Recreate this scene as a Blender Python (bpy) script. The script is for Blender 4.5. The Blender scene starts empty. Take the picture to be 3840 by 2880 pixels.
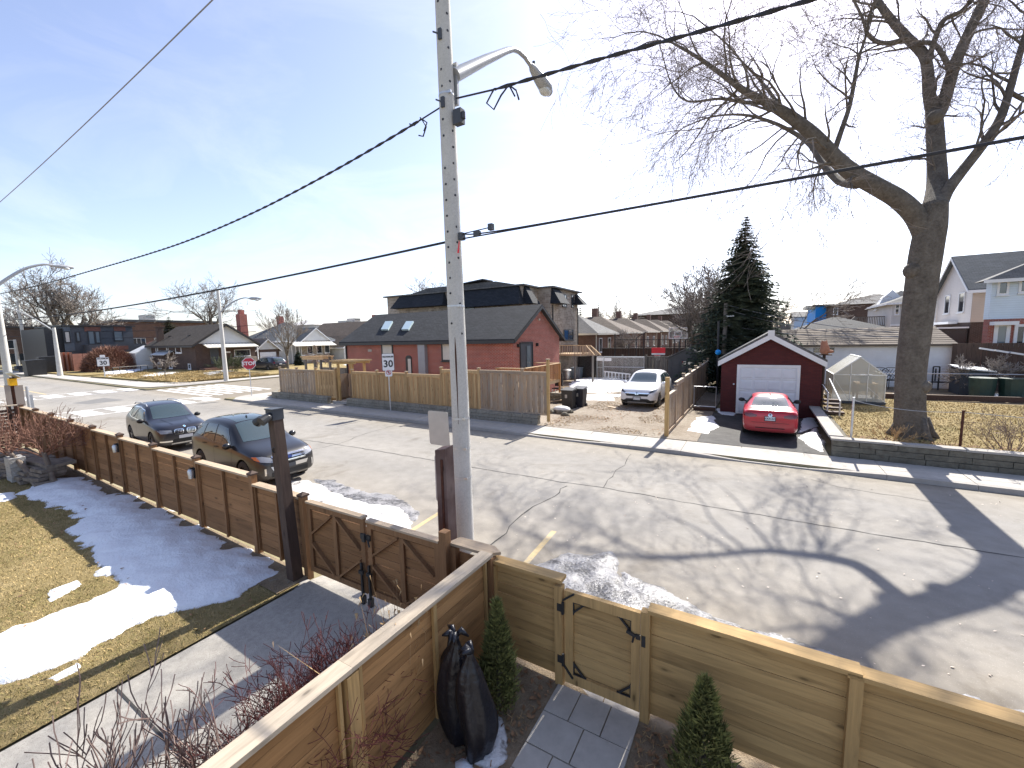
import bpy, bmesh, math, random
import numpy as np
from mathutils import Vector, Matrix
from mathutils.bvhtree import BVHTree

SC = bpy.context.scene
COL = SC.collection
RND = random.Random(7)

# ------------------------------------------------------------------ camera
F_PX, W_PX, H_PX = 1580.0, 3840, 2880
YAW, PITCH, ROLL = math.radians(30.3), math.radians(6.35), math.radians(1.2)
CAM = np.array([0.0, 0.0, 4.0])
_f = np.array([-math.sin(YAW) * math.cos(PITCH), math.cos(YAW) * math.cos(PITCH), -math.sin(PITCH)])
_r = np.array([math.cos(YAW), math.sin(YAW), 0.0])
_u = np.cross(_r, _f)
CR = math.cos(ROLL) * _r - math.sin(ROLL) * _u
CU = math.sin(ROLL) * _r + math.cos(ROLL) * _u
CD = _f
cam_data = bpy.data.cameras.new("camera")
cam_data.sensor_width = 36.0
cam_data.lens = 36.0 * F_PX / W_PX
cam_data.clip_start = 0.05
cam_data.clip_end = 3000.0
cam = bpy.data.objects.new("camera", cam_data)
COL.objects.link(cam)
cam.matrix_world = Matrix(((CR[0], CU[0], -CD[0], CAM[0]), (CR[1], CU[1], -CD[1], CAM[1]),
                           (CR[2], CU[2], -CD[2], CAM[2]), (0, 0, 0, 1)))
SC.camera = cam

# ------------------------------------------------------------------ sky, sun, exposure
SUN_EL, SUN_AZ = math.radians(42.0), math.radians(3.3)      # azimuth from +Y towards +X
world = bpy.data.worlds.new("World")
SC.world = world
world.use_nodes = True
wn = world.node_tree.nodes
wn.clear()
w_out = wn.new("ShaderNodeOutputWorld")
w_bg = wn.new("ShaderNodeBackground")
w_sky = wn.new("ShaderNodeTexSky")
w_sky.sky_type = 'NISHITA'
w_sky.sun_disc = False
w_sky.sun_elevation = SUN_EL
w_sky.sun_rotation = SUN_AZ
w_sky.altitude = 100.0
w_sky.air_density = 1.0
w_sky.dust_density = 1.0
w_sky.ozone_density = 2.0
w_bg.inputs[1].default_value = 0.085
w_hsv = wn.new("ShaderNodeHueSaturation")
w_hsv.inputs["Saturation"].default_value = 0.82
world.node_tree.links.new(w_sky.outputs[0], w_hsv.inputs["Color"])
w_tint = wn.new("ShaderNodeMix"); w_tint.data_type = 'RGBA'; w_tint.blend_type = 'MULTIPLY'
w_tint.inputs[0].default_value = 1.0; w_tint.inputs[7].default_value = (0.99, 0.96, 1.05, 1)      # white balance of the day
world.node_tree.links.new(w_hsv.outputs[0], w_tint.inputs[6])
w_tc = wn.new("ShaderNodeTexCoord"); w_map = wn.new("ShaderNodeMapping"); w_map.inputs[3].default_value = (1.2, 2.2, 5.0)
w_no = wn.new("ShaderNodeTexNoise"); w_no.inputs["Scale"].default_value = 1.6; w_no.inputs["Detail"].default_value = 7.0; w_no.inputs["Roughness"].default_value = .62; w_no.inputs["Distortion"].default_value = .7
w_rm = wn.new("ShaderNodeMapRange"); w_rm.inputs[1].default_value = .45; w_rm.inputs[2].default_value = .8; w_rm.inputs[3].default_value = 0.0; w_rm.inputs[4].default_value = .34
w_pale = wn.new("ShaderNodeHueSaturation"); w_pale.inputs["Saturation"].default_value = .35; w_pale.inputs["Value"].default_value = 1.12
w_mx = wn.new("ShaderNodeMix"); w_mx.data_type = 'RGBA'                                   # thin high cirrus over the whole dome
for a_, b_ in ((w_tc.outputs["Generated"], w_map.inputs[0]), (w_map.outputs[0], w_no.inputs["Vector"]), (w_no.outputs["Fac"], w_rm.inputs[0]), (w_rm.outputs[0], w_mx.inputs[0]),
               (w_tint.outputs[2], w_pale.inputs["Color"]), (w_tint.outputs[2], w_mx.inputs[6]), (w_pale.outputs[0], w_mx.inputs[7]), (w_mx.outputs[2], w_bg.inputs[0])):
    world.node_tree.links.new(a_, b_)
world.node_tree.links.new(w_bg.outputs[0], w_out.inputs[0])
sun_data = bpy.data.lights.new("sun", 'SUN')
sun_data.energy = 3.8
sun_data.angle = math.radians(0.55)
sun_data.color = (1.0, 0.955, 0.88)
sun = bpy.data.objects.new("sun", sun_data)
COL.objects.link(sun)
SUN_DIR = Vector((math.cos(SUN_EL) * math.sin(SUN_AZ), math.cos(SUN_EL) * math.cos(SUN_AZ), math.sin(SUN_EL)))
sun.rotation_euler = SUN_DIR.to_track_quat('Z', 'Y').to_euler()
sun.location = (0, 60, 60)
SC.view_settings.view_transform = 'Standard'
SC.view_settings.look = 'None'
SC.view_settings.gamma = 1.0
SC.view_settings.use_curve_mapping = False
SC.view_settings.exposure = 1.5
SC.cycles.max_bounces = 6
SC.cycles.transparent_max_bounces = 12
SC.cycles.caustics_reflective = False
SC.cycles.caustics_refractive = False

# ------------------------------------------------------------------ survey helpers (photo point + known distance -> place)
def ray(px, py):
    return CD + CR * ((px - W_PX / 2) / F_PX) - CU * ((py - H_PX / 2) / F_PX)
def atY(px, py, Y):
    d = ray(px, py); return CAM + d * (Y / d[1])
def atX(px, py, X):
    d = ray(px, py); return CAM + d * (X / d[0])
def on(px, py, z=0.0, sx=-0.006):
    d = ray(px, py); return CAM + d * ((z - CAM[2]) / (d[2] - sx * d[0]))
def ony(px, py):
    return on(px, py, 0.0, -0.02)
def GR(x):                       # street level
    return -0.006 * x
def sstep(a, b, x):
    t = min(1.0, max(0.0, (x - a) / (b - a))); return t * t * (3 - 2 * t)
def GY(x, y):                    # ground: back yard follows the stepped fence, street is flatter
    k = 1 - sstep(3.95, 4.45, y)
    return -0.006 * x * (1 - k) - 0.02 * max(x, -26.0) * k

# ------------------------------------------------------------------ mesh builder
OFF = {}
class MB:
    def __init__(s):
        s.v = []; s.f = []
    def add(s, vs, fs):
        o = len(s.v)
        s.v.extend([tuple(map(float, p)) for p in vs]); s.f.extend([tuple(i + o for i in f) for f in fs]); return s
    def box(s, a, b):
        (x0, y0, z0), (x1, y1, z1) = a, b
        return s.add([(x0, y0, z0), (x1, y0, z0), (x1, y1, z0), (x0, y1, z0), (x0, y0, z1), (x1, y0, z1), (x1, y1, z1), (x0, y1, z1)],
                     [(0, 3, 2, 1), (4, 5, 6, 7), (0, 1, 5, 4), (1, 2, 6, 5), (2, 3, 7, 6), (3, 0, 4, 7)])
    def obox(s, o, u, v, w):     # box from corner o spanned by three vectors
        o, u, v, w = map(np.array, (o, u, v, w))
        return s.add([o, o + u, o + u + v, o + v, o + w, o + u + w, o + u + v + w, o + v + w],
                     [(0, 3, 2, 1), (4, 5, 6, 7), (0, 1, 5, 4), (1, 2, 6, 5), (2, 3, 7, 6), (3, 0, 4, 7)])
    def bar(s, p, q, w, h, up=(0, 0, 1)):
        p, q = np.array(p, float), np.array(q, float)
        d = q - p; d /= np.linalg.norm(d)
        n = np.cross(d, np.array(up, float))
        if np.linalg.norm(n) < 1e-5: n = np.cross(d, (0, 1.0, 0))
        n /= np.linalg.norm(n); t = np.cross(n, d)
        return s.obox(p - n * w / 2 - t * h / 2, q - p, n * w, t * h)
    def tube(s, pts, rad, n=8, cap=True):
        pts = [np.array(p, float) for p in pts]
        if not hasattr(rad, '__len__'): rad = [rad] * len(pts)
        o = len(s.v); ref = None
        for i, p in enumerate(pts):
            d = pts[min(i + 1, len(pts) - 1)] - pts[max(i - 1, 0)]
            d = d / (np.linalg.norm(d) + 1e-9)
            if ref is None:
                ref = np.cross(d, (0, 0, 1.0))
                if np.linalg.norm(ref) < 1e-3: ref = np.cross(d, (1.0, 0, 0))
            ref = ref - d * (ref @ d); ref /= (np.linalg.norm(ref) + 1e-9)
            b = np.cross(d, ref)
            for k in range(n):
                a = 2 * math.pi * k / n
                s.v.append(tuple(p + (ref * math.cos(a) + b * math.sin(a)) * rad[i]))
        m = len(pts)
        for i in range(m - 1):
            for k in range(n):
                a = o + i * n + k; b2 = o + i * n + (k + 1) % n
                s.f.append((a, b2, b2 + n, a + n))
        if cap:
            s.f.append(tuple(o + k for k in reversed(range(n))))
            s.f.append(tuple(o + (m - 1) * n + k for k in range(n)))
        return s
    def cyl(s, c, r, h, n=16, axis=2, r2=None):
        c = np.array(c, float); e = np.zeros(3); e[axis] = h
        return s.tube([c, c + e], [r, r if r2 is None else r2], n)
    def prism(s, poly, u, v, o, ex):   # poly 2D in plane (o; u,v), extruded by vector ex
        o, u, v, ex = (np.array(t, float) for t in (o, u, v, ex))
        a = [o + u * p[0] + v * p[1] for p in poly]; n = len(a)
        return s.add(a + [p + ex for p in a], [tuple(reversed(range(n))), tuple(range(n, 2 * n))] +
                     [(i, (i + 1) % n, n + (i + 1) % n, n + i) for i in range(n)])
    def sphere(s, c, r, n=10, m=6, sc=(1, 1, 1)):
        o = len(s.v)
        for j in range(m + 1):
            t = math.pi * j / m
            for i in range(n):
                a = 2 * math.pi * i / n
                s.v.append((c[0] + r * sc[0] * math.sin(t) * math.cos(a), c[1] + r * sc[1] * math.sin(t) * math.sin(a), c[2] + r * sc[2] * math.cos(t)))
        for j in range(m):
            for i in range(n):
                a = o + j * n + i; b = o + j * n + (i + 1) % n
                s.f.append((a, a + n, b + n, b))
        return s
    def build(s, name, mat, parent=None, smooth=False, recalc=True):
        off = OFF.get(parent.name, (0, 0, 0)) if parent else (0, 0, 0)
        me = bpy.data.meshes.new(name)
        vs = np.array(s.v, float).reshape(-1, 3) - np.array(off)
        me.from_pydata(vs.tolist(), [], s.f)
        if recalc and len(s.f) < 60000:
            bm = bmesh.new(); bm.from_mesh(me); bmesh.ops.recalc_face_normals(bm, faces=bm.faces); bm.to_mesh(me); bm.free()
        if mat is not None: me.materials.append(mat)
        if smooth:
            me.polygons.foreach_set('use_smooth', [True] * len(me.polygons))
            if smooth != 'all':
                try: me.set_sharp_from_angle(angle=math.radians(40))
                except Exception: pass
        me.update()
        ob = bpy.data.objects.new(name, me); COL.objects.link(ob)
        if parent: ob.parent = parent; OFF[ob.name] = off
        return ob

def tri_mesh(name, tris, mat, parent=None, smooth=False):
    """tris: array (n,3,3) of loose triangles"""
    off = np.array(OFF.get(parent.name, (0, 0, 0)) if parent else (0, 0, 0))
    t = np.asarray(tris, np.float32).reshape(-1, 3) - off.astype(np.float32)
    me = bpy.data.meshes.new(name); n = len(t) // 3
    me.vertices.add(len(t)); me.vertices.foreach_set('co', t.ravel())
    me.loops.add(3 * n); me.loops.foreach_set('vertex_index', np.arange(3 * n, dtype=np.int32))
    me.polygons.add(n); me.polygons.foreach_set('loop_start', np.arange(0, 3 * n, 3, dtype=np.int32))
    me.materials.append(mat); me.update(calc_edges=True)
    ob = bpy.data.objects.new(name, me); COL.objects.link(ob)
    if parent: ob.parent = parent; OFF[ob.name] = tuple(off)
    return ob

def tag(o, label=None, cat=None, group=None, kind=None):
    if label: o['label'] = label
    if cat: o['category'] = cat
    if group: o['group'] = group
    if kind: o['kind'] = kind
    return o
def thing(name, label, cat, loc=(0, 0, 0), group=None, rz=0.0):
    o = bpy.data.objects.new(name, None); COL.objects.link(o)
    o.empty_display_size = 0.2
    o.location = tuple(float(c) for c in loc); o.rotation_euler = (0, 0, rz)
    OFF[o.name] = tuple(float(c) for c in loc) if rz == 0 else (0, 0, 0)
    return tag(o, label, cat, group)
def struct(o): o['kind'] = 'structure'; return o
def stuff(o): o['kind'] = 'stuff'; return o
def dup(root, loc=None, rz=None, label=None, group=None, parent=None):
    r = root.copy(); COL.objects.link(r)
    if parent: r.parent = parent
    if loc is not None: r.location = tuple(float(c) for c in loc)
    if rz is not None: r.rotation_euler = (0, 0, rz)
    if label: r['label'] = label
    if group: r['group'] = group
    for c in list(root.children): dup(c, parent=r)
    return r
_UNIT = {}
def piece(name, parent, c, size, mat, rot=(0, 0, 0)):
    """a cut of timber / slab / block: shared box mesh, own place and size (c = centre)"""
    key = (name, mat.name)
    if key not in _UNIT:
        me = bpy.data.meshes.new(name); b = MB().box((-.5, -.5, -.5), (.5, .5, .5))
        me.from_pydata(b.v, [], b.f); me.materials.append(mat); me.update(); _UNIT[key] = me
    o = bpy.data.objects.new(name, _UNIT[key]); COL.objects.link(o)
    off = OFF.get(parent.name, (0, 0, 0)) if parent else (0, 0, 0)
    o.location = (c[0] - off[0], c[1] - off[1], c[2] - off[2]); o.scale = tuple(float(t) for t in size); o.rotation_euler = rot
    if parent: o.parent = parent
    return o
# ------------------------------------------------------------------ materials
MATS = {}
def _new(name):
    m = bpy.data.materials.new(name); m.use_nodes = True
    nt = m.node_tree; b = nt.nodes["Principled BSDF"]; MATS[name] = m
    return m, nt, b
def _n(nt, t, **k):
    n = nt.nodes.new(t)
    for a, v in k.items(): setattr(n, a, v)
    return n
def _pos(nt, scale=(1, 1, 1), rnd=0.0):
    g = _n(nt, "ShaderNodeNewGeometry"); mp = _n(nt, "ShaderNodeMapping"); mp.inputs[3].default_value = scale
    src = g.outputs["Position"]
    if rnd:
        oi = _n(nt, "ShaderNodeObjectInfo"); ml = _n(nt, "ShaderNodeMath", operation='MULTIPLY'); ml.inputs[1].default_value = rnd
        nt.links.new(oi.outputs["Random"], ml.inputs[0])
        ad = _n(nt, "ShaderNodeVectorMath", operation='ADD'); nt.links.new(src, ad.inputs[0]); nt.links.new(ml.outputs[0], ad.inputs[1]); src = ad.outputs[0]
    nt.links.new(src, mp.inputs[0]); return mp.outputs[0]
def _noise(nt, vec, scale, detail=4, rough=.55, dist=0.0):
    n = _n(nt, "ShaderNodeTexNoise"); n.inputs["Scale"].default_value = scale; n.inputs["Detail"].default_value = detail
    n.inputs["Roughness"].default_value = rough; n.inputs["Distortion"].default_value = dist
    nt.links.new(vec, n.inputs["Vector"]); return n.outputs["Fac"]
def _ramp(nt, fac, stops):
    r = _n(nt, "ShaderNodeValToRGB"); e = r.color_ramp.elements
    while len(e) > 1: e.remove(e[-1])
    e[0].position = stops[0][0]; e[0].color = (*stops[0][1], 1)
    for p, c in stops[1:]:
        k = e.new(p); k.color = (*c, 1)
    nt.links.new(fac, r.inputs[0]); return r.outputs[0]
def _mix(nt, fac, a, b, mode='MIX'):
    m = _n(nt, "ShaderNodeMix", data_type='RGBA', blend_type=mode)
    for i, x in ((0, fac), (6, a), (7, b)):
        if hasattr(x, 'is_linked') or hasattr(x, 'links'): nt.links.new(x, m.inputs[i])
        elif i == 0: m.inputs[0].default_value = x
        else: m.inputs[i].default_value = (*x, 1)
    return m.outputs[2]
def _bump(nt, b, h, strength, dist=0.02):
    n = _n(nt, "ShaderNodeBump"); n.inputs["Strength"].default_value = strength; n.inputs["Distance"].default_value = dist
    nt.links.new(h, n.inputs["Height"]); nt.links.new(n.outputs[0], b.inputs["Normal"]); return n
def _math(nt, op, a, b=None, c=None):
    n = _n(nt, "ShaderNodeMath", operation=op)
    for i, x in enumerate((a, b, c)):
        if x is None: continue
        if isinstance(x, (int, float)): n.inputs[i].default_value = x
        else: nt.links.new(x, n.inputs[i])
    return n.outputs[0]
def mul(c, k): return tuple(min(1.0, x * k) for x in c)

def plain(name, col, rough=.6, var=.12, scale=4.0, metal=0.0, bump=0.0, bscale=40.0, spec=.5, rnd=0.0, coat=0.0):
    m, nt, b = _new(name)
    p = _pos(nt); f = _noise(nt, p, scale, 5)
    c = _ramp(nt, f, [(.3, mul(col, 1 - var)), (.7, mul(col, 1 + var))])
    if rnd:
        oi = _n(nt, "ShaderNodeObjectInfo")
        r = _ramp(nt, oi.outputs["Random"], [(0, (1 - rnd,) * 3), (1, (1.0,) * 3)])
        c = _mix(nt, 1.0, c, r, 'MULTIPLY')
    nt.links.new(c, b.inputs["Base Color"])
    b.inputs["Roughness"].default_value = rough; b.inputs["Metallic"].default_value = metal
    b.inputs["Specular IOR Level"].default_value = spec
    if coat: b.inputs["Coat Weight"].default_value = coat; b.inputs["Coat Roughness"].default_value = .03
    if bump: _bump(nt, b, _noise(nt, p, bscale, 4), bump)
    return m
def ground_mat(name, cols, scales, rough=.95, bump=.5, bscale=30.0, bdist=.03, speck=None):
    m, nt, b = _new(name); p = _pos(nt)
    f1 = _noise(nt, p, scales[0], 6, .6, .4); f2 = _noise(nt, p, scales[1], 5, .6)
    f = _math(nt, 'MULTIPLY_ADD', f2, .5, _math(nt, 'MULTIPLY', f1, .5))
    n = len(cols); c = _ramp(nt, f, [(.34 + .32 * i / max(1, n - 1), cols[i]) for i in range(n)])
    if speck:
        s = _noise(nt, p, speck[0], 2, .5); c = _mix(nt, _ramp(nt, s, [(speck[1], (0, 0, 0)), (speck[1] + .06, (1, 1, 1))]), c, speck[2])
    nt.links.new(c, b.inputs["Base Color"]); b.inputs["Roughness"].default_value = rough
    b.inputs["Specular IOR Level"].default_value = .25
    if bump: _bump(nt, b, _noise(nt, p, bscale, 6, .65), bump, bdist)
    return m
def wood(name, col, axis, dark=.55, rnd=.25, rough=.75, knots=True, grey=None):
    sc = [7.0, 7.0, 7.0]; sc[axis] = .55
    m, nt, b = _new(name); p = _pos(nt, tuple(sc), 37.0)
    f = _noise(nt, p, 2.2, 7, .62, 1.2); f2 = _noise(nt, p, 9.0, 3, .5)
    c = _ramp(nt, f, [(.25, mul(col, dark)), (.45, mul(col, .85)), (.6, col), (.8, mul(col, 1.18))])
    c = _mix(nt, _math(nt, 'MULTIPLY', f2, .35), c, mul(col, .6))
    if grey:
        q = _pos(nt, (1, 1, 1), 11.0); fg = _noise(nt, q, 1.6, 4)
        c = _mix(nt, _ramp(nt, fg, [(.42, (0, 0, 0)), (.62, (.8, .8, .8))]), c, grey)
    if knots:
        sk = [1.0, 1.0, 1.0]; sk[axis] = .38
        v = _n(nt, "ShaderNodeTexVoronoi"); v.inputs["Scale"].default_value = 5.0
        nt.links.new(_pos(nt, tuple(sk), 23.0), v.inputs["Vector"])
        k = _ramp(nt, v.outputs["Distance"], [(.06, (1, 1, 1)), (.10, (.35, .35, .35)), (.2, (0, 0, 0))])
        c = _mix(nt, _math(nt, 'MULTIPLY', k, .85), c, mul(col, .25))
    oi = _n(nt, "ShaderNodeObjectInfo")
    r = _ramp(nt, oi.outputs["Random"], [(0, (1 - rnd, 1 - rnd * 1.05, 1 - rnd * 1.1)), (1, (1.0, 1.0, 1.0))])
    c = _mix(nt, 1.0, c, r, 'MULTIPLY')
    nt.links.new(c, b.inputs["Base Color"]); b.inputs["Roughness"].default_value = rough; b.inputs["Specular IOR Level"].default_value = .3
    _bump(nt, b, f, .35, .01)
    return m
def _uvwall(nt):
    g = _n(nt, "ShaderNodeNewGeometry")
    cr = _n(nt, "ShaderNodeVectorMath", operation='CROSS_PRODUCT'); nt.links.new(g.outputs["True Normal"], cr.inputs[0]); cr.inputs[1].default_value = (0, 0, 1)
    nm = _n(nt, "ShaderNodeVectorMath", operation='NORMALIZE'); nt.links.new(cr.outputs[0], nm.inputs[0])
    dt = _n(nt, "ShaderNodeVectorMath", operation='DOT_PRODUCT'); nt.links.new(g.outputs["Position"], dt.inputs[0]); nt.links.new(nm.outputs[0], dt.inputs[1])
    sp = _n(nt, "ShaderNodeSeparateXYZ"); nt.links.new(g.outputs["Position"], sp.inputs[0])
    sn = _n(nt, "ShaderNodeSeparateXYZ"); nt.links.new(g.outputs["True Normal"], sn.inputs[0])
    k = _math(nt, 'SQRT', _math(nt, 'MAXIMUM', _math(nt, 'SUBTRACT', 1.0, _math(nt, 'MULTIPLY', sn.outputs[2], sn.outputs[2])), .02))
    v = _math(nt, 'DIVIDE', sp.outputs[2], k)
    c = _n(nt, "ShaderNodeCombineXYZ"); nt.links.new(dt.outputs["Value"], c.inputs[0]); nt.links.new(v, c.inputs[1])
    return c.outputs[0]
def brick(name, c1, c2, mortar, w=.215, h=.075, ms=.012, rough=.9, bump=.5, var=.25, offset=.5, squash=1.0, bias=0.0):
    m, nt, b = _new(name); uv = _uvwall(nt)
    t = _n(nt, "ShaderNodeTexBrick"); t.offset = offset; t.squash = squash
    t.inputs["Scale"].default_value = 1.0; t.inputs["Brick Width"].default_value = w; t.inputs["Row Height"].default_value = h
    t.inputs["Mortar Size"].default_value = ms; t.inputs["Mortar Smooth"].default_value = .2; t.inputs["Bias"].default_value = bias
    t.inputs["Color1"].default_value = (*c1, 1); t.inputs["Color2"].default_value = (*c2, 1); t.inputs["Mortar"].default_value = (*mortar, 1)
    nt.links.new(uv, t.inputs["Vector"])
    p = _pos(nt); f = _noise(nt, p, 1.3, 6, .6)
    c = _mix(nt, 1.0, t.outputs["Color"], _ramp(nt, f, [(.3, (1 - var,) * 3), (.7, (1.0,) * 3)]), 'MULTIPLY')
    nt.links.new(c, b.inputs["Base Color"]); b.inputs["Roughness"].default_value = rough; b.inputs["Specular IOR Level"].default_value = .3
    inv = _math(nt, 'SUBTRACT', 1.0, t.outputs["Fac"]); _bump(nt, b, inv, bump, .015)
    return m
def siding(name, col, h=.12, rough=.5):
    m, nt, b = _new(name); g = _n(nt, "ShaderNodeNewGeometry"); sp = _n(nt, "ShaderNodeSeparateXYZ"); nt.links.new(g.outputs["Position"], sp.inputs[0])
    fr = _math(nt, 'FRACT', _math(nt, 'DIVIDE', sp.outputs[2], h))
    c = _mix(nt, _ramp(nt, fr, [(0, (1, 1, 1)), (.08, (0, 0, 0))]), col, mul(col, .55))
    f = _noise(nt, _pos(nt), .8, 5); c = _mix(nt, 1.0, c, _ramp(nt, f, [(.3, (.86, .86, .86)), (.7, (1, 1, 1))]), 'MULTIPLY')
    nt.links.new(c, b.inputs["Base Color"]); b.inputs["Roughness"].default_value = rough
    _bump(nt, b, _math(nt, 'SUBTRACT', 1.0, fr), .6, .02)
    return m
def glass(name, col=(.02, .03, .04), rough=.06, spec=.9):
    m, nt, b = _new(name); b.inputs["Base Color"].default_value = (*col, 1); b.inputs["Roughness"].default_value = rough
    b.inputs["Specular IOR Level"].default_value = spec; b.inputs["IOR"].default_value = 1.6; return m
def paint(name, col, flake=.0, metal=.0, rough=.35):
    m, nt, b = _new(name); p = _pos(nt)
    f = _noise(nt, p, 2.0, 5, .6)
    c = _ramp(nt, f, [(.3, mul(col, .9)), (.7, mul(col, 1.06))])
    # road dust low on the body
    oi = _n(nt, "ShaderNodeTexCoord"); sp = _n(nt, "ShaderNodeSeparateXYZ"); nt.links.new(oi.outputs["Object"], sp.inputs[0])
    k = _ramp(nt, _math(nt, 'MULTIPLY_ADD', f, .35, sp.outputs[2]), [(.45, (.32, .32, .32)), (.95, (.015, .015, .015))])
    c = _mix(nt, k, c, (.2, .185, .165))
    nt.links.new(c, b.inputs["Base Color"]); b.inputs["Metallic"].default_value = metal; b.inputs["Roughness"].default_value = rough
    b.inputs["Coat Weight"].default_value = .35
    nt.links.new(_math(nt, 'MULTIPLY_ADD', f, .12, .01), b.inputs["Coat Roughness"]); return m

# ground and paving
m_asphalt = ground_mat("asphalt", [(.172, .162, .147), (.205, .194, .177), (.235, .223, .205)], (.35, 3.0), .9, .35, 160.0, .006, (95.0, .66, (.33, .32, .30)))
def _road():
    nt = m_asphalt.node_tree; b = nt.nodes["Principled BSDF"]; src = b.inputs["Base Color"].links[0].from_socket
    g = _n(nt, "ShaderNodeNewGeometry"); sp = _n(nt, "ShaderNodeSeparateXYZ"); nt.links.new(g.outputs["Position"], sp.inputs[0])
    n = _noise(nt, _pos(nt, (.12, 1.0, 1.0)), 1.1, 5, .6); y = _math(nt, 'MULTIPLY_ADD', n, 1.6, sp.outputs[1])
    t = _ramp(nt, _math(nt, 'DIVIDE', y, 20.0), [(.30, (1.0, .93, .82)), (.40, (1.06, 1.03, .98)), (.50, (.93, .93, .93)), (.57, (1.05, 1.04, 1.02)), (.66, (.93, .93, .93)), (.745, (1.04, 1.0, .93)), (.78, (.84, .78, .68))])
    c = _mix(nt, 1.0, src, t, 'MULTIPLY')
    st = _ramp(nt, _noise(nt, _pos(nt, (1, 1, 1)), .55, 6, .7, .8), [(.56, (1, 1, 1)), (.68, (.80, .78, .75))]); c = _mix(nt, 1.0, c, st, 'MULTIPLY')
    nt.links.new(c, b.inputs["Base Color"])
_road()
m_asphalt2 = ground_mat("asphalt_patch", [(.12, .117, .112), (.15, .146, .14)], (.8, 5.0), .9, .3, 150.0, .006)
m_darkasphalt = ground_mat("dark_asphalt", [(.03, .029, .028), (.05, .048, .046), (.075, .072, .068)], (.6, 4.0), .85, .4, 120.0, .008)
m_sidewalk = ground_mat("sidewalk_concrete", [(.27, .25, .225), (.32, .30, .27), (.36, .34, .31)], (.7, 6.0), .9, .3, 120.0, .004, (70.0, .68, (.2, .19, .18)))
m_kerb = ground_mat("kerb_concrete", [(.24, .225, .205), (.31, .29, .265)], (1.2, 8.0), .9, .4, 80.0, .006)
m_drive = ground_mat("driveway_concrete", [(.23, .215, .19), (.30, .28, .245), (.36, .335, .295)], (.9, 14.0), .9, .5, 190.0, .004, (130.0, .60, (.15, .14, .125)))
m_earth = ground_mat("bare_earth", [(.13, .098, .065), (.20, .155, .105), (.28, .225, .155)], (.7, 6.0), .98, .7, 40.0, .04)
m_gravel = ground_mat("gravel_lot_ground", [(.16, .13, .10), (.23, .195, .155), (.30, .265, .22)], (.5, 9.0), .98, .9, 60.0, .04, (55.0, .62, (.38, .36, .33)))
m_lawn = ground_mat("dry_lawn", [(.15, .125, .05), (.225, .175, .085), (.30, .235, .125)], (.6, 7.0), .98, .9, 70.0, .04)
m_field = ground_mat("town_ground", [(.12, .105, .06), (.17, .15, .09), (.2, .18, .13)], (.05, .6), .98, .3, 3.0, .2)
m_paver = ground_mat("grey_paver", [(.30, .28, .245), (.36, .335, .295), (.41, .385, .34)], (1.0, 9.0), .88, .3, 120.0, .004)
m_patch = ground_mat("wet_dirt", [(.045, .04, .035), (.07, .062, .055)], (1.0, 6.0), .55, .3, 60.0, .01)
m_white_line = ground_mat("white_road_paint", [(.55, .54, .52), (.72, .71, .69), (.78, .77, .75)], (1.2, 14.0), .8, .2, 120.0, .003)
m_yellow_line = ground_mat("worn_yellow_paint", [(.30, .25, .16), (.42, .33, .19), (.28, .255, .21)], (2.0, 14.0), .85, .2, 120.0, .003)
m_crack = plain("crack_tar", (.035, .033, .03), .9, .2, 6.0)
def snow_mat(name, col, dirt, thr, rough=.55, sss=0.0):
    m, nt, b = _new(name); p = _pos(nt)
    f = _noise(nt, p, 2.4, 7, .68, .5); f2 = _noise(nt, p, 22.0, 4)
    k = _math(nt, 'MULTIPLY_ADD', f2, .35, _math(nt, 'MULTIPLY', f, .75))
    c = _ramp(nt, k, [(thr, dirt), (thr + .13, mul(col, .93)), (.75, col)])
    at_ = _n(nt, "ShaderNodeAttribute"); at_.attribute_name = "thick"
    e = _ramp(nt, _math(nt, 'MULTIPLY_ADD', f2, .5, at_.outputs["Fac"]), [(.22, (1, 1, 1)), (.62, (0, 0, 0))])
    c = _mix(nt, e, c, mul(dirt, .85))
    nt.links.new(c, b.inputs["Base Color"]); b.inputs["Roughness"].default_value = rough; b.inputs["Specular IOR Level"].default_value = .35
    _bump(nt, b, k, .8, .06); return m
m_snow = snow_mat("old_snow", (.80, .82, .84), (.42, .40, .37), .22)
m_snow_dirty = snow_mat("dirty_road_snow", (.66, .65, .64), (.16, .145, .13), .40)
m_ice = snow_mat("grey_ice", (.34, .33, .325), (.07, .066, .062), .46, .28)
# timber
m_cedar_x = wood("stained_cedar_along_street", (.30, .165, .082), 0, .45, .35)
m_cedar_y = wood("stained_cedar_across", (.235, .135, .072), 1)
m_cedar_z = wood("stained_cedar_upright", (.25, .14, .072), 2)
m_new_x = wood("fresh_pine_along_street", (.52, .35, .165), 0, .5, .32)
m_new_y = wood("fresh_pine_across", (.46, .335, .19), 1, .62, .18)
m_new_z = wood("fresh_pine_upright", (.48, .32, .15), 2, .55, .2)
m_capwood = wood("sunbleached_cap", (.42, .33, .235), 0, .6, .2)
m_capwood_y = wood("sunbleached_cap_across", (.46, .385, .29), 1, .55, .12)
m_div_y = wood("divider_planks", (.44, .25, .115), 1, .42, .35)
m_board_new = wood("board_fence_fresh", (.46, .31, .165), 2, .6, .3, grey=None)
m_board_old = wood("board_fence_weathered", (.39, .285, .195), 2, .55, .3, grey=(.30, .25, .205))
m_board_grey = wood("board_fence_grey", (.20, .185, .165), 2, .5, .35)
m_darkwood_z = wood("dark_stained_post", (.085, .058, .046), 2, .5, .2)
m_darkwood_y = wood("dark_stained_plank", (.09, .055, .042), 1, .5, .3)
m_oldpost = wood("old_maroon_post", (.115, .075, .068), 2, .5, .2, grey=(.17, .13, .12))
m_deck_z = wood("deck_spindle", (.45, .245, .115), 2, .6, .35)
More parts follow.
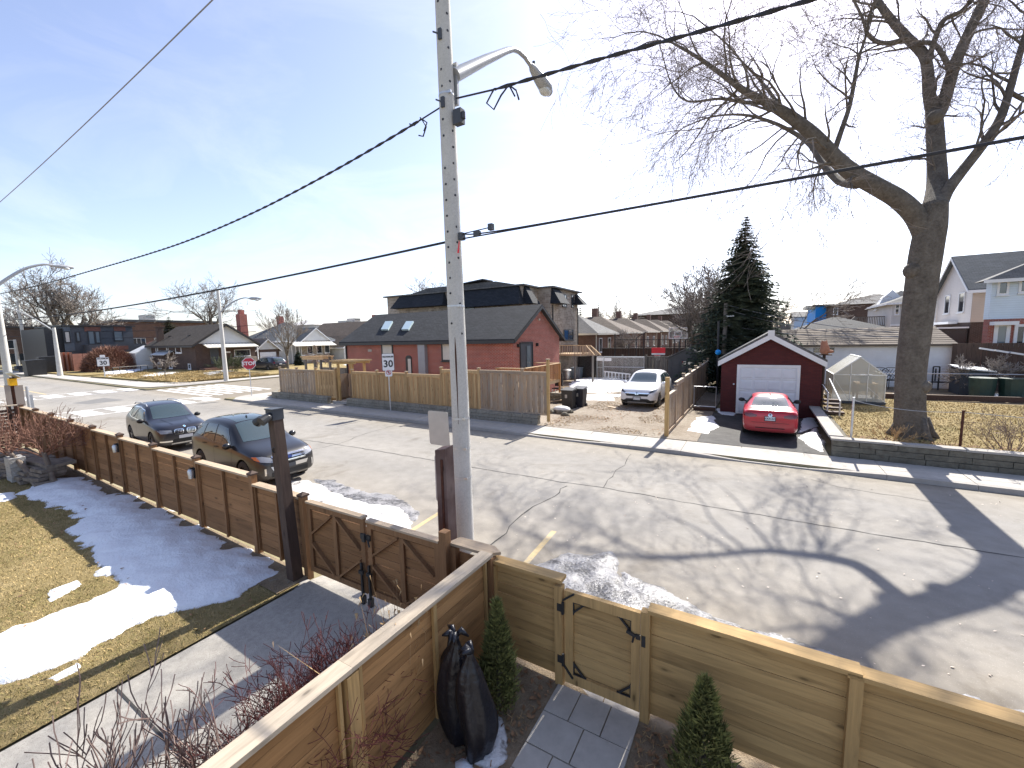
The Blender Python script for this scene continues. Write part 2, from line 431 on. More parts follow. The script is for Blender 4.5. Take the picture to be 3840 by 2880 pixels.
m_deck_x = wood("deck_rail", (.56, .40, .24), 0, .6, .25)
m_deck_y = wood("deck_rail_across", (.56, .40, .24), 1, .6, .25)
m_bark = ground_mat("grey_brown_bark", [(.08, .068, .056), (.13, .112, .092), (.18, .158, .132)], (3.0, 14.0), .95, 1.0, 26.0, .06)
m_bark2 = plain("pale_bark", (.13, .105, .085), .95, .3, 6.0)
m_twig = plain("fine_twigs", (.19, .16, .14), .95, .25, 3.0)
m_twig_far = plain("far_twigs", (.20, .175, .155), .95, .2, 2.0)
m_twig_red = plain("reddish_twigs", (.16, .085, .06), .9, .3, 5.0)
m_barberry = plain("barberry_twigs", (.10, .032, .028), .9, .4, 9.0)
m_shrub_purple = plain("purple_brown_twigs", (.16, .115, .098), .85, .3, 9.0)
m_straw = plain("dry_straw", (.36, .245, .13), .9, .3, 9.0)
m_leaf_dry = plain("dry_leaf", (.21, .125, .07), .9, .4, 20.0)
m_grass_dry = plain("dry_grass_blades", (.33, .25, .125), .95, .35, 1.2)
m_grass_green = plain("olive_grass_blades", (.17, .155, .06), .95, .35, 1.2)
m_needle = plain("spruce_needles", (.05, .066, .045), .9, .45, 1.1)
m_cedar_leaf = plain("cedar_foliage", (.14, .145, .05), .9, .6, 14.0)
m_ever = plain("evergreen_foliage", (.055, .062, .032), .9, .45, 1.0)
# masonry, cladding
m_redbrick = brick("red_brick", (.36, .10, .075), (.27, .072, .056), (.34, .27, .23), .215, .076, .011)
m_brownbrick = brick("brown_brick", (.085, .052, .040), (.062, .038, .030), (.12, .10, .09), .215, .076, .010)
m_darkbrick = brick("maroon_garage_brick", (.095, .024, .022), (.075, .018, .018), (.06, .02, .02), .215, .076, .008, .7, .35)
m_mixbrick = brick("mixed_brown_brick", (.12, .062, .046), (.17, .09, .066), (.16, .14, .12), .215, .076, .010)
m_stone = brick("stone_veneer", (.40, .345, .28), (.25, .21, .17), (.42, .38, .33), .36, .15, .012, .95, .5, .35, .37, .8)
m_block = ground_mat("stone_block", [(.13, .12, .10), (.20, .185, .155), (.26, .245, .21)], (1.5, 9.0), .95, .8, 30.0, .03)
m_block_dark = ground_mat("mossy_stone_block", [(.075, .068, .055), (.125, .115, .092), (.17, .16, .13)], (1.2, 7.0), .95, .8, 30.0, .03)
m_flag = ground_mat("flagstone", [(.10, .085, .07), (.17, .145, .12), (.22, .19, .16)], (2.0, 8.0), .95, .7, 30.0, .03)
m_concrete_pole = ground_mat("spun_concrete", [(.36, .35, .325), (.43, .42, .39), (.49, .475, .445)], (1.5, 30.0), .85, .35, 240.0, .003, (150.0, .64, (.19, .185, .175)))
m_sid_white = siding("white_siding", (.66, .66, .64), .115)
m_sid_beige = siding("beige_siding", (.50, .45, .41), .11)
m_sid_tan = siding("tan_siding", (.46, .38, .31), .11)
m_sid_blue = siding("pale_blue_siding", (.52, .585, .63), .13)
m_stucco = plain("grey_stucco", (.42, .41, .40), .9, .08, 1.0, bump=.2)
m_sh_dark = brick("charcoal_shingles", (.024, .026, .029), (.038, .040, .044), (.012, .013, .015), .30, .14, .010, .9, .8, .25, .5)
m_sh_black = brick("black_shingles", (.018, .021, .026), (.028, .031, .037), (.010, .012, .014), .30, .14, .010, .85, .8, .2)
m_sh_grey = brick("grey_shingles", (.105, .103, .10), (.14, .137, .133), (.06, .06, .06), .30, .14, .010, .9, .7, .25)
m_sh_slate = brick("slate_grey_shingles", (.075, .082, .088), (.10, .108, .115), (.045, .05, .053), .30, .14, .010, .9, .7, .25)
m_sh_brown = brick("brown_shingles", (.085, .066, .052), (.115, .09, .072), (.05, .04, .033), .30, .14, .010, .9, .7, .25)
m_sh_dbrown = brick("dark_brown_shingles", (.052, .042, .033), (.075, .062, .05), (.03, .025, .02), .30, .14, .010, .9, .7, .25)
m_sh_red = brick("dull_red_shingles", (.14, .062, .05), (.11, .048, .04), (.06, .03, .026), .30, .14, .010, .9, .7, .25)
m_sh_cedar = brick("weathered_lap_shingles", (.20, .17, .14), (.25, .215, .18), (.07, .06, .05), 2.2, .15, .018, .95, 1.0, .25)
m_white = plain("white_trim", (.74, .74, .74), .5, .06, 2.0)
m_offwhite = plain("cream_trim", (.62, .58, .48), .55, .08, 2.0)
m_garage_door = plain("white_garage_door", (.70, .71, .74), .5, .05, 3.0)
m_black = plain("black_metal", (.018, .018, .02), .45, .2, 5.0)
m_iron = plain("black_iron", (.022, .022, .022), .55, .3, 5.0)
m_dkgrey = plain("charcoal_panel", (.045, .05, .058), .6, .15, 2.0)
m_steelblue = plain("slate_blue_panel", (.075, .09, .105), .6, .12, 2.0)
m_rustpanel = plain("rust_brown_panel", (.12, .05, .036), .6, .2, 3.0)
m_galv = plain("galvanised_steel", (.45, .46, .47), .42, .1, 6.0, metal=.75)
m_alu = plain("sign_back_aluminium", (.40, .385, .36), .55, .08, 5.0, metal=.3)
m_lampgrey = plain("lamp_grey_paint", (.36, .37, .38), .45, .08, 5.0, metal=.2)
m_lens = glass("lamp_lens", (.55, .56, .55), .2, .5)
m_glass = glass("window_glass", (.025, .032, .04), .05)
m_glass_sky = glass("bright_window_glass", (.16, .2, .22), .04)
m_curtain = plain("window_with_blind", (.42, .40, .36), .4, .1, 3.0, spec=.7)
m_skylight = glass("skylight_glass", (.40, .50, .52), .12)
m_red = plain("red_plastic", (.62, .05, .06), .5, .08, 4.0)
m_signred = plain("stop_sign_red", (.48, .025, .045), .45, .06, 4.0)
m_signwhite = plain("sign_white", (.80, .80, .80), .45, .04, 4.0)
m_ink = plain("sign_black", (.012, .012, .014), .5, .1, 4.0)
m_blue = plain("bright_blue_panel", (.035, .22, .60), .6, .08, 1.0)
m_bluesmall = plain("blue_plastic", (.03, .25, .6), .5, .1, 4.0)
m_yellow = plain("signal_yellow", (.72, .38, .03), .5, .1, 4.0)
m_wire = plain("cable_black", (.022, .022, .026), .6, .15, 4.0)
m_wire_grey = plain("cable_grey", (.20, .20, .21), .5, .1, 4.0)
m_bin = plain("black_bin_plastic", (.018, .018, .019), .5, .2, 4.0)
m_bin_green = plain("green_bin_plastic", (.015, .035, .028), .5, .2, 4.0)
m_bagplastic = plain("black_bag_plastic", (.008, .008, .011), .34, .2, 9.0, spec=.5, bump=.6, bscale=14.0)
m_shed = plain("dark_grey_shed_resin", (.05, .052, .056), .6, .12, 3.0)
m_rust = plain("rust_stain", (.055, .020, .012), .9, .35, 8.0)
m_terracotta = plain("weathered_terracotta", (.33, .16, .105), .85, .2, 6.0)
def poly_mat(name, col, alpha):
    m, nt, b = _new(name); b.inputs["Base Color"].default_value = (*col, 1); b.inputs["Roughness"].default_value = .35
    t = _n(nt, "ShaderNodeBsdfTransparent"); mx = _n(nt, "ShaderNodeMixShader"); mx.inputs[0].default_value = alpha
    out = nt.nodes["Material Output"]; nt.links.new(t.outputs[0], mx.inputs[1]); nt.links.new(b.outputs[0], mx.inputs[2]); nt.links.new(mx.outputs[0], out.inputs[0])
    return m
m_poly = poly_mat("greenhouse_polycarbonate", (.62, .60, .50), .62)
m_screen = poly_mat("dark_privacy_mesh", (.03, .035, .04), .75)
m_backboard = poly_mat("clear_backboard", (.25, .27, .27), .35)
# cars
m_paint_ink = paint("dark_blue_car_paint", (.012, .014, .024), rough=.3)
m_paint_black = paint("black_car_paint", (.010, .010, .012), rough=.3)
m_paint_white = paint("white_car_paint", (.82, .82, .82), rough=.3)
m_paint_red = paint("red_car_paint", (.52, .012, .028), rough=.3)
m_paint_navy = paint("dark_van_paint", (.012, .013, .022), rough=.3)
m_carglass = glass("car_glass", (.035, .055, .058), .03, 1.0)
m_cardark = plain("black_car_trim", (.012, .012, .013), .55, .15, 5.0)
m_tyre = plain("tyre_rubber", (.022, .021, .020), .85, .25, 8.0)
m_rim = plain("alloy_rim", (.42, .42, .43), .35, .08, 8.0, metal=.8)
m_chrome = plain("chrome", (.80, .80, .80), .12, .03, 5.0, metal=1.0)
m_headlamp = glass("headlamp_lens", (.24, .25, .27), .06, 1.0)
m_taillamp = plain("tail_lamp_red", (.13, .004, .008), .15, .1, 8.0, spec=.8)
m_amber = plain("amber_lens", (.75, .20, .03), .2, .1, 8.0)
m_plate = plain("licence_plate", (.62, .64, .66), .5, .05, 8.0)

# most base colours lifted alike, standing in for stronger fill light in the shade
for _k, _m in MATS.items():
    if any(t in _k for t in ('snow', 'glass', 'lens', 'chrome', 'sign_white', 'white', 'car', 'ice', 'lamp', 'rim', 'alloy', 'plate', 'stop', 'headlamp', 'lit')): continue
    _nt = _m.node_tree; _b = _nt.nodes.get("Principled BSDF"); _i = _b.inputs["Base Color"]
    if not _i.links: continue
    _s = _i.links[0].from_socket; _h = _n(_nt, "ShaderNodeHueSaturation"); _h.inputs["Value"].default_value = 1.25; _h.inputs["Saturation"].default_value = 1.06
    _nt.links.new(_s, _h.inputs["Color"]); _nt.links.new(_h.outputs[0], _i)
# ------------------------------------------------------------------ the setting
KERB = 0.13
LAWN_R = 0.60                                        # raised lawn behind the retaining wall
def sheet(name, poly, z, mat, parent=None, cell=None):
    """flat piece of ground; poly of (x,y); z offset above GY"""
    mb = MB()
    if cell:
        xs = [p[0] for p in poly]; ys = [p[1] for p in poly]
        nx = max(1, int((max(xs) - min(xs)) / cell)); ny = max(1, int((max(ys) - min(ys)) / cell))
        X = np.linspace(min(xs), max(xs), nx + 1); Y = np.linspace(min(ys), max(ys), ny + 1)
        vs = [(x, y, GY(x, y) + z) for y in Y for x in X]
        mb.add(vs, [(j * (nx + 1) + i, j * (nx + 1) + i + 1, (j + 1) * (nx + 1) + i + 1, (j + 1) * (nx + 1) + i) for j in range(ny) for i in range(nx)])
    else:
        mb.add([(x, y, GY(x, y) + z) for x, y in poly], [tuple(range(len(poly)))])
    o = mb.build(name, mat, parent, recalc=False)
    if not parent: struct(o)
    return o
XW, XE = -43.6, -31.2                                # cross street edges
YN, YF = 4.45, 14.55                                  # main road edges
def zground(x, y):
    xc = min(60.0, max(-120.0, x))
    if YN < y < YF + .1 or XW < x < XE: return -0.006 * xc - .08
    if y <= YN: return GY(max(-60.0, min(40.0, x)), y) - .03
    return -0.006 * xc + KERB - .05
gx = [-900, -400, -200, -120, -90, -70, -60, -50, XW, XW + .02, -37, XE - .02, XE, -28, -26, -24, -22, -20, -18, -16, -14, -12, -10, -8, -6, -4, -2, 0, 2, 4, 8, 14, 25, 40, 60, 120, 300, 700]
gy = [-60, -20, -8, -4, -2, 0, 1, 2, 3, 3.6, 4.0, 4.2, 4.3, YN, YN + .02, 8, 11, YF, YF + .12, 16, 18, 22, 30, 45, 70, 110, 200, 400, 900, 1600]
g = MB().add([(x, y, zground(x, y)) for y in gy for x in gx],
             [(j * len(gx) + i, j * len(gx) + i + 1, (j + 1) * len(gx) + i + 1, (j + 1) * len(gx) + i) for j in range(len(gy) - 1) for i in range(len(gx) - 1)])
struct(g.build('ground', m_field, recalc=False))

# carriageway
def strip(x0, x1, y0, y1, dz, nx=40):
    X = np.linspace(x0, x1, nx)
    return MB().add([(x, y, GR(x) + dz) for y in (y0, y1) for x in X], [(i, i + 1, nx + i + 1, nx + i) for i in range(nx - 1)])
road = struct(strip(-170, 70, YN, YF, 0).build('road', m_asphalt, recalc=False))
cross = MB().add([(XW, YF, GR(XW)), (XE, YF, GR(XE)), (XE, 120, GR(XE)), (XW, 120, GR(XW))], [(0, 1, 2, 3)])
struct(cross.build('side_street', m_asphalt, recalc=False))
cross2 = MB().add([(XW, -40, GR(XW)), (XE, -40, GR(XE)), (XE, YN, GR(XE)), (XW, YN, GR(XW))], [(0, 1, 2, 3)])
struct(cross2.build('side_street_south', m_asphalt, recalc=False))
far = MB().add([(-112, YF, .66), (-98, YF, .62), (-98, 140, .62), (-112, 140, .66)], [(0, 1, 2, 3)])
struct(far.build('far_street', m_asphalt, recalc=False))
# repaired patch
mb = MB(); pp = [on(*p)[:2] for p in ((270, 1512), (390, 1492), (470, 1500), (330, 1516))]
mb.add([(x, y, GR(x) + .004) for x, y in pp], [(0, 1, 2, 3)]); mb.build('asphalt_patch', m_asphalt2, road, recalc=False)

def mark(name, x0, x1, y0, y1, mat, dz=.004):
    n = max(2, int(abs(x1 - x0) / 3) + 2); X = np.linspace(x0, x1, n)
    return MB().add([(x, y, GR(x) + dz) for y in (y0, y1) for x in X], [(i, i + 1, n + i + 1, n + i) for i in range(n - 1)]).build(name, mat, road, recalc=False)
for x0, x1 in ((-34.3, -31.6), (-47.2, -44.5)):
    mark('crosswalk_line', x0 - .12, x0, 6.0, 14.3, m_white_line); mark('crosswalk_line', x1, x1 + .12, 6.0, 14.3, m_white_line)
    y = 6.3
    while y < 14.0:
        mark('crosswalk_stripe', x0 + .1, x1 - .1, y, y + .9, m_white_line); y += 1.5
y = 15.0
while y < 19.6:
    mark('crosswalk_stripe', -42.8, -34.2, y, y + .32, m_white_line); y += .72
mark('centre_line', -100, -48.2, 9.85, 10.0, m_yellow_line); mark('centre_line', -30.6, -16.8, 10.0, 10.14, m_yellow_line)
for a, b in (((1665, 1912), (1540, 1992)), ((2078, 1992), (1972, 2112))):
    p, q = on(*a), on(*b); d = (q - p) / np.linalg.norm(q - p); n_ = np.array([-d[1], d[0], 0]) * .055
    MB().add([(*(t)[:2], GR(t[0]) + .004) for t in (p - n_, p + n_, q + n_, q - n_)], [(0, 1, 2, 3)]).build('parking_mark', m_yellow_line, road, recalc=False)
def crack(pts, w=.022, jit=.06, seed=1):
    r = random.Random(seed); P = [on(*p) for p in pts]; out = []
    for a, b in zip(P[:-1], P[1:]):
        L = np.linalg.norm(b - a); n = max(2, int(L / .25)); d = (b - a) / L; nn = np.array([-d[1], d[0], 0])
        for i in range(n): out.append((a + (b - a) * i / n + nn * r.uniform(-jit, jit), nn, w * r.uniform(.45, 1.3)))
    out.append((P[-1], nn, w * .5)); mb = MB()
    mb.add([(*(p + s * q * k / 2)[:2], GR(p[0]) + .005) for p, q, k in out for s in (-1, 1)], [(2 * i, 2 * i + 1, 2 * i + 3, 2 * i + 2) for i in range(len(out) - 1)])
    mb.build('crack', m_crack, road, recalc=False)
crack([(1010, 1633), (1266, 1667), (1600, 1722), (1800, 1758), (2100, 1807), (2252, 1827), (2600, 1889), (3200, 1990), (3840, 2092)], .028, .03, 1)
crack([(2120, 1822), (2080, 1860), (2000, 1900), (1950, 1930), (1900, 2000), (1820, 2060)], .03, .05, 2)
crack([(2260, 1827), (2300, 1775), (2345, 1745), (2352, 1722), (2367, 1703)], .02, .05, 3)
crack([(1160, 1688), (1266, 1667), (1360, 1630), (1500, 1590)], .02, .05, 4)
crack([(1262, 1600), (1363, 1578)], .02, .02, 5)
crack([(3040, 1800), (3200, 1835), (3420, 1870), (3560, 1890)], .015, .08, 6)

# far pavement: kerb stones and slabs
SW0, SW1 = YF + .16, 16.0
walk = struct(MB().add([(x, y, GR(x) + KERB - .03) for y in (SW0, SW1 + .05) for x in (-29.4, 60)], [(0, 1, 3, 2)]).build('sidewalk', m_sidewalk, recalc=False))
def dip(x):                                          # lowered kerb at the two driveways
    return max(sstep(-1.9, -.6, x) * (1 - sstep(1.9, 3.0, x)), sstep(-8.6, -7.6, x) * (1 - sstep(-4.4, -3.6, x)) * .8)
x = -29.9 + 1.74 * 0; k = 0
x0 = -2.09 - 1.74 * 16
while x0 < 46:
    x1 = x0 + 1.74
    zf = lambda t: GR(t) + KERB - .09 * dip(t)
    mb = MB(); g_ = .007; tilt = RND.uniform(-.006, .006)
    top = [(x0 + g_, SW0 + g_, zf(x0)), (x1 - g_, SW0 + g_, zf(x1)), (x1 - g_, SW1, GR(x1) + KERB + tilt), (x0 + g_, SW1, GR(x0) + KERB + tilt)]
    mb.add(top + [(p[0], p[1], GR(p[0]) - .05) for p in top], [(0, 1, 2, 3), (4, 7, 6, 5), (0, 4, 5, 1), (1, 5, 6, 2), (2, 6, 7, 3), (3, 7, 4, 0)])
    mb.build('slab', m_sidewalk, walk, recalc=False)
    mb = MB(); tk = [(x0 + .004, YF, zf(x0) - .006), (x1 - .004, YF, zf(x1) - .006), (x1 - .004, SW0, zf(x1)), (x0 + .004, SW0, zf(x0))]
    mb.add(tk + [(p[0], p[1] - (.03 if i < 2 else 0), GR(p[0]) - .05) for i, p in enumerate(tk)], [(0, 1, 2, 3), (4, 7, 6, 5), (0, 4, 5, 1), (1, 5, 6, 2), (2, 6, 7, 3), (3, 7, 4, 0)])
    mb.build('kerb_stone', m_kerb, walk, recalc=False)
    x0 = x1
def apron(name, pts, z, th, mat, parent=None):
    n = len(pts)
    mb = MB().add([(x, y, GR(x) + z) for x, y in pts] + [(x, y, GR(x) + z - th) for x, y in pts],
                  [tuple(range(n)), tuple(range(2 * n - 1, n - 1, -1))] + [(i, n + i, n + (i + 1) % n, (i + 1) % n) for i in range(n)])
    o = mb.build(name, mat, parent)
    if not parent: struct(o)
    return o
arc = [(-29.35 - 1.8 * math.sin(t), YF + .02 + 1.85 * (1 - math.cos(t))) for t in np.linspace(0, math.pi / 2, 9)]
apron('corner_sidewalk', [(-28.2, YF + .02)] + arc + [(-31.15, 60), (-29.6, 60), (-29.3, 21), (-28.9, 18), (-28.2, 16.3)], KERB, .2, m_sidewalk)
# west side of the side street and the block beyond
arc2 = [(XW - 2.6 + 2.6 * math.sin(t), 15.0 + 2.6 * (1 - math.cos(t))) for t in np.linspace(0, math.pi / 2, 10)]
apron('west_sidewalk', [(-97, 14.75), (-75, 14.8)] + [(-46.2, 15.0)] + arc2[1:] + [(XW, 60), (XW - 1.7, 60), (XW - 1.8, 24), (XW - 2.6, 19.2), (XW - 6, 17.2), (-75, 16.4), (-97, 16.3)], KERB, .2, m_sidewalk)
apron('corner_lawn', [(XW - 1.85, 60), (XW - 1.95, 24), (XW - 2.8, 19.4), (XW - 6.2, 17.4), (-64, 16.75), (-66, 30), (-66, 60)], KERB + .16, .3, m_lawn)
apron('corner_lawn_west', [(-67, 16.7), (-97, 16.4), (-97, 40), (-67, 40)], KERB + .12, .3, m_lawn)
apron('planted_corner', [(-27.9, 16.35), (-28.6, 16.5), (-29.6, 17.6), (-29.9, 19.5), (-29.7, 24), (-22, 24), (-22, 16.6)], KERB + .3, .3, m_earth)

# lots on the far side
def lot(name, x0, x1, y0, y1, z, mat): return apron(name, [(x0, y0), (x1, y0), (x1, y1), (x0, y1)], z, .2, mat)
lot('gravel_lot', -12, -2.95, SW1 + .02, 36, KERB + .01, m_gravel)
lot('asphalt_driveway', -1.75, 2.05, SW1 + .02, 22.4, KERB + .012, m_darkasphalt)
lot('side_strip', -2.94, -1.76, SW1 + .02, 30, KERB + .02, m_gravel)
lot('raised_lawn', 2.4, 40, SW1 + .32, 27.2, LAWN_R, m_lawn)
lot('rear_garden', -12, 42, 36.05, 70, KERB + .02, m_earth)
lot('side_garden', 2.4, 40, 27.25, 36.0, LAWN_R - .08, m_earth)
lot('house_yard', -29.5, -12.05, 16.6, 45, KERB + .03, m_earth)

# our own side: lawn, driveway, bed, path
lawn = sheet('lawn', [(-22.3, -10), (-6.2, 3.75)], .012, m_lawn, cell=.8)
soil = sheet('fence_bed', [(-22.3, 3.4), (-6.25, 4.0)], .03, m_earth, cell=.5)
drv = sheet('driveway', [(-6.14, -8), (-2.85, 4.55)], .02, m_drive, cell=.6)
dj = ony(430, 2580)
MB().add([(x, y, GY(x, y) + .026) for x, y in ((-6.12, dj[1] - .012), (-2.87, dj[1] - .012), (-2.87, dj[1] + .012), (-6.12, dj[1] + .012))], [(0, 1, 2, 3)]).build('expansion_joint', m_crack, drv, recalc=False)
bed = sheet('garden_bed', [(-2.7, -8), (8.0, 4.5)], .015, m_earth, cell=.5)
path = struct(MB().add([(x, y, GY(x, y) + .017) for x, y in ((-1.83, -6), (-.9, -6), (-.9, 4.3), (-1.83, 4.3))], [(0, 1, 2, 3)]).build('garden_path', m_earth, recalc=False))
yy, row = 4.28, 0
widths = [(.52, .40), (.28, .34, .30), (.46, .46), (.30, .62), (.5, .42), (.36, .56)]
while yy > -1.5:
    h = (.24, .40, .40, .28, .40, .34)[row % 6]; xx = -1.83
    for wd in widths[row % 6]:
        mb = MB(); zc = GY(xx, yy) + .026 + RND.uniform(-.004, .005)
        mb.box((xx + .006, yy - h + .006, zc - .05), (xx + wd - .006, yy - .006, zc)).build('paver', m_paver, path)
        xx += wd
    yy -= h; row += 1

# ------------------------------------------------------------------ snow
def inside(poly, X, Y):
    c = np.zeros(X.shape, bool); n = len(poly)
    for i in range(n):
        (x0, y0), (x1, y1) = poly[i], poly[(i + 1) % n]
        cond = ((y0 > Y) != (y1 > Y)) & (X < (x1 - x0) * (Y - y0) / (y1 - y0 + 1e-12) + x0)
        c ^= cond
    return c
def fbm(X, Y, s, seed, oct=4):
    r = np.random.RandomState(seed); out = np.zeros(X.shape); a = 1.0
    for o in range(oct):
        for k in range(3):
            th = r.uniform(0, 6.28); ph = r.uniform(0, 6.28); f = s * (2 ** o) * r.uniform(.7, 1.3)
            out += a * np.sin((X * math.cos(th) + Y * math.sin(th)) * f + ph + 1.3 * np.sin((X * math.sin(th) - Y * math.cos(th)) * f * .7 + ph * 2))
        a *= .5
    return out / 5.0
def mound(name, poly, hmax, mat, zf, cell=.06, slope=.8, seed=1, edge=.12, rough=.35, label=None):
    P = np.array(poly, float); x0, y0 = P.min(0) - .2; x1, y1 = P.max(0) + .2
    nx, ny = int((x1 - x0) / cell) + 1, int((y1 - y0) / cell) + 1
    X, Y = np.meshgrid(np.linspace(x0, x1, nx), np.linspace(y0, y1, ny))
    d = np.full(X.shape, 1e9); n = len(P)
    for i in range(n):
        a, b = P[i], P[(i + 1) % n]; ab = b - a; L = (ab @ ab) + 1e-12
        t = np.clip(((X - a[0]) * ab[0] + (Y - a[1]) * ab[1]) / L, 0, 1)
        d = np.minimum(d, np.hypot(X - a[0] - t * ab[0], Y - a[1] - t * ab[1]))
    sd = np.where(inside(poly, X, Y), d, -d) + edge * fbm(X, Y, 3.0, seed) + .5 * edge * fbm(X, Y, 11.0, seed + 5)
    h = hmax * (1 - np.exp(-np.maximum(sd, 0) * slope / hmax)) * (1 + rough * fbm(X, Y, 4.5, seed + 9, 5))
    h = np.where(sd > -cell, np.maximum(h, .004) - np.where(sd < 0, .02, 0), -1)
    keep = sd > -cell * 1.5
    idx = -np.ones(X.shape, int); vs = []; th_ = []
    for j in range(ny):
        for i in range(nx):
            if keep[j, i]:
                idx[j, i] = len(vs); th_.append(max(0, h[j, i])); vs.append((X[j, i], Y[j, i], zf(X[j, i], Y[j, i]) + (h[j, i] if h[j, i] > -.5 else -.02)))
    fs = [(idx[j, i], idx[j, i + 1], idx[j + 1, i + 1], idx[j + 1, i]) for j in range(ny - 1) for i in range(nx - 1)
          if idx[j, i] >= 0 and idx[j, i + 1] >= 0 and idx[j + 1, i + 1] >= 0 and idx[j + 1, i] >= 0]
    o = MB().add(vs, fs).build(name, mat, None, smooth='all', recalc=False); stuff(o)
    at_ = o.data.attributes.new('thick', 'FLOAT', 'POINT'); at_.data.foreach_set('value', np.clip(np.array(th_) / (.35 * hmax), 0, 1).astype(np.float32))
    if label: o['label'] = label; o['category'] = 'snow'
    return o
zy = lambda x, y: GY(x, y) + .012
PX = lambda pts, f=ony: [tuple(f(*p)[:2]) for p in pts]
mound('snow', PX([(80, 1850), (180, 1785), (290, 1790), (420, 1840), (640, 1930), (860, 2040), (1000, 2100), (1048, 2150), (1000, 2185), (840, 2270), (600, 2330), (420, 2400),
                  (300, 2480), (100, 2560), (-200, 2640), (-300, 2480), (0, 2385), (200, 2290), (330, 2260), (420, 2190), (360, 2130), (340, 2060), (240, 2000), (300, 1960), (190, 1890)]),
      .11, m_snow, zy, .04, .40, 3, .24, .6, 'long white melting snowbank on the lawn along the cedar fence')
mound('snow', PX([(-40, 1860), (50, 1848), (68, 1868), (20, 1885), (-60, 1890)]), .06, m_snow, zy, .05, .6, 4, .05, .3, 'small snow patch beside the flagstone ledge')
mound('snow', PX([(175, 2220), (290, 2180), (300, 2200), (190, 2260)]), .03, m_snow, zy, .04, .5, 5, .05, .3, 'thin snow tongue west of the snowbank')
mound('snow', PX([(180, 2550), (305, 2480), (300, 2515), (210, 2560)]), .03, m_snow, zy, .04, .5, 6, .04, .3, 'slab of leftover snow at the foot of the snowbank')
zr = lambda x, y: GR(x)
ON = lambda pts: PX(pts, on)
mound('snow', ON([(1080, 1805), (1160, 1800), (1260, 1850), (1380, 1890), (1500, 1905), (1545, 1960), (1530, 2010), (1400, 2020), (1080, 1900)]), .075, m_snow_dirty, zr, .05, .5, 8, .12, .5, 'dirty snowbank on the road edge behind the double gate')
mound('ice', ON([(1160, 1795), (1250, 1800), (1330, 1835), (1480, 1860), (1580, 1920), (1560, 1960), (1500, 1910), (1380, 1895), (1250, 1850)]), .02, m_ice, zr, .06, .2, 9, .12, .4, 'grey meltwater ice beside the dirty snowbank')
mound('snow', ON([(1960, 2130), (2050, 2105), (2130, 2075), (2220, 2085), (2290, 2075), (2320, 2120), (2345, 2190), (2440, 2245), (2420, 2330), (2200, 2300), (2000, 2220)]), .075, m_ice, zr, .04, .6, 10, .10, .6, 'grimy grey snow heap on the road behind the garden gate')
mound('ice', ON([(2340, 2150), (2480, 2215), (2700, 2300), (2950, 2395), (3200, 2480), (3500, 2575), (3800, 2650), (4000, 2700), (4000, 2850), (3300, 2640), (2700, 2440), (2400, 2330)]), .045, m_ice, zr, .05, .35, 11, .14, .7, 'strip of grey ice on the road along the pale fence')
mound('snow', ON([(2650, 2350), (2800, 2410), (2960, 2470), (2920, 2500), (2700, 2440)]), .06, m_snow_dirty, zr, .04, .5, 12, .06, .5, 'crusted snow ridge on the ice strip')
zf_ = lambda z: (lambda x, y: GR(x) + z)
OL = lambda pts, z: [tuple(on(*p, z)[:2]) for p in pts]
mound('snow', OL([(2610, 1565), (2670, 1560), (2690, 1600), (2650, 1625), (2580, 1615)], .15), .05, m_snow, zf_(.15), .06, .5, 13, .12, .3, 'snow patch on the driveway beside the board fence')
mound('snow', OL([(2985, 1640), (3060, 1605), (3085, 1660), (3090, 1700), (3050, 1680)], .15), .10, m_snow, zf_(.15), .05, .6, 14, .10, .4, 'snow heap between the red car and retaining wall')
mound('snow', OL([(3010, 1570), (3050, 1560), (3060, 1600), (3000, 1620)], .15), .03, m_snow, zf_(.15), .06, .5, 15, .10, .3, 'thin shaded snow beside the garage')
mound('snow', OL([(2690, 1530), (2745, 1538), (2760, 1560), (2700, 1555)], .15), .03, m_snow, zf_(.15), .06, .5, 25, .14, .3, 'snow scraps at the foot of the maroon garage')
mound('snow', OL([(2150, 1425), (2200, 1418), (2330, 1418), (2370, 1440), (2330, 1465), (2250, 1475), (2170, 1470), (2130, 1450)], .15), .10, m_snow, zf_(.15), .10, .5, 16, .30, .5, 'bright snowfield in the gravel lot before the ladder')
mound('snow', OL([(2150, 1480), (2260, 1478), (2330, 1480), (2300, 1500), (2190, 1500)], .15), .04, m_snow_dirty, zf_(.15), .08, .4, 17, .35, .5, 'patchy thin snow behind the wheelie bins')
mound('snow', OL([(3370, 1440), (3560, 1438), (3620, 1447), (3500, 1455), (3380, 1452)], .55), .06, m_snow, zf_(.55), .12, .5, 18, .25, .4, 'snow strip along the long white building')
mound('snow', OL([(3660, 1470), (3860, 1490), (3880, 1505), (3700, 1495)], .55), .05, m_snow, zf_(.55), .1, .5, 19, .35, .5, 'snow scraps beyond the dark edging board')
mound('snow', OL([(3340, 1480), (3400, 1462), (3440, 1470), (3380, 1495)], .55), .05, m_snow_dirty, zf_(.55), .1, .5, 20, .3, .5, 'dirty snow behind the big maple trunk')
mound('snow', OL([(400, 1395), (530, 1378), (548, 1382), (470, 1402), (410, 1412)], .3), .08, m_snow, zf_(.29), .2, .4, 21, .5, .3, 'snow on the corner lawn by the small speed sign')
mound('snow', OL([(520, 1412), (600, 1393), (690, 1396), (640, 1405), (560, 1414)], .3), .08, m_snow, zf_(.29), .2, .4, 22, .5, .3, 'snow on the lawn before the brown bungalow')
mound('snow', OL([(750, 1400), (840, 1388), (870, 1392), (790, 1410)], .3), .08, m_snow, zf_(.29), .2, .4, 23, .5, .3, 'snow by the porch of the brown bungalow')
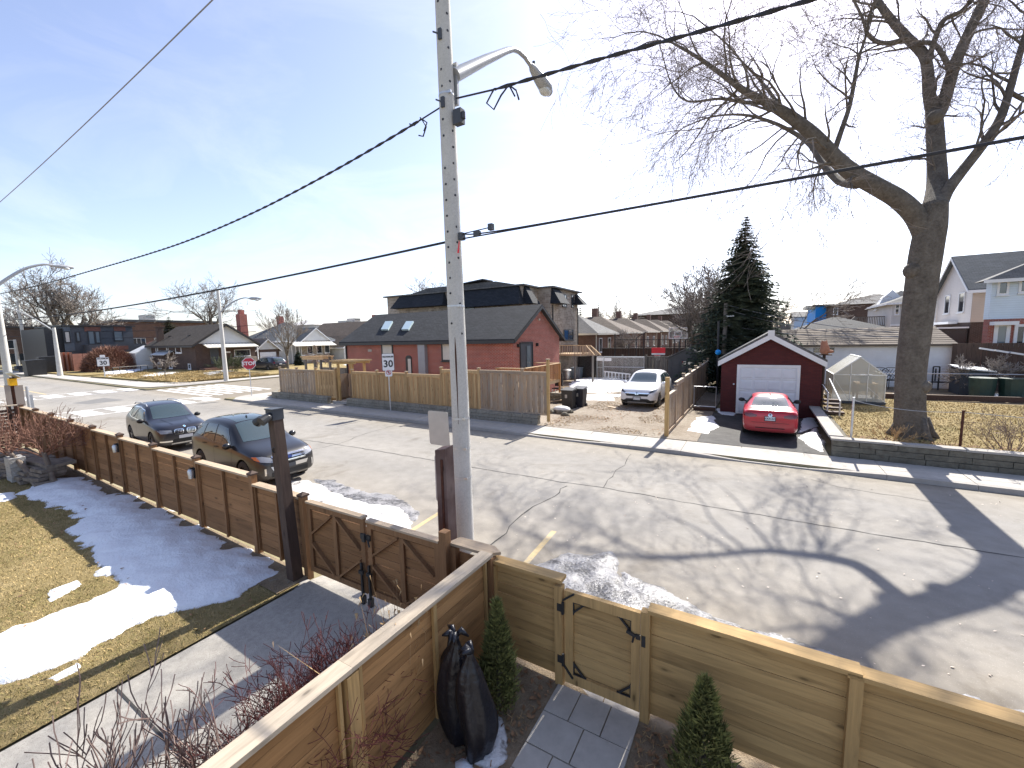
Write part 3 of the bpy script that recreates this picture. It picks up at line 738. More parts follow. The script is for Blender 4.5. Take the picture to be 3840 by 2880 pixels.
mound('snow', OL([(1290, 1368), (1370, 1352), (1420, 1360), (1330, 1374)], .3), .08, m_snow, zf_(.29), .2, .4, 24, .5, .3, 'snow on the drive before the pergola')
mound('snow', PX([(1840, 2700), (1880, 2660), (1900, 2720), (1900, 2860), (1850, 2900), (1760, 2860), (1820, 2800)]), .10, m_snow_dirty, zy, .03, .7, 26, .05, .4, 'dirty snow lump beside the black bags')
mound('snow', PX([(1700, 2860), (1760, 2830), (1790, 2900), (1700, 2950)]), .07, m_snow, zy, .03, .7, 27, .04, .4, 'small snow lump below the black bags')
# ------------------------------------------------------------------ cedar fence along the street (left of the double gate)
FX = [-22.4, -20.7, -19.05, -17.3, -15.55, -13.7, -11.8, -9.8, -7.75, -6.29]
FT = [2.02, 1.99, 1.96, 1.91, 1.87, 1.83, 1.79, 1.75, 1.71, 1.57]
fence = thing('wooden_fence', 'long stained cedar fence with stepped panels beside the lawn', 'fence', (-14, 4, 0.28))
def pyramid_cap(mb, x, y, z, w=.14, h=.045):
    a = w / 2
    mb.box((x - a, y - a, z), (x + a, y + a, z + .03))
    mb.add([(x - a, y - a, z + .03), (x + a, y - a, z + .03), (x + a, y + a, z + .03), (x - a, y + a, z + .03), (x, y, z + .03 + h)], [(0, 1, 4), (1, 2, 4), (2, 3, 4), (3, 0, 4)])
    return mb
for i, (x, t) in enumerate(zip(FX, FT)):
    b = GY(x, 4) - .05
    p = MB().box((x - .05, 3.92, b), (x + .05, 4.02, t - .06)).build('post', m_cedar_z, fence)
    pyramid_cap(MB(), x, 3.97, t - .06).build('post_cap', m_darkwood_z, p)
for i in range(len(FX) - 1):
    x0, x1 = FX[i] + .05, FX[i + 1] - .05; zc = FT[i + 1] - .09; xm = (x0 + x1) / 2
    zb = GY(x1, 4) + .10
    piece('cap_rail', fence, (xm, 3.985, zc), (x1 - x0, .15, .036), m_capwood)
    piece('stud', fence, (xm, 3.955, (zb + zc) / 2 - .018), (.045, .045, zc - zb - .04), m_cedar_z)
    n = 9; h = (zc - .02 - zb) / n
    for k in range(n):
        zz = zb + h * (k + .5)
        piece('plank', fence, (xm, 3.995 + RND.uniform(-.003, .003), zz), (x1 - x0 - .005, .019, h - RND.choice((.001, .002, .004, .007, .009))), m_cedar_x, (0, RND.uniform(-.001, .001), 0))
    for s, xx in ((1, x0 + .015), (-1, x1 - .015)):
        piece('nailer', fence, (xx, 3.965, (zb + zc) / 2), (.03, .035, zc - zb - .05), m_cedar_z)
# slatted side fence at the west end of the yard
side = thing('slat_fence', 'dark horizontal slat fence at the west end of the yard', 'fence', (-22.5, 0, .4))
for y in (3.7, 1.9, 0.1, -1.7, -3.5):
    MB().box((-22.55, y - .05, .4), (-22.45, y + .05, 1.96)).build('post', m_darkwood_z, side)
for k in range(12):
    piece('slat', side, (-22.43, 0.1, .52 + k * .118), (.02, 7.5, .092), m_darkwood_y)
piece('cap_rail', side, (-22.48, 0.1, 1.985), (.15, 7.6, .036), m_capwood_y)

# double drive gate
gate = thing('drive_gate', 'double timber drive gate with diamond bracing at the concrete driveway', 'gate', (-4.8, 4, .1))
GT = 1.44
piece('gate_post', gate, (-3.37, 3.98, .78), (.11, .11, 1.56), m_cedar_z)
for li, (a, b) in enumerate(((-6.2, -4.86), (-4.80, -3.45))):
    zt = GT - .03 * li - .02; zb = .26; yb = 3.955; m_ = (a + b) / 2; zm = (zt + zb) / 2
    leaf = MB().box((a, yb, zb), (a + .085, yb + .035, zt)).box((b - .085, yb, zb), (b, yb + .035, zt)).box((a + .085, yb, zt - .09), (b - .085, yb + .035, zt)).box((a + .085, yb, zb), (b - .085, yb + .035, zb + .09)).build('gate_leaf', m_cedar_z, gate)
    n = 9; h = (zt - zb) / n
    for k in range(n):
        piece('plank', gate, (m_, 4.002, zb + h * (k + .5)), (b - a - .01, .019, h - RND.choice((.001, .003, .006, .010))), m_cedar_x)
    piece('mid_stile', gate, (m_, 3.972, zm), (.08, .033, zt - zb - .19), m_cedar_z)
    L = (a + .10, m_ - .05, m_ + .05, b - .10)
    for p, q in (((L[0], zm + .08), (L[1], zt - .1)), ((L[0], zm - .08), (L[1], zb + .1)), ((L[2], zt - .1), (L[3], zm + .08)), ((L[2], zb + .1), (L[3], zm - .08))):
        MB().bar((p[0], 3.968, p[1]), (q[0], 3.968, q[1]), .03, .08, (0, 1, 0)).build('brace', m_cedar_z, gate)
    piece('top_cap', gate, (m_, 3.985, zt + .015), (b - a, .1, .03), m_capwood)
MB().box((-4.92, 3.93, 1.12), (-4.72, 3.95, 1.20)).box((-4.86, 3.90, 1.10), (-4.80, 3.93, 1.22)).bar((-4.74, 3.91, 1.15), (-4.70, 3.90, 1.05), .02, .02).build('latch', m_iron, gate)
for dx in (-.09, .07):
    MB().bar((-4.83 + dx, 3.92, .75), (-4.83 + dx, 3.92, .16), .03, .03).bar((-4.86 + dx, 3.90, .62), (-4.77 + dx, 3.90, .62), .03, .05).box((-4.865 + dx, 3.89, .12), (-4.795 + dx, 3.95, .24)).build('drop_bolt', m_iron, gate)
# short return panel by the utility pole
ret = thing('fence_return', 'short dark fence return between drive gate and divider fence', 'fence', (-3.05, 4.1, .05))
for k in range(9): piece('plank', ret, (-3.03, 4.1, .18 + k * .128), (.56, .019, .122), m_cedar_x)
MB().add([(-3.36, 4.02, 1.36), (-2.74, 4.02, 1.36), (-2.62, 4.13, 1.36), (-2.76, 4.22, 1.36), (-3.30, 4.22, 1.36),
          (-3.36, 4.02, 1.395), (-2.74, 4.02, 1.395), (-2.62, 4.13, 1.395), (-2.76, 4.22, 1.395), (-3.30, 4.22, 1.395)],
         [(4, 3, 2, 1, 0), (5, 6, 7, 8, 9)] + [(i, (i + 1) % 5, 5 + (i + 1) % 5, 5 + i) for i in range(5)]).build('cap_board', m_capwood, ret)
piece('post', ret, (-3.27, 4.05, .66), (.09, .09, 1.38), m_cedar_z)

# divider fence between driveway and garden
dvx = -2.75
div = thing('divider_fence', 'brown plank divider fence with a broad weathered top rail', 'fence', (dvx, 2, 0))
cap_z = lambda y: 1.43 - .012 * (y - 1)
ys = [4.02, 1.98, -.15, -2.2]
for i in range(3):
    y1, y0 = ys[i], ys[i + 1]; ym = (y0 + y1) / 2; zt = cap_z(ym)
    rot = (math.atan(-.012), 0, 0)
    piece('top_rail', div, (dvx, ym, zt), (.17, y1 - y0 - .002, .04), m_capwood_y, rot)
    n = 10; zb = .10; h = (zt - .03 - zb) / n
    for k in range(n):
        piece('plank', div, (dvx + .0 + RND.uniform(-.003, .003), ym, zb + h * (k + .5)), (.02, y1 - y0 - .12, h - RND.choice((.002, .003, .006, .008))), m_div_y, rot)
    for yy_, w_ in ((y0 + .1, .03), (y1 - .1, .03), (ym, .05)):
        piece('batten', div, (dvx + .032, yy_, (zb + zt) / 2 - .02), (.035, w_, zt - zb - .05), m_new_z)
for y in ys:
    piece('post', div, (dvx + .035, y, cap_z(y) / 2 - .02), (.10, .11, cap_z(y) - .04), m_cedar_z if y > 4 else m_new_z)

# fresh pine fence along the street, right of the divider
FYR = 4.1
pine = thing('pine_fence', 'fresh pale pine fence with wide top boards along the street', 'fence', (1.5, FYR, 0))
panels = [(-2.70, -1.86, 1.30), (-.83, .74, 1.255), (.83, 2.62, 1.235), (2.71, 4.5, 1.21), (4.59, 6.4, 1.18)]
for i, (a, b, zt) in enumerate(panels):
    a0 = a - (.0 if i in (0, 1) else .09)
    piece('top_board', pine, ((a0 + b) / 2 + .03, FYR, zt), (b - a0 + (.10 if i in (0, 1) else 0.09), .15, .04), m_new_x)
    zb = .10 - .006 * (a + 2); n = 9; h = (zt - .02 - zb) / n
    for k in range(n):
        piece('plank', pine, ((a + b) / 2, FYR + .012 + RND.uniform(-.003, .003), zb + h * (k + .5)), (b - a, .019, h - RND.choice((.001, .002, .003, .006, .009))), m_new_x)
for x, w_ in ((-2.70, .09), (-1.82, .09), (-.87, .09), (.785, .09), (2.665, .09), (4.545, .09)):
    piece('post', pine, (x, FYR - .03, .62), (w_, .09, 1.24 + (.0 if x > -2 else .03)), m_new_z)
gg = thing('garden_gate', 'small pale pine garden gate with black hinges and latch', 'gate', (-1.35, FYR, 0))
ga, gb, gt, gbm = -1.755, -.925, 1.20, .10
yb = FYR - .045
MB().box((ga, yb, gbm), (ga + .10, yb + .036, gt)).box((gb - .09, yb, gbm), (gb, yb + .036, gt)).box((ga + .10, yb, gt - .11), (gb - .09, yb + .036, gt)).box((ga + .10, yb, gbm), (gb - .09, yb + .036, gbm + .12)).build('gate_frame', m_new_z, gg)
n = 9; h = (gt - gbm) / n
for k in range(n): piece('plank', gg, ((ga + gb) / 2, FYR + .004, gbm + h * (k + .5)), (gb - ga - .004, .019, h - RND.choice((.002, .003, .004))), m_new_x)
for z in (1.0, .38):
    MB().box((ga - .115, yb - .022, z - .06), (ga - .035, yb - .004, z + .06)).box((ga - .075, yb - .034, z - .045), (ga - .005, yb - .022, z + .045)).box((ga - .02, yb - .04, z - .07), (ga + .005, yb - .01, z + .07)).build('hinge', m_iron, gg)
MB().box((gb - .04, yb - .02, .92), (gb + .04, yb - .002, .97)).box((gb + .02, yb - .035, .87), (gb + .06, yb - .02, .99)).bar((gb - .04, yb - .02, .95), (gb - .13, yb - .03, .985), .02, .03).bar((gb - .06, yb - .02, .94), (gb - .07, yb - .03, .88), .015, .015).build('latch', m_iron, gg)
for cx, cz, sx, sz in ((ga + .10, gt - .11, 1, -1), (gb - .09, gt - .11, -1, -1), (ga + .10, gbm + .12, 1, 1), (gb - .09, gbm + .12, -1, 1)):
    y_ = yb + .012
    MB().bar((cx, y_, cz), (cx, y_, cz + sz * .15), .02, .02, (0, 1, 0)).bar((cx, y_, cz), (cx + sx * .15, y_, cz), .02, .02, (0, 1, 0)).bar((cx, y_, cz + sz * .13), (cx + sx * .13, y_, cz), .018, .018, (0, 1, 0)).build('corner_bracket', m_iron, gg)
MB().bar((ga - .02, yb - .01, gt - .12), (ga + .12, yb - .01, gt - .005), .018, .018, (0, 1, 0)).bar((ga - .02, yb - .01, .32), (ga + .10, yb - .01, .18), .018, .018, (0, 1, 0)).build('brace_strap', m_iron, gg)
piece('strike_strip', gg, (gb + .012, FYR - .05, .62), (.01, .03, 1.16), m_signwhite)

# dark post with flood lamp by the driveway
lp = thing('lamp_post', 'tall dark timber post with a twin flood lamp by the driveway', 'lamp post', (-6.40, 3.8, .12))
px, py = -6.40, 3.8
ln = -.07
post = MB(); hw = .085
for z, s in ((.08, 1.0), (2.86, .92)):
    k = ln * (z - .1)
    post.v += [(px + k - hw * s, py - hw * s, z), (px + k + hw * s, py - hw * s, z), (px + k + hw * s, py + hw * s, z), (px + k - hw * s, py + hw * s, z)]
post.f += [(0, 3, 2, 1), (4, 5, 6, 7), (0, 1, 5, 4), (1, 2, 6, 5), (2, 3, 7, 6), (3, 0, 4, 7)]
post.build('post', m_darkwood_z, lp)
tx = px + ln * 2.78
MB().box((tx - .10, py - .09, 2.78), (tx + .09, py + .09, 2.94)).box((tx - .11, py - .10, 2.94), (tx + .10, py + .10, 2.96)).build('junction_box', m_dkgrey, lp)
MB().tube([(tx - .02, py - .1, 2.83), (tx - .12, py - .16, 2.80), (tx - .20, py - .18, 2.74)], [.035, .055, .075], 12).build('flood_lamp', m_black, lp)
MB().tube([(tx + .02, py - .08, 2.86), (tx + .05, py - .15, 2.84), (tx + .06, py - .26, 2.79)], [.05, .065, .075], 12).build('flood_lamp', m_black, lp)
MB().tube([(px - .13, py - .07, 2.35), (px - .18, py - .09, 2.33), (px - .19, py - .09, 2.28), (px - .16, py - .09, 2.26)], .008, 6).build('hook', m_iron, lp)
MB().sphere((px, py + .0, .07), .24, 12, 6, (1, 1, .35)).build('footing', m_kerb, lp, smooth=True)

# solar lanterns hung on the cedar fence posts
def lantern(x, z, label):
    t = thing('fence_lantern', label, 'lantern', (x, 3.9, z), 'lanterns on the cedar fence')
    MB().tube([(x, 3.86, z - .09), (x, 3.86, z + .06), (x, 3.86, z + .10)], [.045, .06, .035], 10).build('lamp_body', m_galv, t, smooth=True)
    MB().box((x - .05, 3.90, z - .10), (x + .05, 3.92, z + .12)).box((x - .03, 3.85, z + .10), (x + .03, 3.91, z + .125)).build('bracket', m_black, t)
    return t
lantern(-13.72, 1.45, 'small grey lantern on the cedar fence post nearer the bush')
lantern(-9.83, 1.38, 'small grey lantern on the cedar fence post nearer the black car')
# ------------------------------------------------------------------ concrete utility pole with street light
PXX, PYY = -4.64, 6.06
pole = thing('utility_pole', 'tall round concrete utility pole with a street light arm', 'utility pole', (PXX, PYY, 0))
rad = lambda z: .172 - .0052 * z
lean = lambda z: -.012 * max(0, z - 3)
MB().tube([(PXX + lean(z), PYY, z) for z in (-.1, 1, 2, 3, 4, 5, 6, 7, 8, 9, 10, 11, 12.5)], [rad(z) for z in (0, 1, 2, 3, 4, 5, 6, 7, 8, 9, 10, 11, 12.5)], 28).build('shaft', m_concrete_pole, pole, smooth=True)
view = np.array([-PXX, -PYY, 0]); va = math.atan2(view[1], view[0])
def onpole(a, z, out=0.0):
    r = rad(z) + out; return (PXX + lean(z) + r * math.cos(va + a), PYY + r * math.sin(va + a), z)
for z in (2.0, 2.55, 1.45, 4.55, 8.05):
    n = 40; r = rad(z) + .004
    mb = MB(); ring = [onpole(2 * math.pi * i / n, z, .004) for i in range(n)] + [onpole(2 * math.pi * i / n, z + .028, .004) for i in range(n)]
    mb.add(ring, [(i, (i + 1) % n, n + (i + 1) % n, n + i) for i in range(n)]).build('steel_band', m_galv, pole)
    p = onpole(.35, z, .014); MB().box((p[0] - .035, p[1] - .015, z - .005), (p[0] + .035, p[1] + .015, z + .035)).build('band_clamp', m_galv, pole)
k = 0
for z in np.arange(4.0, 11.5, .26):
    for a in ((-.62, .0), (.55, .08)):
        if RND.random() < .25: continue
        p = onpole(a[0] + RND.uniform(-.05, .05), z + a[1], -.008); q = onpole(a[0], z + a[1], .004)
        MB().tube([p, q], .020, 10).build('bolt_hole', m_ink, pole); k += 1
# rust streak
mb = MB(); n = 14
for i in range(n + 1):
    t = i / n; z = 4.02 - 1.55 * t; w = (.02 + .12 * math.sin(min(1, t * 3) * math.pi * .5) * (1 - t) ** 1.2)
    for s in (-1, 1): mb.v.append(onpole(-.28 + s * w, z, .0025))
for i in range(n): mb.f.append((2 * i, 2 * i + 1, 2 * i + 3, 2 * i + 2))
mb.build('rust_streak', m_rust, pole, recalc=False)
# street light
ax = PXX + lean(8.3)
arm = [(ax + .08, PYY + .12, 8.42), (ax + .1, 7.1, 9.12), (ax + .1, 7.95, 9.74), (ax + .1, 8.22, 9.91), (ax + .1, 8.45, 9.99), (ax + .1, 8.72, 10.02), (ax + .1, 9.02, 9.98)]
MB().tube(arm, [.115, .09, .065, .052, .048, .045, .042], 14).build('lamp_arm', m_lampgrey, pole, smooth=True)
MB().box((ax - .02, PYY + .12, 7.95), (ax + .14, PYY + .17, 8.62)).build('arm_bracket', m_lampgrey, pole)
hd = MB(); q0 = np.array([ax + .1, 8.98, 10.0]); q1 = np.array([ax + .1, 9.95, 9.86])
hd.tube([q0, q0 + (q1 - q0) * .12, q0 + (q1 - q0) * .45, q0 + (q1 - q0) * .8, q1], [.045, .09, .14, .165, .10], 14)
head = hd.build('lamp_head', m_lampgrey, pole, smooth=True)
MB().sphere(tuple(q0 + (q1 - q0) * .75 + np.array([0, 0, -.10])), .14, 12, 8, (.95, 1.35, .75)).build('lamp_lens', m_lens, head, smooth=True)
MB().cyl(tuple(q0 + (q1 - q0) * .15 + np.array([0, .02, .08])), .035, .09, 8).build('photocell', m_dkgrey, head)
# hooks and hardware
for z, a in ((7.9, -.5), (8.95, -.5)):
    p = onpole(a, z, .012); MB().box((p[0] - .03, p[1] - .02, z - .08), (p[0] + .03, p[1] + .02, z + .08)).bar(p, (p[0] - .12, p[1] - .03, z + .06), .02, .02).build('step_hook', m_dkgrey, pole)
MB().box((PXX + .10, PYY - .06, 7.55), (PXX + .26, PYY + .06, 7.78)).cyl((PXX + .27, PYY, 7.62), .04, .1, 8).build('cable_clamp', m_dkgrey, pole)
MB().box((PXX + .12, PYY - .05, 5.68), (PXX + .20, PYY + .05, 5.80)).box((PXX + .42, PYY - .03, 5.70), (PXX + .54, PYY + .03, 5.78)).box((PXX + .72, PYY - .04, 5.76), (PXX + .80, PYY + .04, 5.86)).bar((PXX + .14, PYY, 5.78), (PXX + .8, PYY, 5.81), .015, .015).build('cable_clamp', m_dkgrey, pole)
MB().add([(PXX + .14, PYY - .12, 5.45), (PXX + .20, PYY - .12, 5.62), (PXX + .17, PYY - .10, 5.66), (PXX + .19, PYY - .13, 5.44)], [(0, 1, 2), (0, 3, 1)]).build('red_flag_tape', m_red, pole)

# traffic signs strapped to the pole, seen from behind
def plate(name, a, b, c, d, th, label, group):
    """rounded sign plate with four corner points"""
    a, b, c, d = map(np.array, (a, b, c, d)); mb = MB(); u = (b - a); v = (d - a)
    L, H = np.linalg.norm(u), np.linalg.norm(v); r = .04; pts = []
    for (cx, cy, t0) in ((L - r, r, -90), (L - r, H - r, 0), (r, H - r, 90), (r, r, 180)):
        for k in range(5):
            t = math.radians(t0 + 22.5 * k); pts.append((cx + r * math.cos(t), cy + r * math.sin(t)))
    nrm = np.cross(u, v); nrm = nrm / np.linalg.norm(nrm) * th
    mb.prism(pts, u / L, v / H, a, nrm); o = mb.build(name, m_alu, None)
    return tag(o, label, 'sign', group)
X0 = PXX - .17
plate('traffic_sign', (X0 - .50, PYY - .10, 2.02), (X0 - .02, PYY - .10, 2.02), (X0 - .02, PYY - .10, 2.66), (X0 - .52, PYY - .10, 2.66), .004, 'grey back of the square sign highest on the concrete pole', 'signs strapped to the concrete pole')
plate('traffic_sign', (X0 - .30, PYY - .22, .98), (X0 + .02, PYY - .12, .98), (X0 + .02, PYY - .12, 1.90), (X0 - .30, PYY - .22, 1.86), .004, 'grey back of the tall sign half hidden by the maroon post', 'signs strapped to the concrete pole')
plate('traffic_sign', (X0 - .28, PYY - .22, .30), (X0 + .02, PYY - .12, .30), (X0 + .02, PYY - .12, .86), (X0 - .28, PYY - .22, .84), .004, 'grey back of the lowest sign beside the maroon post', 'signs strapped to the concrete pole')
op = thing('timber_post', 'old maroon timber post standing against the concrete pole', 'post', (-4.02, 5.0, 0))
c0 = atY(1683, 2000, 5.0)[0]
MB().add([(c0 - .10, 4.9, 0), (c0 + .09, 4.9, 0), (c0 + .09, 5.1, 0), (c0 - .10, 5.1, 0), (c0 - .13, 4.9, 2.28), (c0 + .07, 4.9, 2.32), (c0 + .07, 5.1, 2.34), (c0 - .13, 5.1, 2.30)],
         [(0, 3, 2, 1), (4, 5, 6, 7), (0, 1, 5, 4), (1, 2, 6, 5), (2, 3, 7, 6), (3, 0, 4, 7)]).build('post', m_oldpost, op)
MB().box((c0 - .02, 4.885, .3), (c0 + .02, 4.90, 2.15)).build('split_groove', m_rust, op)

# ------------------------------------------------------------------ overhead cables
def sag(p, q, s, n=28):
    p, q = np.array(p, float), np.array(q, float)
    return [p + (q - p) * t - np.array([0, 0, s * 4 * t * (1 - t)]) for t in np.linspace(0, 1, n)]
def cable(name, paths, r, mat, label, sides=6):
    mb = MB()
    for pts in paths: mb.tube(pts, r, sides)
    o = mb.build(name, mat, None, smooth='all', recalc=False); return tag(o, label, 'cable', 'overhead cables')
def twisted(pts, r, pitch, amp):
    P = [np.array(p) for p in pts]; d = [0]
    for a, b in zip(P[:-1], P[1:]): d.append(d[-1] + np.linalg.norm(b - a))
    L = d[-1]; n = int(L / pitch * 6); out = [[], []]
    for i in range(n + 1):
        s = L * i / n; k = min(len(P) - 2, max(0, int(np.searchsorted(d, s) - 1))); t = (s - d[k]) / (d[k + 1] - d[k] + 1e-9); c = P[k] + (P[k + 1] - P[k]) * t
        ph = 2 * math.pi * s / pitch
        for j in (0, 1): out[j].append(c + np.array([0, amp * math.cos(ph + j * math.pi), amp * math.sin(ph + j * math.pi)]))
    return out
WA = [(-35.3, 6.06, 6.86), (-28, 6.06, 6.77), (-20.9, 6.06, 6.80), (-16.5, 6.06, 6.84), (-13.6, 6.06, 6.93), (-10.6, 6.06, 7.14), (-8.1, 6.06, 7.42), (-6.4, 6.06, 7.66), (-5.35, 6.06, 7.83)]
def smooth_path(pts, n=6):
    P = [np.array(p, float) for p in pts]; out = []
    for i in range(len(P) - 1):
        p0, p1, p2, p3 = P[max(0, i - 1)], P[i], P[i + 1], P[min(len(P) - 1, i + 2)]
        for k in range(n):
            t = k / n
            out.append(.5 * ((2 * p1) + (-p0 + p2) * t + (2 * p0 - 5 * p1 + 4 * p2 - p3) * t * t + (-p0 + 3 * p1 - 3 * p2 + p3) * t ** 3))
    out.append(P[-1]); return out
WB = smooth_path(WA)
cable('power_cable', twisted(WB, .02, .6, .014) + [WB] + [[(-5.4, 6.06, 7.82), (-4.8, 6.06, 7.93)]] +
      [[(-5.5, 6.0, 7.80), (-5.35, 5.95, 7.72), (-5.2, 5.97, 7.80), (-5.12, 6.0, 7.66), (-5.2, 6.0, 7.52), (-5.3, 6.0, 7.56)], [(-5.25, 6.0, 7.84), (-5.1, 6.0, 7.72), (-5.18, 6.0, 7.6)]],
      .0125, m_wire, 'thick twisted power cable sagging west from the concrete pole')
WR = smooth_path([(-3.75, 6.06, 7.89), (-2.2, 6.06, 7.79), (.5, 6.06, 7.60), (4, 6.06, 7.45), (12, 6.06, 7.30), (30, 6.06, 7.9)])
cable('power_cable', twisted(WR, .022, .7, .015) + [WR] + [[(-4.5, 6.06, 7.97), (-3.75, 6.06, 7.89)]] +
      [[(-3.72, 6.0, 7.86), (-3.85, 5.98, 7.68), (-3.72, 5.98, 7.55), (-3.58, 5.98, 7.72), (-3.45, 6.0, 7.84), (-3.32, 6.0, 7.72), (-3.28, 6.0, 7.58)], [(-3.45, 6.0, 7.84), (-3.36, 6.02, 7.66)]],
      .014, m_wire, 'thick twisted power cable running east under the street lamp')
cable('telephone_cable', [sag((-35.4, 6.06, 5.45), (-4.8, 6.06, 5.68), .25), sag((-35.4, 6.06, 5.475), (-4.8, 6.06, 5.70), .25)], .012, m_wire, 'lower black telephone cable west of the concrete pole')
cable('telephone_cable', [smooth_path([(-4.5, 6.06, 5.70), (-2, 6.06, 5.72), (2.1, 6.06, 5.76), (12, 6.06, 5.9), (30, 6.06, 6.6)]), smooth_path([(-4.5, 6.06, 5.78), (-3.4, 6.06, 5.727), (2.1, 6.06, 5.772), (12, 6.06, 5.912), (30, 6.06, 6.612)])], .012, m_wire, 'lower black telephone cable east of the concrete pole')
cable('service_wire', [sag((-36, 6.0, 10.9), (6, 6.0, 13.6), .35)], .016, m_wire_grey, 'single high wire crossing the upper left sky')
# ------------------------------------------------------------------ bare trees
def _perp(d, r):
    v = np.array([r.gauss(0, 1), r.gauss(0, 1), r.gauss(0, 1)]); v -= d * (v @ d); return v / (np.linalg.norm(v) + 1e-9)
def grow(mb, p, d, L, r0, depth, R, cfg, stats=None):
    """one wandering, tapering shoot and its side shoots"""
    n = max(3, int(cfg.get('seg', 4))) if depth > 1 else 3
    pts = [np.array(p, float)]; rad = [r0]; d = np.array(d, float); d /= np.linalg.norm(d)
    up = cfg['up'][min(depth, len(cfg['up']) - 1)]
    for i in range(n):
        d = d + _perp(d, R) * cfg['wander'] + np.array([0, 0, up]); d /= np.linalg.norm(d)
        pts.append(pts[-1] + d * L / n); rad.append(max(cfg['rmin'], r0 * (1 - (i + 1) / n * cfg.get('taper', .75))))
    sides = {0: 3, 1: 3, 2: 4}.get(depth, 5 if depth < 4 else 7)
    tgt = mb[0] if depth >= cfg['wood'] else mb[1]
    tgt.tube(pts, rad, sides, cap=False)
    if depth <= 0: return
    k = cfg['kids'][min(depth, len(cfg['kids']) - 1)]
    for j in range(k):
        t = R.uniform(.25, 1.0) if j else 1.0
        i = min(n - 1, int(t * n)); q = pts[i] + (pts[i + 1] - pts[i]) * (t * n - i)
        dd = pts[i + 1] - pts[i]; dd /= np.linalg.norm(dd)
        a = R.uniform(*cfg['angle']) if j else R.uniform(.05, .35)
        nd = dd * math.cos(a) + _perp(dd, R) * math.sin(a)
        grow(mb, q, nd, L * R.uniform(*cfg['len']), max(cfg['rmin'], (rad[i] * (1 - (t * n - i)) + rad[i + 1] * (t * n - i)) * R.uniform(.5, .8)), depth - 1, R, cfg)
CFG_FAR = dict(up=[.02, .05, .08, .1, .1], wander=.22, rmin=.012, wood=2, kids=[0, 4, 4, 4, 4], angle=(.4, 1.0), len=(.5, .75), taper=.6, seg=5)
def bare_tree(name, base, H, label, seed, depth=4, group=None, r0=None, mt=None, mk=None, cfg=None, fork=.3, lean=(0, 0), cat='tree'):
    R = random.Random(seed); cfg = dict(CFG_FAR, **(cfg or {}))
    t = thing(name, label, cat, base, group); b = np.array(base, float); wood_, twig = MB(), MB()
    r0 = r0 or H * .028
    top = b + np.array([lean[0], lean[1], H * fork])
    wood_.tube([b - np.array([0, 0, .2]), b + (top - b) * .12, b + (top - b) * .55, top], [r0 * 1.35, r0, r0 * .85, r0 * .8], 10)
    k = cfg.get('main', 4)
    for j in range(k):
        az = 2 * math.pi * (j + R.uniform(-.25, .25)) / k; el = R.uniform(*cfg.get('rise', (.7, 1.25)))
        d = np.array([math.cos(az) * math.cos(el), math.sin(az) * math.cos(el), math.sin(el)])
        grow((wood_, twig), top - np.array([0, 0, R.uniform(0, .12) * H * fork]), d, H * R.uniform(.28, .4), r0 * .6, depth, R, cfg)
    wood_.build('trunk', mt or m_bark, t, smooth='all', recalc=False)
    twig.build('crown', mk or m_twig_far, t, recalc=False)
    return t

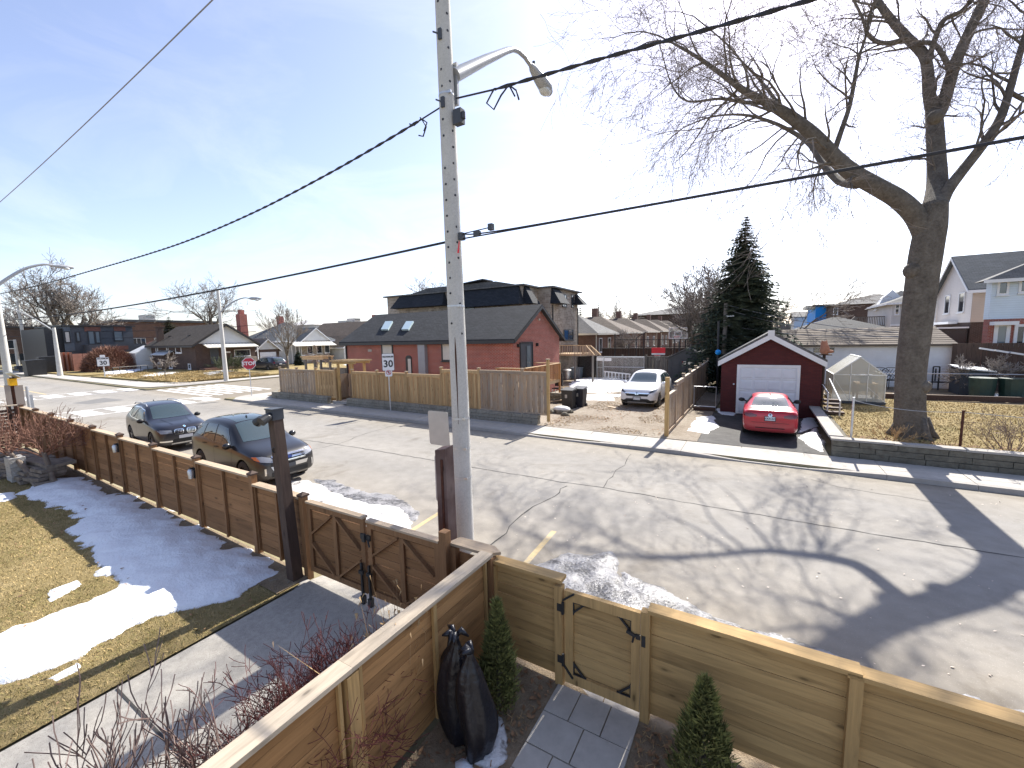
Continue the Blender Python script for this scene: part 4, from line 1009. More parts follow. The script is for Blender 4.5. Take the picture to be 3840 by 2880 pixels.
# the big maple on the raised lawn, limbs surveyed from the photograph
TY = 17.9
def lm(pts):
    P = [atY(px, py, Y) for px, py, Y, r in pts]; return smooth_path(P, 4), list(np.interp(np.linspace(0, len(pts) - 1, (len(pts) - 1) * 4 + 1), range(len(pts)), [r for *_, r in pts]))
maple_base = np.array(atY(3418, 1632, TY))
maple = thing('maple_tree', 'huge bare maple with spreading limbs on the raised lawn', 'tree', (maple_base[0], TY, LAWN_R - .03))
LIMBS = dict(
    trunk=[(3418, 1660, TY, .62), (3416, 1625, TY, .50), (3412, 1540, TY, .425), (3415, 1400, TY, .41), (3432, 1250, TY, .42), (3450, 1100, TY, .43), (3470, 960, TY, .44), (3490, 850, TY, .42), (3505, 760, TY, .33)],
    left=[(3480, 920, TY, .36), (3440, 820, TY - .1, .36), (3375, 752, TY - .3, .34), (3299, 706, TY - .5, .32), (3200, 650, TY - .7, .31), (3130, 590, TY - .9, .28), (3050, 505, TY - 1.1, .25), (2957, 433, TY - 1.3, .22), (2866, 380, TY - 1.5, .17), (2790, 340, TY - 1.7, .13), (2722, 290, TY - 1.9, .10), (2616, 215, TY - 2.1, .07), (2520, 160, TY - 2.3, .04)],
    twin=[(3215, 690, TY + -0.3, .20), (3150, 680, TY + 1.0, .17), (3090, 620, TY + 2.2, .15), (3040, 545, TY + 3.5, .13), (2980, 500, TY + 4.3, .11), (2890, 456, TY + 4.4, .09), (2780, 430, TY + 4.4, .07), (2660, 440, TY + 4.5, .05), (2560, 480, TY + 4.5, .035)],
    riser=[(3124, 580, TY - .8, .12), (3155, 490, TY - .7, .10), (3185, 400, TY - .6, .085), (3205, 300, TY - .5, .075), (3222, 210, TY - .4, .06), (3246, 140, TY - .3, .045), (3270, 40, TY - .2, .03)],
    mid=[(3500, 800, TY + 0.1, .36), (3514, 700, TY + 1.1, .30), (3512, 600, TY + 1.8, .275), (3505, 470, TY + 2.4, .26), (3500, 420, TY + 3.0, .25)],
    midl=[(3503, 450, TY + 2.9, .22), (3484, 350, TY + 3.0, .20), (3478, 260, TY + 3.1, .185), (3460, 200, TY + 3.2, .17), (3400, 140, TY + 3.3, .16), (3337, 68, TY + 3.4, .14), (3290, 0, TY + 3.5, .12), (3250, -90, TY + 3.6, .09), (3190, -190, TY + 3.7, .06)],
    midr=[(3510, 450, TY + 2.9, .22), (3540, 380, TY + 3.1, .21), (3578, 250, TY + 3.2, .20), (3626, 137, TY + 3.4, .18), (3690, 0, TY + 3.6, .165), (3740, -120, TY + 3.7, .14), (3790, -260, TY + 3.9, .10)],
    curl=[(3478, 240, TY + 3.0, .10), (3505, 150, TY + 2.9, .095), (3540, 75, TY + 2.8, .09), (3600, 45, TY + 2.8, .075), (3650, -10, TY + 2.7, .055), (3700, -90, TY + 2.6, .04)],
    link=[(3565, 270, TY + 3.0, .10), (3540, 215, TY + 3.0, .09), (3500, 165, TY + 3.0, .08), (3440, 160, TY + 3.0, .08)],
    curl2=[(3400, 140, TY + 3.2, .085), (3350, 158, TY + 3.1, .085), (3300, 160, TY + 3.0, .08), (3255, 130, TY + 3.0, .07), (3235, 70, TY + 2.9, .055), (3200, 0, TY + 2.8, .045), (3150, -80, TY + 2.7, .03)],
    right=[(3520, 790, TY + 0.2, .24), (3550, 720, TY + 0.5, .21), (3605, 645, TY + 0.8, .19), (3671, 562, TY + 1.0, .175), (3745, 456, TY + 1.3, .155), (3785, 342, TY + 1.6, .13), (3823, 205, TY + 1.9, .11), (3870, 60, TY + 2.1, .09), (3940, -80, TY + 2.4, .06)],
    right2=[(3785, 345, TY + 1.8, .085), (3840, 375, TY + 1.9, .075), (3910, 410, TY + 2.0, .06), (4000, 480, TY + 2.1, .04)],
    left3=[(2866, 385, TY - 1.5, .09), (2800, 385, TY - 1.2, .075), (2700, 370, TY - .9, .06), (2580, 380, TY - .6, .045), (2520, 320, TY - .4, .035), (2480, 190, TY - .2, .025)],
    left4=[(2957, 440, TY - 1.4, .09), (2850, 300, TY - .5, .06), (2790, 240, TY + .2, .05), (2720, 160, TY + .8, .04), (2600, 60, TY + 1.3, .03)])
wood_, twig = MB(), MB()
paths = {}
for k_, v_ in LIMBS.items():
    P_, R_ = lm(v_); R_ = [r_ * (.92 if k_ == 'trunk' else .88 if k_[:3] in ('mid', 'cur', 'lin') else .76) for r_ in R_]; paths[k_] = (P_, R_); wood_.tube(P_, R_, 16 if k_ == 'trunk' else 12 if k_ in ('left', 'mid', 'midl', 'midr', 'right') else 8)
for (px_, py_, r_) in ((3300, 715, .2), (3425, 1015, .26), (3465, 1450, .2), (3200, 655, .2), (3507, 440, .2)):
    p_ = atY(px_, py_, TY - .15); wood_.sphere(tuple(p_), r_, 10, 6)
# buttress roots
for a_ in np.linspace(0, 2 * math.pi, 7)[:-1]:
    c_ = maple_base; wood_.tube([(c_[0] + .30 * math.cos(a_), TY + .30 * math.sin(a_), LAWN_R + .6), (c_[0] + .42 * math.cos(a_), TY + .42 * math.sin(a_), LAWN_R + .15), (c_[0] + .62 * math.cos(a_), TY + .62 * math.sin(a_), LAWN_R - .12)], [.10, .13, .10], 8)
R = random.Random(11)
cfgM = dict(up=[-.03, -.06, -.05, .0, .03], wander=.26, rmin=.0046, wood=3, kids=[0, 4, 5, 4, 4], angle=(.35, 1.05), len=(.48, .78), taper=.75, seg=5)
def sprout(key, n, t0, L, depth, cfg, bias=(0, 0, 0), r=.5):
    P_, R_ = paths[key]; m = len(P_)
    for j in range(n):
        t = t0 + (1 - t0) * (j + R.random()) / n; i = min(m - 2, int(t * (m - 1))); d = P_[i + 1] - P_[i]; d = d / np.linalg.norm(d)
        a = R.uniform(.5, 1.2); nd = d * math.cos(a) + _perp(d, R) * math.sin(a) + np.array(bias); nd /= np.linalg.norm(nd)
        grow((wood_, twig), P_[i], nd, L * R.uniform(.65, 1.15), min(R_[i] * r, .045), depth, R, cfg)
    d = P_[-1] - P_[-2]; grow((wood_, twig), P_[-1], d, L, R_[-1] * .9, depth, R, cfg)
droop = dict(cfgM, up=[-.05, -.10, -.12, -.06, .0])
sprout('left', 16, .30, 2.6, 3, droop, (-.25, 0, -.1)); sprout('left', 10, .45, 2.2, 3, cfgM, (-.1, 0, .35))
sprout('twin', 17, .25, 2.6, 3, droop, (-.3, 0, -.35)); sprout('left3', 14, .2, 2.1, 3, droop, (-.3, 0, -.1)); sprout('left4', 13, .2, 1.9, 3, cfgM, (-.2, 0, .1))
sprout('riser', 12, .2, 1.7, 3, cfgM); sprout('midl', 13, .3, 1.9, 3, cfgM); sprout('midr', 12, .3, 2.0, 3, cfgM, (.2, 0, 0)); sprout('curl', 7, .2, 1.4, 3, cfgM)
sprout('curl2', 8, .2, 1.6, 3, cfgM, (-.2, 0, 0)); sprout('right', 16, .3, 2.4, 3, droop, (.2, 0, -.1)); sprout('right2', 6, .2, 1.6, 3, droop, (.1, 0, -.3)); sprout('mid', 5, .3, 1.2, 3, cfgM)
wood_.build('trunk', m_bark, maple, smooth='all', recalc=False); twig.build('crown', m_twig, maple, recalc=False)

# ------------------------------------------------------------------ conifers
def conifer(name, base, H, rad, label, seed, mat, group=None, n=46, per=13, cat='tree', droop=.35, tri=.16, bare=.05, width=1.0):
    R = np.random.RandomState(seed); t = thing(name, label, cat, base, group); b = np.array(base, float)
    MB().tube([b - np.array([0, 0, .2]), b + np.array([0, 0, H * .5]), b + np.array([0, 0, H * .98])], [H * .022, H * .013, .01], 8).build('trunk', m_bark, t)
    T = []
    for k in range(n):
        f = bare + (1 - bare) * k / n; z = H * f; L0 = rad * (1 - f) ** .82 + .008 * rad
        m = max(5, int(per * (1 - f * .6)))
        for j in range(m):
            az = R.uniform(0, 6.283); L = L0 * R.uniform(.65, 1.12); s = max(3, int(9 * L / rad) + 3)
            dirh = np.array([math.cos(az), math.sin(az), 0]); side = np.array([-dirh[1], dirh[0], 0])
            for q in range(s):
                u = (q + .6) / s; zz = z - droop * L * u * u * .6 + .10 * L * max(0, u - .75) + R.uniform(-.03, .03) * H * .1
                c = b + dirh * L * u + np.array([0, 0, zz]); wsp = tri * (1.2 - .6 * u) * width * min(1, .22 + 2.2 * (1 - f))
                for sgn in (-1, 1):
                    for rep in (0, 1):
                        tip = c + side * sgn * wsp * R.uniform(.6, 1.5) * 1.8 + dirh * wsp * R.uniform(.3, 1.1) + np.array([0, 0, -wsp * R.uniform(.1, .9)])
                        T.append((c + np.array([0, 0, wsp * .25]), c - dirh * wsp * .8 + np.array([0, 0, R.uniform(-.4, .4) * wsp]), tip))
    tri_mesh('crown', T, mat, t); return t
sp = atY(2797, 805, 33.0)
conifer('spruce_tree', (sp[0], 33.0, .3), sp[2] - .3, 4.3, 'tall dark spruce behind the maroon garage', 3, m_needle, n=64, per=26, tri=.26)
# ------------------------------------------------------------------ vehicles
def text_mesh(s, size, mat, name, parent, M, ext=.002, bold=0.0):
    cu = bpy.data.curves.new('t', 'FONT'); cu.body = s; cu.size = size; cu.align_x = 'CENTER'; cu.align_y = 'CENTER'; cu.extrude = ext; cu.offset = bold; cu.resolution_u = 3
    ob = bpy.data.objects.new('t', cu); COL.objects.link(ob)
    dg = bpy.context.evaluated_depsgraph_get(); dg.update(); me = bpy.data.meshes.new_from_object(ob.evaluated_get(dg)); me.name = name
    bpy.data.objects.remove(ob); bpy.data.curves.remove(cu)
    me.transform(M); me.materials.clear(); me.materials.append(mat)
    off = OFF.get(parent.name, (0, 0, 0)); me.transform(Matrix.Translation((-off[0], -off[1], -off[2])))
    o = bpy.data.objects.new(name, me); COL.objects.link(o); o.parent = parent; return o
def frame_mat(o, u, v):
    u = Vector(u).normalized(); v = Vector(v).normalized(); n = u.cross(v)
    return Matrix(((u.x, v.x, n.x, o[0]), (u.y, v.y, n.y, o[1]), (u.z, v.z, n.z, o[2]), (0, 0, 0, 1)))
def car_ring(st):
    x, zb, zs, zt, wl, wt = st; c8 = .70 + .16 * min(1, max(0, (zt - zs) / .5)); z8 = zs + (zt - zs) * c8
    h = [(0, zb), (.6 * wl, zb), (.92 * wl, zb + .03), (.985 * wl, zb + .15), (wl, zb + .45 * (zs - zb)), (.99 * wl, zs - .07), (.955 * wl, zs),
         (.5 * (.955 * wl + wt) + .012, .5 * (zs + z8)), (wt, z8), (wt * .76, zs + (zt - zs) * .965), (0, zt)]
    return h + [(-y, z) for y, z in reversed(h[1:-1])]
def car(name, spec, label, paint_m, loc, rz, group=None, scale=1.0):
    L = spec['L']; root = thing(name, label, spec.get('cat', 'car'), (0, 0, 0), group); OFF[root.name] = (0, 0, 0)
    rings = [car_ring(s) for s in spec['st']]; n = len(rings[0]); mb = MB()
    for s, r in zip(spec['st'], rings): mb.v += [(L / 2 - s[0], y, z) for y, z in r]
    for i in range(len(rings) - 1): mb.f += [(i * n + k, i * n + (k + 1) % n, (i + 1) * n + (k + 1) % n, (i + 1) * n + k) for k in range(n)]
    mb.f += [tuple(reversed(range(n))), tuple((len(rings) - 1) * n + k for k in range(n))]
    body = mb.build('body', paint_m, root, smooth='all')
    md = body.modifiers.new('s', 'SUBSURF'); md.levels = 2; md.render_levels = 2
    wr, ax, tw = spec['wr'], spec['axles'], spec['track']
    cut = MB()
    for a in ax:
        for s in (-1, 1): cut.tube([(L / 2 - a, s * (tw - .30), wr), (L / 2 - a, s * (tw + .5), wr)], wr + .055, 28)
    co = cut.build('cutter', None, None); bo = body.modifiers.new('b', 'BOOLEAN'); bo.object = co; bo.operation = 'DIFFERENCE'; bo.solver = 'EXACT'
    dg = bpy.context.evaluated_depsgraph_get(); dg.update(); me = bpy.data.meshes.new_from_object(body.evaluated_get(dg)); me.name = 'body'
    body.modifiers.clear(); body.data = me; bpy.data.objects.remove(co)
    me.materials.clear(); me.materials.append(paint_m)
    me.polygons.foreach_set('use_smooth', [True] * len(me.polygons))
    try: me.set_sharp_from_angle(angle=math.radians(50))
    except Exception: pass
    bvh = BVHTree.FromPolygons([v.co[:] for v in me.vertices], [p.vertices[:] for p in me.polygons])
    def decal(nm, polys, view, mat, off=.006, parent=root, res=.09):
        obs = []
        for poly in polys if isinstance(polys[0][0], (tuple, list)) else [polys]:
            bm = bmesh.new()
            if view[0] == 's': P3 = [(L / 2 - x, 0, z) for x, z in poly]
            elif view == 't': P3 = [(L / 2 - x, y, 0) for x, y in poly]
            else: P3 = [(0, y, z) for y, z in poly]
            f = bm.faces.new([bm.verts.new(p) for p in P3]); bmesh.ops.triangulate(bm, faces=bm.faces[:])
            for _ in range(4):
                e = [e for e in bm.edges if e.calc_length() > res]
                if not e: break
                bmesh.ops.subdivide_edges(bm, edges=e, cuts=1, use_grid_fill=False); bmesh.ops.triangulate(bm, faces=bm.faces[:])
            D_ = {'s-': Vector((0, 1, 0)), 's+': Vector((0, -1, 0)), 'f': Vector((-1, 0, 0)), 'r': Vector((1, 0, 0)), 't': Vector((0, 0, -1))}[view]
            for v in bm.verts:
                o_ = v.co - D_ * 6; h = bvh.ray_cast(o_, D_)
                if h[0] is None: h = bvh.find_nearest(v.co - D_ * (L / 2 if view in 'fr' else .9))
                nn = h[1]
                if nn.dot(D_) > 0: nn = -nn
                v.co = h[0] + nn * off
            bmesh.ops.recalc_face_normals(bm, faces=bm.faces[:])
            if sum((f.normal.dot(D_) for f in bm.faces)) > 0: bmesh.ops.reverse_faces(bm, faces=bm.faces[:])
            m2 = bpy.data.meshes.new(nm); bm.to_mesh(m2); bm.free(); m2.materials.append(mat)
            m2.polygons.foreach_set('use_smooth', [True] * len(m2.polygons))
            o = bpy.data.objects.new(nm, m2); COL.objects.link(o); o.parent = parent; OFF[o.name] = (0, 0, 0); obs.append(o)
        return obs[0]
    sides = ('s-', 's+')
    for poly in spec['windows']:
        for sd in sides:
            if spec.get('win_frame'):
                cx = sum(p[0] for p in poly) / len(poly); cz = sum(p[1] for p in poly) / len(poly)
                decal('window_trim', [(cx + (x - cx) * 1.07, cz + (z - cz) * 1.16) for x, z in poly], sd, spec['win_frame'], .003)
            decal('window', poly, sd, m_carglass, .007)
    decal('windscreen', spec['screen'], 't', m_carglass, .006); decal('rear_window', spec['rear'], spec.get('rear_view', 'r'), m_carglass, .006)
    for nm, poly, view, mat, *o in spec['decals']: decal(nm, poly, view, mat, *(o or (.006,)))
    for dl in spec.get('door_lines', []):
        for sd in sides: decal('door_gap', dl, sd, m_cardark, .003)
    for a in ax:
        for s in (-1, 1):
            c = np.array([L / 2 - a, s * tw, wr]); w = .11
            pr = [(wr * .62, w), (wr * .90, w), (wr * .985, w * .8), (wr, w * .4), (wr, -w * .4), (wr * .985, -w * .8), (wr * .9, -w), (wr * .62, -w)]
            m = MB(); K = 28
            for k in range(K):
                t = 2 * math.pi * k / K; m.v += [(c[0] + r * math.cos(t), c[1] + y, c[2] + r * math.sin(t)) for r, y in pr]
            q = len(pr); m.f = [(k * q + j, k * q + (j + 1) % q, ((k + 1) % K) * q + (j + 1) % q, ((k + 1) % K) * q + j) for k in range(K) for j in range(q)]
            tyre = m.build('tyre', m_tyre, root, smooth=True)
            m = MB(); yo = s * w * .72
            m.tube([(c[0], c[1] + yo - .02 * s, c[2]), (c[0], c[1] + yo, c[2])], wr * .17, 12)
            ri = wr * .66
            for k in range(24):
                t0, t1 = 2 * math.pi * k / 24, 2 * math.pi * (k + 1) / 24
                m.add([(c[0] + r * math.cos(t), c[1] + yo + dy, c[2] + r * math.sin(t)) for t in (t0, t1) for r, dy in ((ri, 0), (ri * .90, 0), (ri * .90, -s * .12))], [(0, 1, 4, 3), (1, 2, 5, 4)])
            for k in range(spec.get('spokes', 5)):
                t = 2 * math.pi * k / spec.get('spokes', 5) + .3
                m.bar((c[0], c[1] + yo - .012 * s, c[2]), (c[0] + ri * .95 * math.cos(t), c[1] + yo - .012 * s, c[2] + ri * .95 * math.sin(t)), .02, wr * .16, (0, 1, 0))
            m.build('rim', spec.get('rim', m_rim), tyre, smooth=True)
            MB().tube([(c[0], c[1] - .09 * s, c[2]), (c[0], c[1] + .0 * s, c[2])], ri, 20).build('brake_disc', m_cardark, tyre)
    for s in (-1, 1):
        mx, mz, my = spec['mirror']; x_ = L / 2 - mx
        MB().sphere((x_, s * (my + .13), mz), .1, 12, 8, (.75, 1.25, .85)).bar((x_, s * (my - .06), mz - .05), (x_, s * (my + .08), mz - .03), .07, .05).build('mirror', spec.get('mirror_mat', paint_m), root, smooth=True)
    for hx, hz in spec.get('handles', []):
        for sd in sides: decal('door_handle', [(hx - .1, hz - .018), (hx + .1, hz - .018), (hx + .1, hz + .018), (hx - .1, hz + .018)], sd, spec.get('handle_mat', paint_m), .025)
    MB().box((-L / 2 + .35, -.6, .22), (L / 2 - .3, .6, .34)).build('underbody', m_cardark, root)
    if spec.get('rails'):
        x0_, x1_, yr, zr_ = spec['rails']
        for s in (-1, 1):
            MB().tube([(L / 2 - x0_, s * (yr + .015), zr_ - .06), (L / 2 - x0_ - .15, s * yr, zr_ + .015), (L / 2 - (x0_ + x1_) / 2, s * yr, zr_ + .045), (L / 2 - x1_ + .15, s * (yr - .01), zr_ - .0), (L / 2 - x1_, s * (yr - .0), zr_ - .09)], .018, 8).build('roof_rail', spec['rail_mat'], root, smooth=True)
    if spec.get('fin'): MB().add([(L / 2 - spec['fin'][0], -.02, spec['fin'][1]), (L / 2 - spec['fin'][0] - .16, -.025, spec['fin'][1] - .01), (L / 2 - spec['fin'][0] - .16, .025, spec['fin'][1] - .01), (L / 2 - spec['fin'][0] - .14, 0, spec['fin'][1] + .07)], [(0, 1, 3), (1, 2, 3), (2, 0, 3), (0, 2, 1)]).build('roof_fin', m_cardark, root)
    if spec.get('extra'): spec['extra'](root, L, bvh, decal)
    root.location = tuple(float(t) for t in loc); root.rotation_euler = (0, 0, rz); root.scale = scale if isinstance(scale, tuple) else (scale,) * 3
    return root
def sym(poly): return [poly, [(-y, z) for y, z in poly]]
def rect(x0, x1, z0, z1): return [(x0, z0), (x1, z0), (x1, z1), (x0, z1)]
def oval(cx, cz, rx, rz_, n=18): return [(cx + rx * math.cos(2 * math.pi * k / n), cz + rz_ * math.sin(2 * math.pi * k / n)) for k in range(n)]
def rrect(x0, x1, z0, z1, r=.06):
    out = []
    for cx, cz, t0 in ((x1 - r, z0 + r, -90), (x1 - r, z1 - r, 0), (x0 + r, z1 - r, 90), (x0 + r, z0 + r, 180)):
        out += [(cx + r * math.cos(math.radians(t0 + 30 * k)), cz + r * math.sin(math.radians(t0 + 30 * k))) for k in range(4)]
    return out

SUV = [(0, 0.36, 0.62, 0.7, 0.62, 0.45), (0.06, 0.28, 0.72, 0.84, 0.8, 0.6), (0.22, 0.22, 0.84, 0.97, 0.9, 0.7), (0.6, 0.2, 0.93, 1.05, 0.95, 0.76), (1, 0.2, 0.98, 1.1, 0.96, 0.78), (1.28, 0.2, 1, 1.15, 0.96, 0.79),
       (1.48, 0.2, 1.02, 1.25, 0.96, 0.76), (1.95, 0.2, 1.04, 1.59, 0.96, 0.725), (2.2, 0.2, 1.05, 1.68, 0.96, 0.71), (2.8, 0.2, 1.07, 1.73, 0.96, 0.715), (3.4, 0.2, 1.1, 1.72, 0.96, 0.705), (3.95, 0.2, 1.13, 1.66, 0.955, 0.675),
       (4.25, 0.22, 1.14, 1.52, 0.945, 0.665), (4.48, 0.25, 1.1, 1.25, 0.92, 0.66), (4.62, 0.3, 1, 1.08, 0.86, 0.66), (4.68, 0.4, 0.85, 0.95, 0.72, 0.55)]
def ford_extra(root, L, bvh, decal):
    for z in (.70, .775, .85): decal('grille_bar', rect(-.50, .50, z - .022, z + .022), 'f', m_chrome, .02)
    decal('badge', oval(0, .78, .085, .036), 'f', plain('oval_badge_blue', (.02, .04, .16), .3, .1, 9.0), .032)
spec_ford = dict(L=4.68, st=SUV, wr=.375, axles=(.92, 3.74), track=.845, spokes=5, rim=plain('dark_alloy', (.05, .05, .05), .4, .1, 8.0, metal=.6),
    windows=[[(1.66, 1.10), (2.08, 1.50), (2.68, 1.57), (2.68, 1.11)], [(2.76, 1.115), (2.76, 1.57), (3.42, 1.555), (3.52, 1.17)], [(3.60, 1.18), (3.50, 1.55), (3.86, 1.50), (4.12, 1.24)]],
    screen=[(1.36, -.66), (1.30, -.30), (1.29, 0), (1.30, .30), (1.36, .66), (2.06, .55), (2.10, .25), (2.11, 0), (2.10, -.25), (2.06, -.55)], rear=rrect(-.58, .58, 1.22, 1.52),
    decals=[('grille', [(-.56, .60), (.56, .60), (.60, .90), (-.60, .90)], 'f', m_cardark, .006)] + [('headlight', sym([(.50, .72), (.80, .78), (.88, .90), (.70, .90), (.50, .84)]), 'f', m_headlamp, .008), ('turn_lamp', sym([(.80, .785), (.875, .83), (.885, .895), (.82, .895)]), 'f', m_amber, .012),
        ('chrome_lip', [(-.52, .52), (.52, .52), (.58, .62), (-.58, .62)], 'f', m_chrome, .010), ('lower_grille', rect(-.56, .56, .34, .47), 'f', m_cardark, .006), ('fog_lamp', sym(rect(.70, .745, .42, .60)), 'f', m_chrome, .012), ('number_plate', rect(-.16, .16, .52, .62), 'f', m_dkgrey, .03),
        ('tail_light', sym([(.50, .95), (.85, .95), (.85, 1.12), (.55, 1.10)]), 'r', m_taillamp), ('roof_panel', rect(2.15, 3.75, -.46, .46), 't', m_carglass, .004)],
    mirror=(1.62, 1.10, .90), handles=[(2.55, .99), (3.36, 1.02)], handle_mat=m_cardark, door_lines=[rect(2.715, 2.725, .45, 1.1), rect(1.55, 1.56, .45, 1.02)], fin=(2.35, 1.70), extra=ford_extra)
XST = [(0, 0.38, 0.7, 0.78, 0.6, 0.45), (0.05, 0.28, 0.76, 0.9, 0.8, 0.6), (0.2, 0.22, 0.86, 1, 0.89, 0.7), (0.6, 0.2, 0.95, 1.06, 0.94, 0.76), (1.05, 0.2, 1, 1.1, 0.945, 0.78), (1.36, 0.2, 1.02, 1.14, 0.945, 0.79),
       (1.6, 0.2, 1.03, 1.26, 0.945, 0.75), (2.05, 0.2, 1.04, 1.57, 0.945, 0.715), (2.3, 0.2, 1.05, 1.66, 0.945, 0.705), (2.9, 0.2, 1.07, 1.7, 0.945, 0.705), (3.5, 0.2, 1.09, 1.69, 0.945, 0.695), (4.05, 0.2, 1.12, 1.62, 0.94, 0.655),
       (4.32, 0.22, 1.12, 1.47, 0.93, 0.655), (4.53, 0.25, 1.08, 1.2, 0.9, 0.66), (4.66, 0.3, 1, 1.08, 0.84, 0.64), (4.71, 0.42, 0.85, 0.95, 0.7, 0.52)]
def bmw_extra(root, L, bvh, decal):
    for s in (-1, 1):
        decal('grille', rrect(s * .21 - .165, s * .21 + .165, .66, .86, .07), 'f', m_chrome, .010)
        decal('grille_opening', rrect(s * .21 - .14, s * .21 + .14, .685, .835, .05), 'f', m_cardark, .016)
        for k in range(6): decal('grille_slat', rect(s * .21 - .125 + k * .05 - .009, s * .21 - .125 + k * .05 + .009, .695, .825), 'f', m_chrome, .022)
    decal('badge', oval(0, .92, .045, .03), 'f', m_signwhite, .012); decal('badge', oval(0, .92, .03, .02), 'f', m_bluesmall, .018)
spec_bmw = dict(L=4.71, st=XST, wr=.37, axles=(.88, 3.75), track=.82, spokes=5, win_frame=m_chrome,
    windows=[[(1.78, 1.10), (2.15, 1.46), (2.72, 1.54), (2.72, 1.11)], [(2.79, 1.115), (2.79, 1.54), (3.45, 1.53), (3.55, 1.15)], [(3.62, 1.16), (3.52, 1.52), (3.85, 1.47), (4.05, 1.25)]],
    screen=[(1.44, -.66), (1.38, -.30), (1.37, 0), (1.38, .30), (1.44, .66), (2.16, .55), (2.20, .25), (2.21, 0), (2.20, -.25), (2.16, -.55)], rear=rrect(-.56, .56, 1.20, 1.48),
    decals=[('headlight', sym([(.44, .72), (.80, .74), (.86, .84), (.78, .87), (.46, .84)]), 'f', m_headlamp, .008), ('number_plate', rect(-.24, .24, .50, .62), 'f', m_plate, .02), ('lower_grille', [(-.52, .36), (.52, .36), (.40, .50), (-.40, .50)], 'f', m_cardark, .006),
        ('bumper_trim', sym([(.46, .40), (.84, .42), (.84, .47), (.46, .455)]), 'f', m_chrome, .012), ('skid_plate', rect(-.50, .50, .30, .35), 'f', m_galv, .012), ('tail_light', sym([(.45, .98), (.84, .98), (.84, 1.12), (.5, 1.10)]), 'r', m_taillamp),
        ('hood_crease', [[(.35, .30), (1.30, .42), (1.30, .45), (.35, .33)], [(.35, -.30), (1.30, -.42), (1.30, -.45), (.35, -.33)]], 't', m_paint_ink, .012)],
    mirror=(1.72, 1.12, .88), mirror_mat=m_cardark, handles=[(2.58, .98), (3.40, 1.0)], door_lines=[rect(2.75, 2.76, .45, 1.1)], rails=(2.25, 4.1, .60, 1.66), rail_mat=m_galv, fin=(3.6, 1.665), extra=bmw_extra)
CST = [(0, 0.4, 0.66, 0.74, 0.6, 0.45), (0.05, 0.28, 0.74, 0.88, 0.78, 0.6), (0.2, 0.22, 0.84, 0.98, 0.87, 0.7), (0.6, 0.2, 0.93, 1.07, 0.915, 0.76), (0.98, 0.2, 0.99, 1.13, 0.925, 0.78), (1.2, 0.2, 1.01, 1.18, 0.925, 0.78),
       (1.42, 0.2, 1.03, 1.28, 0.925, 0.75), (1.9, 0.2, 1.04, 1.6, 0.925, 0.715), (2.15, 0.2, 1.05, 1.68, 0.925, 0.705), (2.75, 0.2, 1.07, 1.71, 0.925, 0.705), (3.35, 0.2, 1.09, 1.7, 0.925, 0.695), (3.9, 0.2, 1.11, 1.65, 0.92, 0.665),
       (4.2, 0.22, 1.12, 1.52, 0.91, 0.655), (4.42, 0.25, 1.08, 1.22, 0.88, 0.66), (4.55, 0.3, 1, 1.08, 0.82, 0.64), (4.6, 0.42, 0.85, 0.95, 0.7, 0.52)]
def crv_extra(root, L, bvh, decal):
    decal('badge', rrect(-.085, .085, .69, .82, .03), 'f', m_chrome, .022); decal('badge', rrect(-.065, .065, .705, .805, .02), 'f', m_cardark, .026)
    for s in (-1, 1): decal('badge_stroke', [(s * .05 - .012, .71), (s * .05 + .012, .71), (s * .042 + .012, .80), (s * .042 - .012, .80)], 'f', m_chrome, .032)
    decal('badge_stroke', rect(-.05, .05, .745, .765), 'f', m_chrome, .032)
spec_crv = dict(L=4.60, st=CST, wr=.36, axles=(.90, 3.56), track=.80, spokes=5,
    windows=[[(1.60, 1.12), (2.02, 1.50), (2.60, 1.56), (2.60, 1.12)], [(2.68, 1.125), (2.68, 1.56), (3.30, 1.55), (3.42, 1.16)], [(3.50, 1.17), (3.38, 1.54), (3.75, 1.50), (4.02, 1.26)]],
    screen=[(1.28, -.66), (1.22, -.30), (1.21, 0), (1.22, .30), (1.28, .66), (2.00, .55), (2.04, .25), (2.05, 0), (2.04, -.25), (2.00, -.55)], rear=rrect(-.56, .56, 1.20, 1.50),
    decals=[('grille', [(-.50, .62), (.50, .62), (.58, .74), (-.58, .74)], 'f', m_cardark, .006), ('grille_bar', [(-.60, .74), (.60, .74), (.66, .80), (-.66, .80)], 'f', m_chrome, .010), ('headlight', sym([(.56, .74), (.84, .86), (.87, .93), (.70, .90), (.54, .81)]), 'f', glass('smoked_headlamp', (.05, .055, .06), .06, 1.0), .010),
        ('lower_trim', [(-.86, .30), (.86, .30), (.86, .44), (.62, .42), (.5, .50), (-.5, .50), (-.62, .42), (-.86, .44)], 'f', m_cardark, .008), ('skid_plate', rect(-.46, .46, .30, .35), 'f', m_galv, .014), ('number_plate', rect(-.16, .16, .44, .57), 'f', m_plate, .02), ('plate_frame', rect(-.19, .19, .415, .595), 'f', m_cardark, .014),
        ('tail_light', sym([(.6, .9), (.84, .9), (.80, 1.35), (.66, 1.3)]), 'r', m_taillamp)],
    mirror=(1.56, 1.13, .86), handles=[(2.46, .99), (3.24, 1.01)], door_lines=[rect(2.635, 2.645, .45, 1.1), rect(1.45, 1.46, .45, 1.02)], rim=m_rim, extra=crv_extra)
